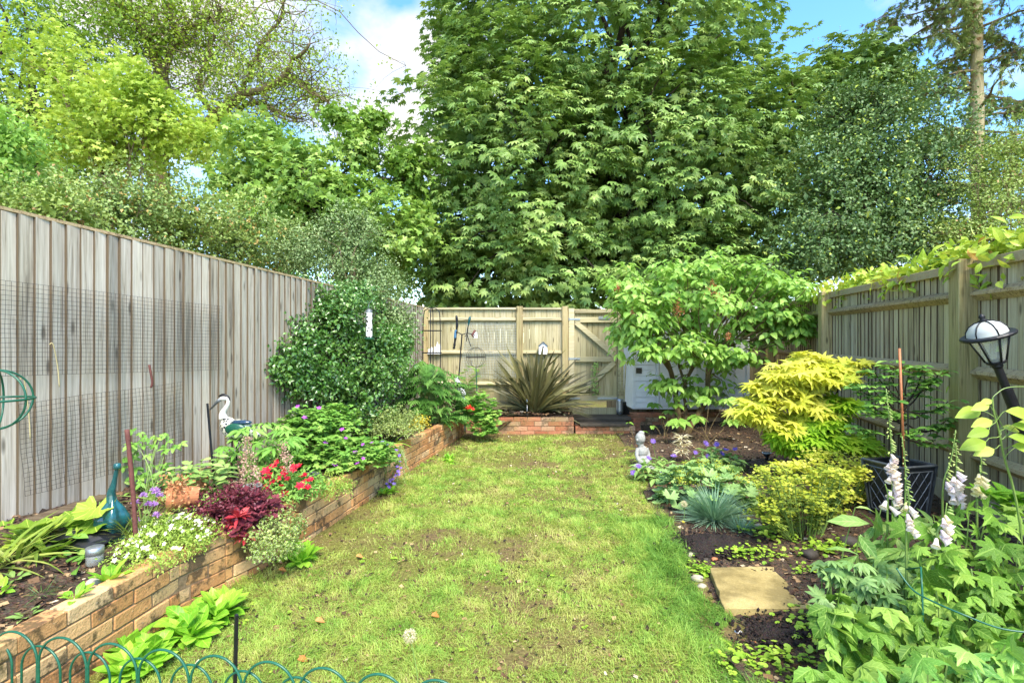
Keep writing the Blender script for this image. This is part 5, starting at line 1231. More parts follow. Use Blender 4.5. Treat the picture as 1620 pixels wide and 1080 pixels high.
def weeds(label, n, xf, yr, zf, size, name='ground_cover', mat='ivy', tpl=None):
    y = rng.uniform(*yr, n); x = xf(y, rng.random(n)); m = noise2(x, y, 2.2, 61) > .5; x, y = x[m], y[m]
    q = np.stack([x, y, zf(x, y) + .012], -1); mb = MB(); k = 4; a = rng.uniform(0, 6.28, len(q) * k)
    scatter(mb, tpl or T_round, np.repeat(q, k, 0) + rng.normal(0, size * .7, (len(q) * k, 3)) * A3(1, 1, .3), np.stack([np.cos(a), np.sin(a), 0 * a], -1), A3(0, 0, 1) + rng.normal(0, .25, (len(a), 3)), size * rng.uniform(.5, 1.1, len(a)))
    tag(mb.build(name, L[mat]), label, 'ground cover', kind='stuff')
T_rlow = t_fan(lambda t: 1 - .25 * (abs(t) > 2.4), 10, -2.8, 2.8, .1, .4)
weeds('small weeds creeping along the wall foot and through the lawn', 300, lambda y, r: WX(y) + .05 + (LX(y) - WX(y)) * r ** 3, (2.0, 8), lawn_z, .011, tpl=T_rlow)
weeds('ground ivy and seedlings spreading over the edge of the right border', 420, lambda y, r: LX(y) - .1 + 1.0 * r ** 1.8, (1.9, 5.2), bedR_z, .011, tpl=T_rlow)
def patch(cx, cy, rx, ry, n, s, label, mat='ivy', tpl=None, h=.03, cat='ground cover', name='ground_cover'):
    c = BR(cx, cy); q = c + np.stack([rng.normal(0, rx, n), rng.normal(0, ry, n), rng.uniform(0, h, n)], -1); q[:, 2] = bedR_z(q[:, 0], q[:, 1]) + rng.uniform(.01, h, n)
    mb = MB(); scatter(mb, tpl or T_rlow, q, rdir(n, -.2, .3), A3(0, 0, 1) + rng.normal(0, .3, (n, 3)), s * rng.uniform(.6, 1.2, n)); tag(mb.build(name, L[mat]), label, cat, kind='stuff')
patch(1190, 878, .12, .06, 200, .014, 'bright low seedlings along the back edge of the paving slab', h=.05)
patch(1215, 848, .09, .09, 120, .018, 'fresh green seedlings between the dark soil and the yellow spurge', h=.06)
patch(1108, 905, .04, .06, 90, .014, 'seedlings at the left corner of the paving slab', h=.05)
patch(1225, 1045, .15, .06, 120, .016, 'round leaved seedlings at the bottom right below the dark soil', h=.04)
patch(1290, 1000, .09, .1, 120, .016, 'seedlings between the slab and the big leafy clump', h=.05)
patch(1305, 868, .1, .1, 110, .018, 'low seedlings right of the yellow spurge beside the dark stones', h=.06)
patch(1290, 905, .08, .06, 60, .012, 'sparse seedlings off the right corner of the slab', h=.03)

# ---------- right border ----------
# alchemilla
c = BR(1118, 800); mb = MB(); c2 = c + A3(0, .05, .1); tips = bushy(mb, T_scal, c2, (.37, .34, .24), 120, 3, .06, .056, 'palm', .25, .5, .2, 5, -.5, 1.0)
for px, py in ((1072, 795), (1180, 775), (1185, 790), (1165, 805), (1060, 780), (1120, 745)): scatter(mb, T_scal, [P(px, py, c[1] - .1)], [A3(rng.normal(0, .4), -.7, -.3)], [A3(0, -.6, .8)], .08)
r = plant('alchemilla', 'mound of pale scalloped lady mantle leaves behind the blue grass tuft', 'plant', c, 'alchemilla', mb)
mb = MB(); tp, d, _ = shell(c2 + A3(0, 0, .05), (.34, .3, .25), 46, .9, .2, 5, 2, .25)
for p in tp: N = 30; scatter(mb, T_small, p + rng.normal(0, .02, (N, 3)), rdir(N), rdir(N), .012)
mb.build('flower_sprays', L['limeflower'], r)
# fescue
c = BR(1130, 825); mb = MB(); N = 900; a = rng.uniform(0, 6.28, N); el = rng.uniform(.25, 1.45, N); rr = np.stack([np.cos(a), np.sin(a), 0 * a], -1)
scatter(mb, T_blade, c + rr * .05 * rng.random(N)[:, None], rr * np.cos(el)[:, None] + A3(0, 0, 1) * np.sin(el)[:, None], A3(0, 0, 1) - rr * .4, rng.uniform(.2, .34, N), xs=.7)
plant('blue_fescue', 'round tuft of fine blue green grass at the edge of the lawn', 'grass tuft', c, 'fescue', mb)
c = BR(1172, 838); mb = MB(); rosette(mb, T_blade, c, 160, .11, .2, 1.3, .03, .5, xs=1.6); plant('pink_tuft', 'small grey green spiky tuft between the dark soil and the spurge', 'plant', c, 'fescue', mb)
# centaurea
b = BR(1105, 765) ; 
for (px, py, w_, n, lab, heads) in ((1040, 748, .24, 60, 'leafy knapweed with violet flowers beside the stone buddha', ((1033, 698), (1002, 748), (1010, 738), (1048, 747), (1026, 725), (1066, 722))),
                             (1130, 730, .3, 70, 'knapweed clump with shaggy violet flowers behind the pale scalloped mound', ((1116, 702), (1134, 703), (1148, 712), (1163, 711), (1142, 718), (1120, 722), (1163, 732), (1100, 716)))):
    c = BR(px, py + 12); mb = MB(); st = MB(); q = shell(c + A3(0, 0, .07), (w_, w_ * .8, .12), n, .3, .2, 5, 3, -.2)[0]; tuft(mb, T_leaflet, q, nrm(q - c), 3, .03, .12, .2, 'palm')
    hp = [P(x, y, c[1] - .05) for x, y in heads]
    for p in hp: limb(st, c + rng.normal(0, .04, 3) * A3(1, 1, 0), p, .003, .002, .03, 6, .03, 4)
    r = plant('knapweed', lab, 'plant', c, 'sagey', mb, st); bloom_parts(r, 'violet', hp, .042, 14, 2, T_petn, .5)
c = BR(1080, 730); mb = MB()
for k in range(5): rosette(mb, T_leaflet, c + A3(rng.normal(0, .02), 0, .1 + .05 * k), 14, .12, .0, .7, .01, .4, xs=.5)
plant('white_leaved_lily', 'upright plant with whorls of cream striped narrow leaves under the lilac', 'plant', c, 'clock', mb)
# young shoots under the lilac
for i, (px, py, top, n, s, lab) in enumerate(((1120, 700, 640, 5, .22, 'young peony like shoots with broad leaves under the right of the lilac'), (1055, 690, 640, 4, .17, 'leafy shoot under the left of the lilac in front of the white shed'), (1180, 672, 610, 6, .2, 'dark leafy shoots at the foot of the shed between lilac and yellow maple'), (1010, 700, 668, 2, .08, 'small bright sprout behind the head of the stone buddha'), (1055, 700, 650, 2, .1, 'low dark leaves at the foot of the lilac stems'))):
    c = BR(px, py); mb = MB(); st = MB()
    for k in range(n):
        p = P(px + rng.uniform(-55, 55) * s / .2, top + rng.uniform(-15, 25), c[1] + rng.normal(0, .15)); limb(st, c + rng.normal(0, .04, 3) * A3(1, 1, 0), p, .007, .004, .03, 6, .04, 5); a = rng.uniform(0, 6.28, 5); scatter(mb, T_jag3 if i < 3 else T_ovate, np.repeat([p], 5, 0), np.stack([np.cos(a), np.sin(a) - .2, -.1 + 0 * a], -1), A3(0, -.2, 1) + rng.normal(0, .15, (5, 3)), s * rng.uniform(.6, 1, 5))
    plant('leafy_shoot', lab, 'plant', c, 'lilac' if i != 2 else 'sagey', mb, st, 'twig')
# spurge
c = BR(1275, 850); fo = MB(); st = MB(); br_ = MB()
def sprays(c, pts, hmin, n, sz, spread, lower=True):
    for px, py, dy in pts:
        p = P(px, py, c[1] + dy); g0 = c + A3((p[0] - c[0]) * .4, (p[1] - c[1]) * .4, 0); cur = limb(st, g0, p, .004, .003, .03, 8, .03, 4)
        N = n; q = p + rng.normal(0, 1, (N, 3)) * A3(spread, spread, spread * .35); scatter(br_, T_rlow, q, rdir(N, -.3, .3), A3(0, -.25, 1) + rng.normal(0, .35, (N, 3)), sz * rng.uniform(.6, 1.2, N))
        if lower:
            for k in range(3, 8): M_ = 7; a = rng.uniform(0, 6.28, M_); scatter(fo, T_small_n, np.repeat([cur[k]], M_, 0), np.stack([np.cos(a), np.sin(a), .3 + 0 * a], -1), A3(0, 0, 1) + rng.normal(0, .2, (M_, 3)), .045)
pts = [(rng.uniform(1195, 1350), rng.uniform(735, 822), rng.uniform(-.2, .25)) for _ in range(58)] + [(1190 + 10 * k, 765 + rng.uniform(-10, 50), rng.uniform(-.1, .1)) for k in range(5)]
sprays(c, pts, 0, 34, .0125, .032)
r = plant('yellow_spurge', 'airy yellow green spurge bush in front of the yellow maple', 'shrub', c, 'euphleaf', fo, st); br_.build('flower_sprays', L['euphorbia'], r)
c = BR(1330, 800); fo = MB(); st = MB(); br_ = MB(); pts = [(rng.uniform(1235, 1378), 715 + 75 * rng.random() ** .8, rng.uniform(-.25, .35)) for _ in range(80)]
sprays(c, pts, 0, 46, .015, .045, False); fo.add(np.array([c, c + A3(0, 0, .01), c + A3(.01, 0, 0)]), T=[[0, 1, 2]])
r = plant('yellow_spurge', 'flat spreading golden sprays below the yellow maple and behind the front spurge', 'shrub', c, None, None, st); br_.build('flower_sprays', L['acer'], r)
# small tree in pot is built with the pot
# foxgloves
V0, T0, U0 = t_fan(lambda t: 1, 6)
def bell(c, d, s, mat, root, bud=False):
    mb = MB(); d = nrm(d); x = nrm(np.cross(d, A3(0, 1, .1))); y = np.cross(x, d); ax = np.array([x, y, d])
    prof = [(.05, 0), (.16, .12), (.2, .4), (.26, .75), (.36, .95), (.42, 1.0)] if not bud else [(.05, 0), (.16, .2), (.18, .6), (.06, 1)]
    lathe(mb, np.array(prof) * s, c, 9, ax, rng.random()); return mb.build('bell' if not bud else 'bud', L[mat], root, smooth=True, origin=c)
def foxglove(px_t, py_t, px_b, py_b, Y, nb, nbud, lab, mat='bell', bells_from=.3, lean=(0, 0), s=.05):
    base = P(px_b, py_b, Y); top = P(px_t, py_t, Y); g0 = A3(base[0], Y, float(bedR_z(np.array(base[0]), np.array(Y))))
    r = thing('foxglove', lab, 'foxglove', g0, 'foxgloves in the right border'); st = MB()
    p = spl([g0, (g0 + base) / 2 + A3(0, 0, .0), base, (base + top) / 2 + A3(.01, 0, 0), top], 20); tube(st, p, np.linspace(.007, .0025, 20), 6)
    st.build('stem', M['stem'], r, smooth=True)
    lf_ = MB(); rosette(lf_, T_big, g0 + A3(0, 0, .05), 9, .26, .3, 1.0, .02, .4); 
    for k in range(5): scatter(lf_, T_big, [g0 * (1 - k / 6) + base * k / 6], [A3(*rdir(1, -.1, .3)[0])], [A3(0, 0, 1)], .17 - .02 * k)
    lf_.build('leaves', L['foxleaf'], r)
    for k in range(nb + nbud):
        f = k / (nb + nbud); c = base * (1 - f) + top * f; a = rng.uniform(-2.6, -.5); bud = k >= nb
        out = A3(cos(a), sin(a), -.9 if not bud else -.3); ss = s * (1 - .25 * f) if not bud else s * (.62 - .42 * (k - nb) / max(1, nbud)); bell(c + nrm(out * A3(1, 1, 0)) * .008, out, ss, mat if not bud and f < .62 else ('bellwhite' if not bud else 'bud'), r, bud)
    return r
foxglove(1402, 615, 1412, 790, 2.9, 26, 34, 'tallest foxglove with a full spire of pink bells in front of the black planter', s=.047)
foxglove(1427, 690, 1432, 800, 2.75, 2, 22, 'thin green budded foxglove spike just right of the tallest one', 'bellwhite', s=.045)
foxglove(1512, 680, 1492, 770, 2.8, 4, 26, 'curving foxglove spike of pale buds left of the big fence post foot', s=.042)
foxglove(1512, 700, 1508, 790, 2.7, 12, 10, 'short foxglove with cream and pink bells between the two curving spikes', s=.05)
foxglove(1552, 712, 1546, 775, 2.6, 9, 10, 'foxglove with cream white bells nearest the leaning lamp', 'bellwhite', s=.042)
foxglove(1436, 770, 1434, 835, 2.4, 7, 4, 'low foxglove with a few pink bells among the large leaves left of centre', s=.045)
foxglove(1498, 795, 1482, 850, 2.3, 9, 3, 'low foxglove with scattered mauve bells deep in the large leaves', s=.045)
foxglove(1400, 765, 1404, 800, 2.7, 2, 2, 'short foxglove tip with a single lilac bell under the tallest spire', s=.05)
# large anemone mass
def leafmass(name, lab, cat, pxr, pyr, Yf, n, tpl, size, mat, cond=None, zc=True):
    mb = MB(); st = MB(); base = None
    pts = []
    while len(pts) < n:
        px, py = rng.uniform(*pxr), rng.uniform(*pyr)
        if cond and not cond(px, py): continue
        Y = Yf(px, py) + abs(rng.normal(0, .16)) - .05; pts.append(P(px, py, Y))
    pts = np.array(pts); base = A3(pts[:, 0].mean(), pts[:, 1].mean(), .05)
    N = len(pts); d = np.stack([rng.normal(-.2, .8, N), rng.normal(-.6, .6, N), rng.normal(-.35, .35, N)], -1); up = A3(-.1, -.3, .95) + rng.normal(0, .5, (N, 3))
    scatter(mb, tpl, pts, d, up, size * rng.uniform(.6, 1.2, N))
    for p in pts[::2]: limb(st, A3(p[0] * .9 + base[0] * .1, p[1] + .05, .03), p, .005, .003, .0, 6, .04, 4)
    return plant(name, lab, cat, base, mat, mb, st)
hull = lambda px, py: py > 800 + .0 * px and (px > 1300 + (1000 - py) * .15 if py > 900 else px > 1385 - (py - 800) * .3)
leafmass('anemone_plant', 'mass of big bright three lobed leaves filling the bottom right corner', 'plant', (1262, 1660), (940, 1100), lambda px, py: 2.15 - (py - 940) / 500, 210, T_jag3, .095, 'anemone', lambda px, py: px > 1310 - (py - 940) * .3)
leafmass('hellebore', 'clump of blue green hand shaped leaves right of the paving slab', 'plant', (1290, 1430), (885, 985), lambda px, py: 2.5 - (py - 885) / 400, 75, T_hell, .085, 'hellebore')
leafmass('anemone_plant', 'tall anemone with deeply veined maple shaped leaves below the foxglove spires at the right edge', 'plant', (1440, 1650), (790, 960), lambda px, py: 2.5 - (py - 790) / 500, 120, T_anem, .075, 'anemone', lambda px, py: py > 790 + (1620 - px) * .12)
leafmass('foxglove_leaves', 'soft grey green long leaves at the foot of the tallest foxglove', 'plant', (1350, 1480), (800, 900), lambda px, py: 2.8 - (py - 790) / 400, 50, T_leaflet, .17, 'foxleaf')
leafmass('anemone_plant', 'lower dark leaves at the very bottom right edge', 'plant', (1400, 1680), (1010, 1130), lambda px, py: 1.75, 60, T_anem, .09, 'peony')
mb = MB(); st = MB(); b = BR(1600, 900)
st = MB(); MAIN = spl([P(1600, 760, 2.4), P(1588, 720, 2.38), P(1580, 680, 2.36), P(1572, 650, 2.35), P(1571, 630, 2.35)], 24); tube(st, MAIN, np.linspace(.005, .002, 24), 6)
for px, py, s in ((1552, 648, .10), (1565, 640, .07), (1590, 650, .11), (1570, 665, .08), (1600, 672, .07), (1565, 680, .08), (1595, 690, .08), (1560, 698, .1), (1600, 705, .11), (1573, 710, .08), (1615, 700, .09), (1570, 633, .05), (1610, 668, .08), (1585, 675, .06)):
    p = P(px, py, 2.35 + rng.normal(0, .04)); limb(st, MAIN[np.argmin(np.linalg.norm(MAIN - p - A3(0, 0, -.03), axis=1))], p, .002, .0015, .03, 5, .03, 4); sg = -1 if px < 1580 else 1; scatter(mb, T_oval4, [p], [A3(sg, -.3, -.1)], [A3(0, -.8, .6)], s * 1.3)
limb(st, A3(X(1640, 2.4), 2.4, .1), P(1600, 760, 2.4), .006, .005, .02, 8, .03, 5); tube(st, spl([P(1600, 700, 2.4), P(1570, 640, 2.4), P(1580, 620, 2.4), P(1600, 612, 2.4), P(1640, 612, 2.4)], 20), .002, 4)
plant('magnolia_shoot', 'lime green oval leaves on a thin shoot under the leaning lamp', 'plant', A3(X(1640, 2.4), 2.4, .1), 'lime', mb, st)
mb = MB(); 
for k in range(9): rosette(mb, T_oval4, P(1560 + 10 * k, 800 + rng.uniform(-20, 15), 3.0), 9, .1, .1, .9)
plant('low_leaves', 'bright low leaves against the gravel board at the right edge', 'plant', P(1600, 815, 3.0), 'hosta', mb)
mb = MB(); leaf_pts = [(440, 925), (498, 985), (471, 912), (563, 908), (680, 980), (1110, 770), (470, 1054)]
for i, ((px, py), lab) in enumerate(zip([(440, 908), (498, 990), (563, 886), (682, 982), (1052, 778), (470, 1053)], ('curled orange leaf on the lawn left of centre near the wall clump', 'pale orange two tone dead leaf in the middle of the near lawn', 'small brown dead leaf on the lawn furthest back of the scattered ones', 'small orange leaf to the right on the near lawn', 'rusty leaf at the right lawn edge beside the scalloped mound', 'reddish dead leaf just behind the hoop edging'))):
    c = LW(px, py) + A3(0, 0, .03); mb = MB(); scatter(mb, t_leaf(.7, .25, .5, 4, .5), [c, c + A3(.02, .01, 0)], [A3(1, .3, 0), A3(-.3, .9, .1)], A3(0, -.4, 1), .05); tag(mb.build('fallen_leaf', L['fallen']), lab, 'leaf', 'dead leaves scattered on the lawn')
# dandelion clocks
for (px, py), (bx_, by_), lab in (((648, 1005), (662, 1085), 'dandelion seed head on a tall bare stalk at the bottom centre of the lawn'), ((1082, 797), (1080, 828), 'dandelion seed head beside the blue grass tuft')):
    g0 = LW(bx_, by_) if by_ < 1000 else A3(X(663, 2.1), 2.1, 0); top = P(px, py, g0[1]); r = thing('dandelion', lab, 'dandelion', g0, 'dandelion seed heads'); st = MB(); tube(st, spl([g0, (g0 + top) / 2 + A3(.01, 0, 0), top], 12), .0025, 5); st.build('stem', M['stem'], r, smooth=True)
    mb = MB(); N = 240; dd = rdir(N); rr = .027; scatter(mb, T_petn, top + dd * rr * .5, dd, rdir(N), rr * .5); scatter(mb, T_small, top + dd * rr, rdir(N), dd, .007); mb.build('seed_head', L['clock'], r)
c = BR(1081, 831); mb = MB(); flower(mb, c + A3(0, 0, .03), .016, 12, A3(0, -.4, 1), T_petn, .2, 2); tag(mb.build('dandelion_flower', L['gold']), 'single yellow dandelion flower at the lawn edge by the dark soil', 'flower')
for (px, py, n, s, m, tp, lab) in ((75, 868, 16, .11, 'mallow', T_round, 'low round leaved seedlings between the strap leaves and the black plastic sheet'), (128, 885, 14, .10, 'geranium', T_oval4, 'small leafy weeds on the bed soil in front of the big round leaves'), (262, 835, 40, .05, 'sagey', T_oval4, 'low pale leaves around the mouth of the fallen terracotta pot'),
                                   (345, 800, 30, .08, 'peony', T_oval4, 'dark leafy filler between the pale green bush and the purple foliage'), (470, 770, 30, .07, 'geranium', T_lobed, 'lobed leaves below the peony behind the crimson flowers')):
    c = BL(px, py); mb = MB(); q = c + rng.normal(0, .07, (n, 3)) * A3(1, 1, .4) + A3(0, 0, .05); scatter(mb, tp, q, rdir(n, -.2, .4), A3(0, -.4, .9) + rng.normal(0, .3, (n, 3)), s * rng.uniform(.5, 1, n)); plant('leafy_weed', lab, 'plant', c, m, mb)
# ================= OBJECTS =================
# stones
for i, (px, py, s, m, lab) in enumerate(((1282, 880, .06, 'bark_chunk', 'dark knobbly flint on the soil right of the slab'), (1345, 862, .07, 'bark_chunk', 'dark flint under the foxglove leaves'), (1093, 880, .03, 'pale_stone', 'pale pebble at the front edge of the dark soil'), (1130, 886, .022, 'terracotta', 'small pinkish stone between dark soil and slab'),
      (1103, 918, .04, 'pale_stone', 'pale flat stone left of the slab corner'), (1117, 888, .03, 'bark_chunk', 'dark pebble beside the pale one at the dark soil'), (1168, 1002, .02, 'white_ceramic', 'white pebble at the lawn edge below the slab'), (1192, 1017, .016, 'terracotta', 'orange pebble near the bottom of the border'), (1110, 930, .03, 'pale_stone', 'tan stone lowest on the left side of the slab'), (1200, 835, .04, 'pale_stone', 'grey pink stone beside the spurge stems'),
      (148, 925, .035, 'pale_stone', 'brown stone lying behind the brick wall top by the rosette'))):
    c = BR(px, py) if px > 700 else BL(px, py); mb = MB(); rock(mb, c + A3(0, 0, s * .3), (s, s * .8, s * .6)); tag(mb.build('stone', M[m], smooth=True), lab, 'stone', 'loose stones in the beds')
# hoop edging
he = thing('hoop_edging', 'green wire hoop lawn edging along the bottom left of the picture', 'edging', A3(-1.6, 1.9, 0))
tops = [(-62, 990), (28, 1000), (108, 1004), (178, 1017), (255, 1029), (341, 1038), (424, 1048), (510, 1056), (602, 1064), (692, 1074), (785, 1086)]
H = .40; cs = []
for x, y in tops: Yh = F * (EYE - H) / (y - 540); cs.append(A3(X(x, Yh), Yh, 0))
cs = np.array(cs); cs = np.stack([np.poly1d(np.polyfit(np.arange(len(cs)), cs[:, i], 2))(np.arange(len(cs))) if i < 2 else cs[:, 2] for i in range(3)], -1)
for i in range(len(cs)):
    d = (cs[min(i + 1, len(cs) - 1)] - cs[max(i - 1, 0)]); d = d / (2 if 0 < i < len(cs) - 1 else 1); wv = d / 2 * .97
    a = np.linspace(0, pi, 22); arch = cs[i] + np.cos(a)[:, None] * wv[None] + np.sin(a)[:, None] * A3(0, 0, .105) + A3(0, 0, H - .105)
    p = np.vstack([arch[0] * A3(1, 1, 0), arch[0] * .5 + arch[0] * A3(.5, .5, 0), arch, arch[-1] * .5 + arch[-1] * A3(.5, .5, 0), arch[-1] * A3(1, 1, 0)]); mb = MB(); tube(mb, p, .0045, 8); mb.build('tall_hoop', M['green_wire'], he, smooth=True)
    if i < len(cs) - 1:
        c = (cs[i] + cs[i + 1]) / 2; arch = c + np.cos(a)[:, None] * wv[None] * .82 + np.sin(a)[:, None] * A3(0, 0, .09) + A3(0, .012, H - .05 - .09)
        p = np.vstack([arch[0] * A3(1, 1, 0), arch, arch[-1] * A3(1, 1, 0)]); mb = MB(); tube(mb, p, .0042, 8); mb.build('short_hoop', M['green_wire'], he, smooth=True)
mb = MB(); t_ = P(374, 972, 2.0); tube(mb, [A3(t_[0] - .01, 2.0, -.02), t_], .009, 4); tube(mb, [t_ - A3(0, 0, .002), t_ + A3(0, 0, .004)], [.0075, .004], 4); tag(mb.build('garden_stake', M['plastic_black']), 'short square black plastic stake standing in the lawn behind the hoops', 'stake')
b = BL(216, 872); t_ = P(201, 679, b[1] + .0); mb = MB(); p = spl([b, b * .5 + t_ * .5 + A3(.006, 0, 0), t_], 14); tube(mb, p, .0115 + rng.normal(0, .0006, 14), 8); tag(mb.build('garden_stake', M['rusty'], smooth=True), 'rusty red brown stake standing among the chives', 'stake')
b = BL(341, 788); t_ = P(328, 638, b[1]); mb = MB(); tube(mb, [b, t_], .008, 7); tag(mb.build('garden_stake', M['black_metal']), 'thin black stake leaning beside the heron beak', 'stake')
# green wire globe at left edge
gl = thing('wire_globe', 'green wire globe plant support cut off by the left edge of the picture', 'plant support', P(-5, 633, 2.5)); c = P(-8, 632, 2.5); R_ = .145
for k in range(3):
    a = np.linspace(0, 2 * pi, 40); an = k * pi / 3 + .05; d = A3(cos(an), sin(an), 0); mb = MB(); tube(mb, c + R_ * (np.cos(a)[:, None] * d + np.sin(a)[:, None] * A3(0, 0, 1)), .005, 6, False); mb.build('ring', M['green_wire'], gl, smooth=True)
mb = MB(); a = np.linspace(0, 2 * pi, 40); tube(mb, c + R_ * 1.0 * np.stack([np.cos(a), np.sin(a), 0 * a + .0], -1), .006, 6, False); mb.build('ring', M['green_wire'], gl, smooth=True)
mb = MB(); tube(mb, [c - A3(0, 0, R_), A3(c[0], c[1], .3)], .006, 6); mb.build('stake', M['green_wire'], gl)
# glass jar lamp
c = BL(150, 893); jl = thing('jar_lamp', 'small glass jar solar lamp with a steel lid on the soil by the wall', 'lamp', c); k = s2m(c); h = 28 * k
mb = MB(); lathe(mb, [(.001, 0), (.03, 0), (.038, .01), (.038, h * .62), (.033, h * .7), (.033, h * .72)], c, 20); mb.build('jar', M['glass'], jl, smooth=True)
mb = MB(); lathe(mb, [(.037, h * .6), (.04, h * .62), (.04, h * 1.0), (.036, h * 1.03), (.001, h * 1.03)], c, 20); mb.build('lid', M['galv'], jl, smooth=True)
# black plastic sheet
b = BL(52, 872); mb = MB(); nx_, ny_ = 14, 10; V = []
for j in range(ny_):
    for i in range(nx_):
        s, t = i / (nx_ - 1), j / (ny_ - 1); q = b + A3(-.12 + .42 * s, .02 + .32 * t, .0); z = float(bedL_z(np.array(q[0]), np.array(q[1]))); V.append(q * A3(1, 1, 0) + A3(0, 0, z + .02 + .14 * vnoise(np.array([s * 3.5, t * 3, 1.]), 3) * sin(pi * min(1, t * 1.0 + .05)) * sin(pi * (s * .9 + .05))))
mb.add(np.array(V), Q=[[j * nx_ + i, j * nx_ + i + 1, (j + 1) * nx_ + i + 1, (j + 1) * nx_ + i] for j in range(ny_ - 1) for i in range(nx_ - 1)]); o = mb.build('plastic_sheet', M['plastic_black']); tag(o, 'crumpled black plastic sheet tucked at the foot of the left fence', 'plastic sheet'); m = o.modifiers.new('s', 'SOLIDIFY'); m.thickness = .003
b = P(90, 815, 3.18); mb = MB(); beam(mb, A3(FL(3.0) + .14, 3.0, .44), A3(FL(3.45) + .1, 3.5, .44), .12, .025); tag(mb.build('loose_board', M['sleeper']), 'loose wooden board lying on the soil beneath the left fence', 'board')
# teal glazed ornament
b = BL(178, 850); k = s2m(b); orn = thing('glazed_ornament', 'glossy teal long necked bottle ornament with a ruffled blue base', 'ornament', b)
y_ = b[1]; mb = MB(); p = spl([P(178, 800, y_), P(176, 780, y_), P(180, 765, y_), P(184, 745, y_), P(185, 738, y_)], 16); tube(mb, p, np.interp(np.linspace(0, 1, 16), [0, .3, .6, .85, 1], [.03, .02, .012, .010, .012]), 12); lathe(mb, [(.002, 0), (.017, .003), (.02, .012), (.018, .03), (.012, .035), (.001, .036)], P(185.5, 742, y_), 14); mb.build('neck', M['teal'], orn, smooth=True)
mb = MB(); c = P(178, 830, y_)
for i in range(0): a = 0; p = spl([P(178, 790, y_), P(178, 792, y_) + A3(cos(a) * .05, sin(a) * .05, -.005), c + A3(cos(a) * .065, sin(a) * .065, .03), c + A3(cos(a) * .09, sin(a) * .09, -.05 + rng.normal(0, .02))], 12); tube(mb, p, np.linspace(.012, .003, 12), 7)
lathe(mb, [(.012, .17), (.022, .14), (.05, .10), (.075, .05), (.08, .02), (.06, 0), (.045, -.04), (.07, -.08), (.05, -.1)], c, 40, wob=.14); mb.build('ruffled_base', M['teal'], orn, smooth=True)
# tipped terracotta pot with dried sedum
b = BL(285, 820); tp = thing('terracotta_pot', 'terracotta pot lying on its side with dry brown plants inside', 'plant pot', b); ax_ = nrm(A3(-.85, -.45, .05)); x_ = nrm(np.cross(ax_, A3(0, 0, 1))); y__ = np.cross(x_, ax_); k = s2m(b)
c = P(292, 785, b[1]); ax3 = np.array([x_, y__, ax_]); mb = MB(); lathe(mb, [(.001, -.08), (.055, -.08), (.075, .06), (.086, .06), (.088, .09), (.078, .09), (.068, .06), (.05, -.06), (.001, -.065)], c, 26, ax3); mb.build('pot', M['terracotta'], tp, smooth=False)
mb = MB(); N = 420; q = c + (rng.normal(0, 1, (N, 3)) * A3(.045, .035, .05)) @ np.array([ax_, x_, y__]) + A3(-.02, -.05, .05); scatter(mb, T_small, q, rdir(N), rdir(N), .022); mb.build('dry_plant', L['sedum'], tp)
mb = MB(); b = BL(305, 800); lathe(mb, [(.001, 0), (.05, 0), (.07, .11), (.08, .11), (.082, .14), (.07, .14), (.06, .11), (.001, .1)], P(318, 772, b[1] + .1) - A3(0, 0, .08), 22, np.array([nrm(A3(1, 0, .3)), A3(0, 1, 0), nrm(A3(-.3, 0, 1))])); tag(mb.build('terracotta_pot', M['terracotta']), 'second terracotta pot half hidden under the pale green bush', 'plant pot')
c = BL(400, 805); mb = MB(); h = 38 * s2m(c); lathe(mb, [(.001, 0), (.045, 0), (.055, h * .9), (.062, h * .9), (.062, h), (.052, h), (.05, h * .85), (.001, h * .8)], c, 20); tag(mb.build('plant_pot', M['grey_pot']), 'plain grey pot behind the crimson flowers', 'plant pot')
c = BL(491, 772); k = s2m(c); dz = P(491, 750, c[1])[2]; dish = thing('dish', 'small round grey dish full of dark pebbles beside the crimson flowers', 'dish', c); mb = MB(); c1_ = A3(c[0], c[1], dz); lathe(mb, [(.001, -.03), (.035, -.03), (.062, .0), (.068, .002), (.066, .008), (.055, .006), (.03, -.012), (.001, -.014)], c1_, 26); tube(mb, [c, c1_ - A3(0, 0, .03)], .02, 8); mb.build('bowl', M['pot_trim'], dish, smooth=True)
mb = MB()
for i in range(16): a = i * 2.4; ball(mb, c1_ + A3(cos(a), sin(a), 0) * .045 * math.sqrt(i / 16) + A3(0, 0, .002), .009, 7, 5)
mb.build('pebbles', M['plastic_black'], dish, smooth=True)
# heron
b = BL(368, 760); y_ = b[1]; hr = thing('heron_ornament', 'metal heron ornament with white neck and green wing standing by the left fence', 'ornament', b); k = y_ / F
p = spl([P(386, 672, y_), P(372, 668, y_), P(358, 668, y_), P(353, 660, y_), P(353, 652, y_), P(358, 644, y_), P(361, 637, y_), P(360, 630, y_), P(354, 629, y_), P(349, 631, y_)], 40)
mb = MB(); ball(mb, P(375, 678, y_), (24 * k, 13 * k, 15 * k), 18, 12, np.array([nrm(A3(1, 0, .1)), A3(0, 1, 0), nrm(A3(-.1, 0, 1))])); ball(mb, P(361, 673, y_), (12 * k, 11 * k, 14 * k), 14, 10); tube(mb, spl([P(385, 680, y_), P(400, 683, y_), P(412, 690, y_)], 8), [13 * k, 11 * k, 9 * k, 8 * k, 6 * k, 5 * k, 3 * k, 2 * k], 10); mb.build('body', M['heron_chest'], hr, remesh=.006)
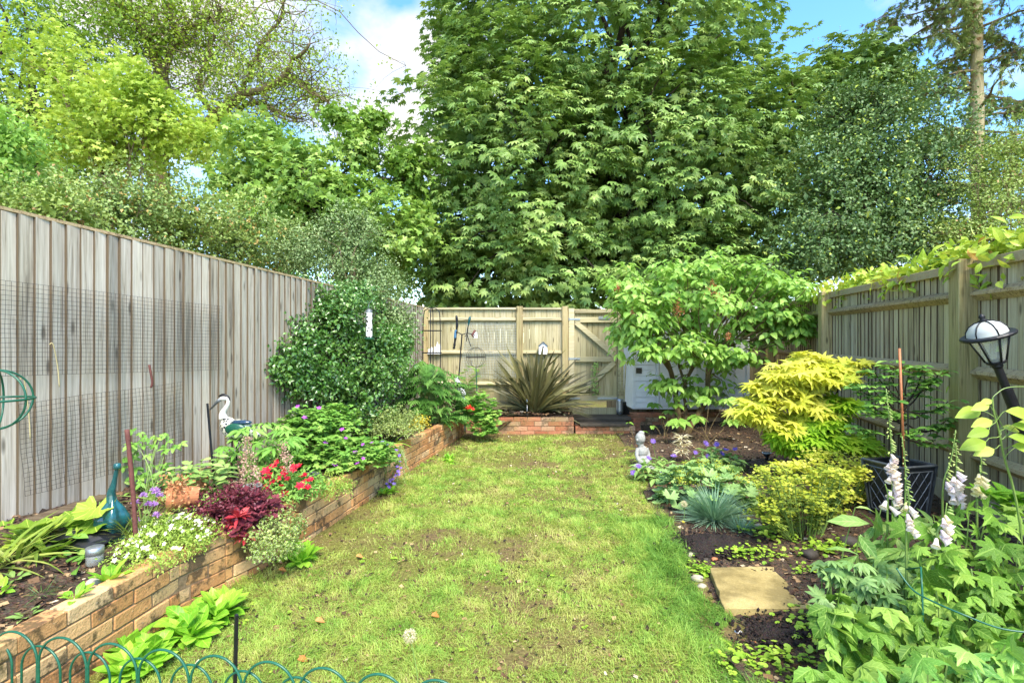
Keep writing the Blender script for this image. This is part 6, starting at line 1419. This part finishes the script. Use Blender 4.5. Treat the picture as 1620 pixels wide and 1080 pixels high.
mb = MB(); tube(mb, p[12:], np.interp(np.linspace(0, 1, 28), [0, .3, .6, .8, 1], [7 * k, 3.8 * k, 2.7 * k, 2.7 * k, 3.2 * k]), 10); ball(mb, P(354, 630, y_), (6.4 * k, 4 * k, 3.8 * k), 12, 9); mb.build('neck_and_head', M['heron_white'], hr, remesh=.004)
mb = MB(); tube(mb, [P(349, 631, y_), P(344, 635, y_), P(332, 648, y_)], [3.4 * k, 2.6 * k, .9 * k], 8); mb.build('beak', M['pot_trim'], hr, smooth=True)
mb = MB(); tube(mb, spl([P(346, 627, y_), P(354, 624.5, y_), P(361, 628, y_), P(364, 634, y_)], 10), np.array([1, 2, 2.4, 2.4, 2.2, 2, 1.8, 1.5, 1, .4]) * k, 8); mb.build('crest', M['black_metal'], hr, smooth=True)
mb = MB(); ball(mb, P(378, 677, y_) + A3(0, -10 * k, 0), (17 * k, 5 * k, 9.5 * k), 18, 10); mb.build('wing', M['heron_green'], hr, smooth=True)
mb = MB(); ball(mb, P(385, 667, y_) + A3(0, -6 * k, 0), (17 * k, 6 * k, 4 * k), 16, 8); mb.build('back_feathers', M['blue_glaze'], hr, smooth=True)
for dx in (-3, 4):
    mb = MB(); tube(mb, [P(370 + dx, 690, y_), A3(X(371 + dx, y_), y_ - .01, b[2] - .02)], .006, 6); mb.build('leg', M['black_metal'], hr)
# bird feeder
Yf_ = 5.7; fd = thing('bird_feeder', 'clear tube bird feeder hanging in front of the grey shrub by the left fence', 'bird feeder', P(584, 535, Yf_)); k = Yf_ / F
mb = MB(); lathe(mb, [(.001, 0), (5 * k, 0), (5 * k, 41 * k), (.001, 41 * k)], P(584, 534, Yf_), 16); mb.build('seed_tube', M['feeder_holes'], fd, smooth=False)
mb = MB(); lathe(mb, [(.001, -.005), (7 * k, 0), (7.4 * k, 2 * k), (.001, 2.4 * k)], P(584, 536, Yf_), 16); mb.build('tray', M['feeder_green'], fd)
mb = MB(); lathe(mb, [(5.2 * k, 0), (5 * k, 3 * k), (2 * k, 5.5 * k), (.001, 6 * k)], P(584, 494, Yf_), 16); tube(mb, spl([P(584, 489, Yf_), P(583, 482, Yf_), P(592, 470, Yf_ + .25)], 8), .003, 5); mb.build('cap', M['pot_trim'], fd, smooth=True)
# obelisk plant frame
b = BL(683, 650); Yo = 8.2; ob = thing('obelisk', 'tall black metal obelisk frame with two hoops in the far left corner', 'plant support', A3(X(684, Yo), Yo, .3)); c = P(683, 600, Yo); w_ = 14 * Yo / F
for sx, sy in ((-1, 0), (1, 0), (0, -1), (0, 1)):
    mb = MB(); o_ = A3(sx, sy, 0) * w_; z1 = P(0, 497, Yo)[2]; tt = P(0, 489, Yo)[2]
    tube(mb, spl([A3(c[0], c[1], .25) + o_ * 1.1, A3(c[0], c[1], 1.2) + o_, A3(c[0], c[1], z1 - .04) + o_ * .92, A3(c[0], c[1], tt - .0) + o_ * .55, A3(c[0], c[1], tt + .02)], 22), .008, 6); mb.build('upright', M['black_metal'], ob, smooth=True)
for py in (523, 558):
    mb = MB(); a = np.linspace(0, 2 * pi, 30); tube(mb, A3(c[0], c[1], P(0, py, Yo)[2]) + w_ * 1.08 * np.stack([np.cos(a), np.sin(a), 0 * a], -1), .008, 6, False); mb.build('hoop', M['black_metal'], ob, smooth=True)
# white picket ornament hung on the rail
pk = MB(); Yp = 8.9
for i, (x, h) in enumerate(((679, 6), (683, 8), (688, 9), (692, 14), (696, 12))):
    q = P(x, 559, Yp); w2 = .018; z = h * Yp / F; pk.add(np.array([q + A3(-w2, 0, 0), q + A3(w2, 0, 0), q + A3(w2, 0, z), q + A3(0, 0, z * 1.35), q + A3(-w2, 0, z), q + A3(-w2, .012, 0), q + A3(w2, .012, 0), q + A3(w2, .012, z), q + A3(0, .012, z * 1.35), q + A3(-w2, .012, z)]), Q=[[0, 1, 2, 4], [6, 5, 9, 7], [1, 6, 7, 2], [5, 0, 4, 9]], T=[[4, 2, 3], [7, 9, 8], [2, 7, 3], [7, 8, 3], [9, 4, 3], [9, 3, 8]], rnd=.5)
box(pk, P(687, 559, Yp + .005), (.24, .01, .02)); tag(pk.build('picket_ornament', M['white_ceramic']), 'tiny white picket ornament on the middle rail behind the black plant frame', 'ornament')
# hook pole with ornaments
Yh = 8.0; hp = thing('shepherd_hook', 'black leaning pole with a cross bar in front of the netting on the back fence', 'pole', P(722, 640, Yh) * A3(1, 1, 0) + A3(0, 0, .3))
mb = MB(); p0 = P(721, 645, Yh); p0[2] = .3; tube(mb, [p0, P(731, 528, Yh)], .011, 7); mb.build('pole', M['black_metal'], hp)
mb = MB(); tube(mb, spl([P(719, 527, Yh), P(725, 526, Yh), P(731, 529, Yh), P(740, 527, Yh), P(752, 530, Yh)], 14), .008, 6); mb.build('cross_bar', M['black_metal'], hp, smooth=True)
dk = MB(); p = spl([P(722, 499, Yh), P(723, 515, Yh), P(721, 530, Yh), P(719, 545, Yh), P(718, 552, Yh)], 18); tube(dk, p, .012 + .009 * np.abs(np.sin(np.arange(18) * 1.1)), 8); r = dk.build('hanging_charm', M['black_metal'], smooth=True); tag(r, 'dark twisted charm hanging from the left end of the hook pole', 'ornament')
mb = MB(); tube(mb, spl([P(721.5, 522, Yh), P(720.5, 528, Yh), P(720, 535, Yh)], 8), .021, 8); mb.build('blue_band', M['blue_plastic'], r, smooth=True)
mb = MB(); tube(mb, spl([P(744, 500, Yh), P(742, 508, Yh), P(741, 516, Yh)], 8), [.004, .016, .022, .02, .018, .014, .01, .004], 8); r = mb.build('bird_charm', M['teal'], smooth=True); tag(r, 'teal bird charm with long trailing tail on the right end of the hook pole', 'ornament')
mb = MB()
for q in ((745, 548), (738, 540), (735, 532)): tube(mb, spl([P(741, 514, Yh), P(739, 528, Yh), P(*q, Yh)], 9), .006, 5)
mb.build('tail', M['black_metal'], r, smooth=True)
mb = MB(); q = P(752, 530, Yh + .8); box(mb, q, (.07, .01, .1), np.array([nrm(A3(1, 0, .1)), A3(0, 1, 0), nrm(A3(-.1, 0, 1))])); tag(mb.build('tag_card', M['white_ceramic']), 'small blank white card pinned to the netting on the back fence', 'card')
mb = MB(); tube(mb, [P(750, 534, Yh), P(747, 530, Yh), P(752, 522, Yh)], [.008, .02, .015], 8); tag(mb.build('cone_charm', M['rusty'], smooth=True), 'small reddish brown hanging charm beside the white card', 'ornament')
# wire globe on stake
Yg = 8.35; gb = thing('wire_globe', 'thin dark wire globe on a stake in front of the netting on the back fence', 'plant support', P(756, 632, Yg)); c = P(753, 565, Yg); R_ = 15.5 * Yg / F
for k_ in range(4):
    a = np.linspace(0, 2 * pi, 36); an = k_ * pi / 4 + .2; d = A3(cos(an), sin(an), 0); mb = MB(); tube(mb, c + R_ * (np.cos(a)[:, None] * d + np.sin(a)[:, None] * A3(0, 0, 1)), .0028, 5, False); mb.build('ring', M['dark_wire'], gb, smooth=True)
mb = MB(); a = np.linspace(0, 2 * pi, 36); tube(mb, c + R_ * np.stack([np.cos(a), np.sin(a), .0 * a], -1), .006, 5, False); mb.build('middle_ring', M['dark_wire'], gb, smooth=True)
mb = MB(); tube(mb, [c - A3(0, 0, R_), A3(X(756, Yg), Yg, .28)], .008, 6); mb.build('stake', M['green_wire'], gb)
# white ornament beside the pole: seated hare like figure
Yw = 7.9; k = Yw / F; st_ = MB(); ball(st_, P(731, 636, Yw), (7 * k, 7 * k, 11 * k), 14, 10, np.array([nrm(A3(1, 0, .35)), A3(0, 1, 0), nrm(A3(-.35, 0, 1))])); ball(st_, P(728, 620, Yw), (8 * k, 7 * k, 9 * k), 14, 10); ball(st_, P(733, 622, Yw) + A3(0, -5 * k, 0), (5 * k, 4 * k, 4 * k)); ball(st_, P(725, 608, Yw), (5 * k, 5 * k, 10 * k), 12, 8, np.array([nrm(A3(1, 0, .45)), A3(0, 1, 0), nrm(A3(-.45, 0, 1))])); ball(st_, P(722, 600, Yw), (3 * k, 3 * k, 6 * k), 10, 8)
tag(st_.build('garden_statue', M['white_ceramic'], remesh=.008), 'white pottery figure half hidden in leaves beside the black hook pole', 'statue')
# birdhouse
Yb = 8.93; k = Yb / F; q = P(859, 551, Yb - .06); bh = thing('birdhouse', 'little white birdhouse with pitched roof fixed to the back fence', 'birdhouse', q)
mb = MB(); w2, d2 = 6.5 * k, 5 * k; z0, z1, z2 = -9 * k, 3 * k, 9 * k
mb.add(np.array([q + A3(x, y, z) for y in (-d2, d2) for x, z in ((-w2, z0), (w2, z0), (w2, z1), (0, z2), (-w2, z1))]), Q=[[0, 1, 2, 4], [6, 5, 9, 7], [1, 6, 7, 2], [5, 0, 4, 9], [0, 5, 6, 1]], T=[[4, 2, 3], [7, 9, 8]]); mb.build('box', M['white_paint'], bh)
mb = MB()
for s in (-1, 1): ax_ = np.array([nrm(A3(s * w2, 0, z1 - z2)), A3(0, 1, 0), nrm(A3(s * (z2 - z1), 0, w2))]); ax_[1] = np.cross(ax_[2], ax_[0]); box(mb, q + A3(s * w2 * .56, -.008, (z1 + z2) / 2 + .01), (w2 * 1.55, d2 * 2.5, .012), ax_)
mb.build('roof', M['pot_trim'], bh)
mb = MB(); lathe(mb, [(.001, -.004), (.016, -.004), (.016, 0), (.001, 0)], q + A3(0, -d2 - .002, 2 * k), 14, np.array([A3(1, 0, 0), A3(0, 0, 1), A3(0, -1, 0)])); mb.build('entrance_hole', M['plastic_black'], bh)
mb = MB(); tube(mb, [q + A3(0, -d2, -2 * k), q + A3(0, -d2 - .03, -2 * k)], .004, 6); mb.build('perch', M['twig'], bh)
# label stake near the phormium
b = P(834, 655, 8.3); mb = MB(); tube(mb, [A3(b[0], 8.35, .25), P(834, 640, 8.35)], .006, 6); ball(mb, P(834, 634, 8.35), (.02, .02, .035)); tag(mb.build('garden_light', M['galv'], smooth=True), 'small grey stake light at the foot of the phormium', 'light')
# tools by the gate
Yt = 8.85; tl = thing('broom', 'long pale handled broom leaning between gate and shed', 'broom', P(987, 655, Yt)); mb = MB(); tube(mb, [P(987, 640, Yt), P(990, 572, Yt + .1)], .013, 8); mb.build('handle', M['rail_back'], tl, smooth=True)
mb = MB(); N = 140
for i in range(N): a = rng.uniform(-.5, .5); q0 = P(986 + a * 6, 636, Yt + rng.normal(0, .015)); tube(mb, [q0, P(986 + a * 22, 652, Yt + rng.normal(0, .02)) * A3(1, 1, 0) + A3(0, 0, .24)], .003, 3, False)
mb.build('bristles', M['dark_wire'], tl); mb = MB(); box(mb, P(986, 637, Yt), (.1, .04, .04)); mb.build('head', M['plastic_black'], tl, bevel=.004)
tl = thing('spade', 'garden spade leaning with its blade down beside the broom', 'spade', P(981, 650, Yt)); mb = MB(); tube(mb, [P(981, 625, Yt - .03), P(982, 575, Yt + .05)], .012, 8); mb.build('handle', M['rail_back'], tl, smooth=True)
mb = MB(); q = P(981, 640, Yt - .05); V = []
for i in range(7):
    for j in range(7): s, t = (i / 6 - .5), j / 6; V.append(q + A3(s * .12 * (1 - .25 * max(0, t - .6)), -.02 + .05 * s * s * 4, .1 - t * .24 + .03 * (1 - 4 * s * s) * -(t > .9)))
mb.add(np.array(V), Q=[[i * 7 + j, (i + 1) * 7 + j, (i + 1) * 7 + j + 1, i * 7 + j + 1] for i in range(6) for j in range(6)]); o = mb.build('blade', M['galv'], tl, smooth=True); m = o.modifiers.new('s', 'SOLIDIFY'); m.thickness = .004
# stone buddha
b = BR(1012, 742); k = b[1] / F; yb = b[1]; mb = MB()
ball(mb, P(1013, 693, yb), (8 * k, 8.5 * k, 9.5 * k), 16, 12); ball(mb, P(1014.5, 685, yb), (5 * k, 5 * k, 4 * k), 12, 8); ball(mb, P(1006.5, 695, yb) + A3(0, -5 * k, 0), (1.6 * k, 2.5 * k, 2.4 * k), 8, 6); ball(mb, P(1019.5, 695, yb), (1.4 * k, 2 * k, 4 * k), 8, 6)
ball(mb, P(1011, 701, yb), (4.5 * k, 5 * k, 3 * k)); ball(mb, P(1014, 704, yb), (4.5 * k, 4.5 * k, 5 * k)); ball(mb, P(1016, 714, yb), (9 * k, 8 * k, 10 * k), 14, 10); ball(mb, P(1016, 725, yb), (10 * k, 9 * k, 8 * k), 14, 10)
tube(mb, spl([P(1009, 709, yb), P(1006, 718, yb) + A3(0, -5 * k, 0), P(1009, 727, yb) + A3(0, -9 * k, 0), P(1016, 729, yb) + A3(0, -11 * k, 0)], 12), 3 * k, 8); tube(mb, spl([P(1023, 709, yb), P(1026, 719, yb), P(1023, 728, yb) + A3(0, -8 * k, 0), P(1016, 730, yb) + A3(0, -11 * k, 0)], 12), 3 * k, 8)
tube(mb, spl([P(1021, 734, yb), P(1008, 735, yb) + A3(0, -9 * k, 0), P(1000, 736, yb) + A3(0, -9 * k, 0)], 12), np.linspace(6.5, 4, 12) * k, 9); tube(mb, spl([P(1010, 736, yb), P(1024, 737, yb) + A3(0, -11 * k, 0), P(1031, 737, yb) + A3(0, -8 * k, 0)], 12), np.linspace(6.5, 4, 12) * k, 9)
lathe(mb, [(.001, -5 * k), (16 * k, -5 * k), (16 * k, 0), (12 * k, 2 * k), (.001, 2 * k)], P(1014, 740, yb), 20)
tag(mb.build('buddha_statue', M['stone'], remesh=.0035), 'weathered grey stone seated buddha at the right edge of the lawn', 'statue')
# spot light in mulch
c = BR(1213, 728); sp_ = thing('spotlight', 'small black garden spotlight with pale rim on the bark under the yellow maple', 'light', c); mb = MB(); tube(mb, [c, c + A3(0, 0, .05)], .02, 8); lathe(mb, [(.001, .04), (.02, .04), (.05, .09), (.045, .09), (.001, .075)], c, 18); mb.build('housing', M['plastic_black'], sp_, smooth=True); mb = MB(); lathe(mb, [(.05, .088), (.053, .094), (.043, .094)], c, 18); mb.build('rim', M['white_ceramic'], sp_, smooth=True)
# planter with small tree
Yp = 4.05; kp = Yp / F; c = A3(X(1424, Yp), Yp + .02, 0); zb2 = float(bedR_z(np.array(c[0]), np.array(c[1]))) ; zt2 = Z(741, Yp - .2)
pt_ = thing('planter', 'square black planter with diagonal lattice sides near the right fence', 'planter', A3(c[0], c[1], zb2)); th_ = .52; dx_ = A3(cos(th_), -sin(th_) * .0 + .28, 0); dx_ = nrm(A3(.97, .24, 0)); dy_ = A3(-dx_[1], dx_[0], 0); S0, S1 = .125, .165
mb = MB()
def ring4(s, z): return [c + dx_ * a * s + dy_ * b_ * s + A3(0, 0, z) for a, b_ in ((-1, -1), (1, -1), (1, 1), (-1, 1))]
V = ring4(S0, zb2 - .02) + ring4(S1, zt2) + ring4(S1 - .025, zt2) + ring4(S1 - .03, zt2 - .06)
Q = [[0, 1, 5, 4], [1, 2, 6, 5], [2, 3, 7, 6], [3, 0, 4, 7], [4, 5, 9, 8], [5, 6, 10, 9], [6, 7, 11, 10], [7, 4, 8, 11], [8, 9, 13, 12], [9, 10, 14, 13], [10, 11, 15, 14], [11, 8, 12, 15], [12, 13, 14, 15], [3, 2, 1, 0]]
mb.add(np.array(V), Q=Q); mb.build('box', M['pot_black'], pt_, bevel=.004)
mb = MB()
for (a0, b0), (a1, b1) in (((-1, -1), (1, -1)), ((-1, 1), (-1, -1)), ((1, -1), (1, 1))):
    def fp(s, t):
        S = S0 + (S1 - S0) * t + .004; u = A3(*(c[:2]), 0); pa = dx_ * a0 + dy_ * b0; pb = dx_ * a1 + dy_ * b1; return u + (pa * (1 - s) + pb * s) * S + A3(0, 0, zb2 + (zt2 - zb2) * t)
    for (s0, t0, s1, t1, r_) in ((.1, .12, .9, .12, .006), (.1, .9, .9, .9, .006), (.1, .12, .1, .9, .006), (.9, .12, .9, .9, .006), (0.02, 1, .98, 1, .011), (0, 0, 0, 1, .01), (1, 0, 1, 1, .01)): tube(mb, [fp(s0, t0), fp(s1, t1)], r_, 5)
    for kk in range(-3, 5):
        for sg in (1, -1):
            pp = [(kk * .27 + tt * sg * .8 + (.0 if sg > 0 else .27), .12 + .78 * tt) for tt in np.linspace(0, 1, 15)]; pp = [q for q in pp if .1 <= q[0] <= .9]
            if len(pp) > 2: tube(mb, [fp(*pp[0]), fp(*pp[-1])], .0035, 4)
mb.build('lattice', M['pot_trim'], pt_)
mb = MB(); mb.add(np.array(ring4(S1 - .028, zt2 - .055)), Q=[[0, 1, 2, 3]]); mb.build('soil', M['dark_soil'], pt_)
ct_ = thing('camellia', 'small open branched evergreen tree growing from the black planter', 'tree', A3(c[0], c[1], zt2 - .055)); st = MB(); mb = MB(); stp = P(1433, 640, Yp)
limb(st, A3(X(1432, Yp), c[1], zt2 - .06), stp, .012, .009, 0, 8, .02, 7)
for (px, py, fx) in ((1350, 605, 638), (1385, 590, 635), (1405, 580, 625), (1440, 578, 620), (1460, 580, 632), (1485, 592, 630), (1475, 600, 640), (1500, 635, 645), (1375, 640, 660), (1390, 655, 668), (1365, 675, 680), (1490, 672, 675), (1505, 660, 665), (1465, 650, 655), (1400, 620, 650), (1450, 615, 640), (1480, 695, 690), (1455, 680, 682), (1410, 650, 660), (1380, 615, 640)):
    s = P(1433, fx + 5, Yp); e = P(px, py, Yp + rng.normal(0, .12)); pth = limb(st, s, e, .007, .003, -.1, 8, .05, 5)
    for q in (pth[-1], pth[-2], pth[-3]):
        for _ in range(3): q2 = q + rng.normal(0, .04, 3) * A3(1, 1, .5); N = 6; a = rng.uniform(0, 6.28, N); scatter(mb, T_oval4, np.repeat([q2], N, 0), np.stack([np.cos(a), np.sin(a), .1 + 0 * a], -1), A3(0, 0, 1) + rng.normal(0, .2, (N, 3)), rng.uniform(.055, .085, N))
st.build('branches', M['bark_dark'], ct_, smooth=True); mb.build('foliage', L['peony'], ct_)
mb = MB(); tube(mb, [A3(X(1431, 3.88), 3.88, zt2 - .06), P(1423, 551, 3.88)], .0085, 8); 
for i in range(5): q = P(1431 - 8 * i / 5, 720 - 170 * i / 5, 3.88); ball(mb, q, (.0105, .0105, .006), 8, 5)
tag(mb.build('bamboo_cane', M['cane'], smooth=True), 'orange brown bamboo cane standing in the black planter', 'cane')
mb = MB(); tube(mb, [A3(X(1438, 3.9), 3.9, zt2 - .06), P(1436, 640, 3.9)], .006, 6); tag(mb.build('garden_stake', M['plastic_black']), 'thin dark support stake inside the black planter behind the cane', 'stake')
# lantern on pole
Yl = 2.72; k = Yl / F; top = P(1552, 497, Yl); ax = nrm(P(1571, 578, Yl) - P(1620, 690, Yl)); lp = thing('lamp_post', 'black lantern on a leaning pole in front of the right fence', 'lamp', P(1571, 578, Yl))
x_ = nrm(np.cross(ax, A3(0, 1, 0)) * -1); ydir = np.cross(ax, x_); 
axl = nrm(P(1556, 510, Yl) - P(1577, 576, Yl)); xl = nrm(np.cross(A3(0, 1, 0), axl)); yl = np.cross(axl, xl); A_ = np.array([xl, yl, axl]); c0 = P(1577, 576, Yl)
def lp_pt(a, r, h): return c0 + (xl * cos(a) + yl * sin(a)) * r * k + axl * h * k
mb = MB(); lathe(mb, np.array([(.1, -6), (6, -6), (7.5, -3), (7, 0), (12.5, 2), (13, 5), (11.5, 6), (.1, 6)]) * k, c0, 20, A_); mb.build('base_cup', M['black_metal'], lp, smooth=False)
mb = MB(); lathe(mb, np.array([(11.5, 6), (24, 45)]) * k, c0, 24, A_); mb.build('glass', M['glass'], lp, smooth=True)
mb = MB(); lathe(mb, np.array([(25, 44), (34.5, 45), (35.5, 48), (34, 50), (26, 50), (24, 46)]) * k, c0, 28, A_); mb.build('rim', M['black_metal'], lp, smooth=False)
mb = MB(); lathe(mb, np.array([(26, 50), (24.5, 57), (19, 65), (11, 69.5), (4, 71)]) * k, c0, 24, A_); mb.build('dome', M['milk_glass'], lp, smooth=True)
for i in range(6):
    a = i * pi / 3 + .3; mb = MB(); tube(mb, [lp_pt(a, 12.5, 5), lp_pt(a, 25, 45)], 1.5 * k, 6); tube(mb, [lp_pt(a, 26, 50), lp_pt(a, 24.8, 57.5), lp_pt(a, 19.3, 65.3), lp_pt(a, 11, 70.2), lp_pt(a, 4, 71.5)], 1.0 * k, 5); mb.build('rib', M['black_metal'], lp, smooth=True)
mb = MB(); lathe(mb, np.array([(.1, 70), (5, 70.5), (5.5, 73), (3, 75), (4.5, 78), (3, 81), (1.2, 83), (.1, 83.5)]) * k, c0, 14, A_); mb.build('finial', M['black_metal'], lp, smooth=True)
mb = MB(); pe = c0 - axl * 5 * k; dn = nrm(P(1622, 690, Yl) - P(1578, 580, Yl)); foot = pe + dn * ((pe[2] - .05) / -dn[2]); tube(mb, [pe, pe + dn * .12, pe + dn * .121, foot], [.019, .019, .026, .026], 16); mb.build('pole', M['black_metal'], lp, smooth=False)
for i in range(2): pass
ch = MB()
q = P(1551, 497, Yl)
cc = A3(FR(4.2) - .16, 4.2, 0); cp = P(1552, 470, 4.2)
for i in range(9):
    z = cp[2] - i * .02; a = np.linspace(0, 2 * pi, 12); d = A3(1, 0, 0) if i % 2 else A3(0, 1, 0); tube(ch, A3(cp[0], cp[1], z) + .007 * np.cos(a)[:, None] * d + .013 * np.sin(a)[:, None] * A3(0, 0, 1), .003, 5, False)
tube(ch, spl([A3(cp[0], cp[1], cp[2]), A3(cp[0] + .01, cp[1] - .02, cp[2] + .03), A3(FR(4.3) - .03, 4.3, cp[2] + .04)], 8), .004, 5)
tag(ch.build('chain', M['black_metal'], smooth=True), 'short black chain hanging on the fence just above the lantern', 'chain')
# strings on the left fence
for (a_, b_, lab) in (((84, 545), (94, 612), 'pale green twine hanging through the upper netting near a knot'), ((38, 600), (48, 695), 'loose pale string dangling from the lower corner of the upper netting')):
    p = spl([onL(a_[0] - 6, a_[1], .07), onL(*a_, .075), onL((a_[0] + b_[0]) / 2 + 2, (a_[1] + b_[1]) / 2, .07), onL(*b_, .08)], 16); mb = MB(); tube(mb, p, .0035, 5); tag(mb.build('string', M['rope'], smooth=True), lab, 'string')
mb = MB(); p = spl([onL(236, 577, .06), onL(239, 592, .07), onL(241, 605, .07), onL(239, 613, .06)], 12); tube(mb, p, .008, 6); tag(mb.build('rusty_hinge', M['rusty'], smooth=True), 'short dark rusty strip caught in the netting on the left fence', 'strip')
# green wire support in front right
ws = thing('wire_support', 'dark green wire plant support arching over the big leaves at the bottom right', 'plant support', P(1458, 925, 2.0)); mb = MB(); tube(mb, spl([P(1418, 898, 2.1), P(1440, 928, 2.05), P(1462, 944, 2.0), P(1520, 970, 1.9), P(1590, 995, 1.85), P(1680, 1003, 1.8)], 30), .0035, 6); tube(mb, [P(1434, 900, 2.2), P(1457, 897, 2.15), P(1459, 935, 2.1), A3(X(1462, 2.1), 2.1, .05)], .004, 6); mb.build('wire', M['green_wire'], ws, smooth=True)
for o in bpy.data.objects:
    if '_wo' in o: del o['_wo']
SC.cycles.max_bounces = 6; SC.cycles.transparent_max_bounces = 12
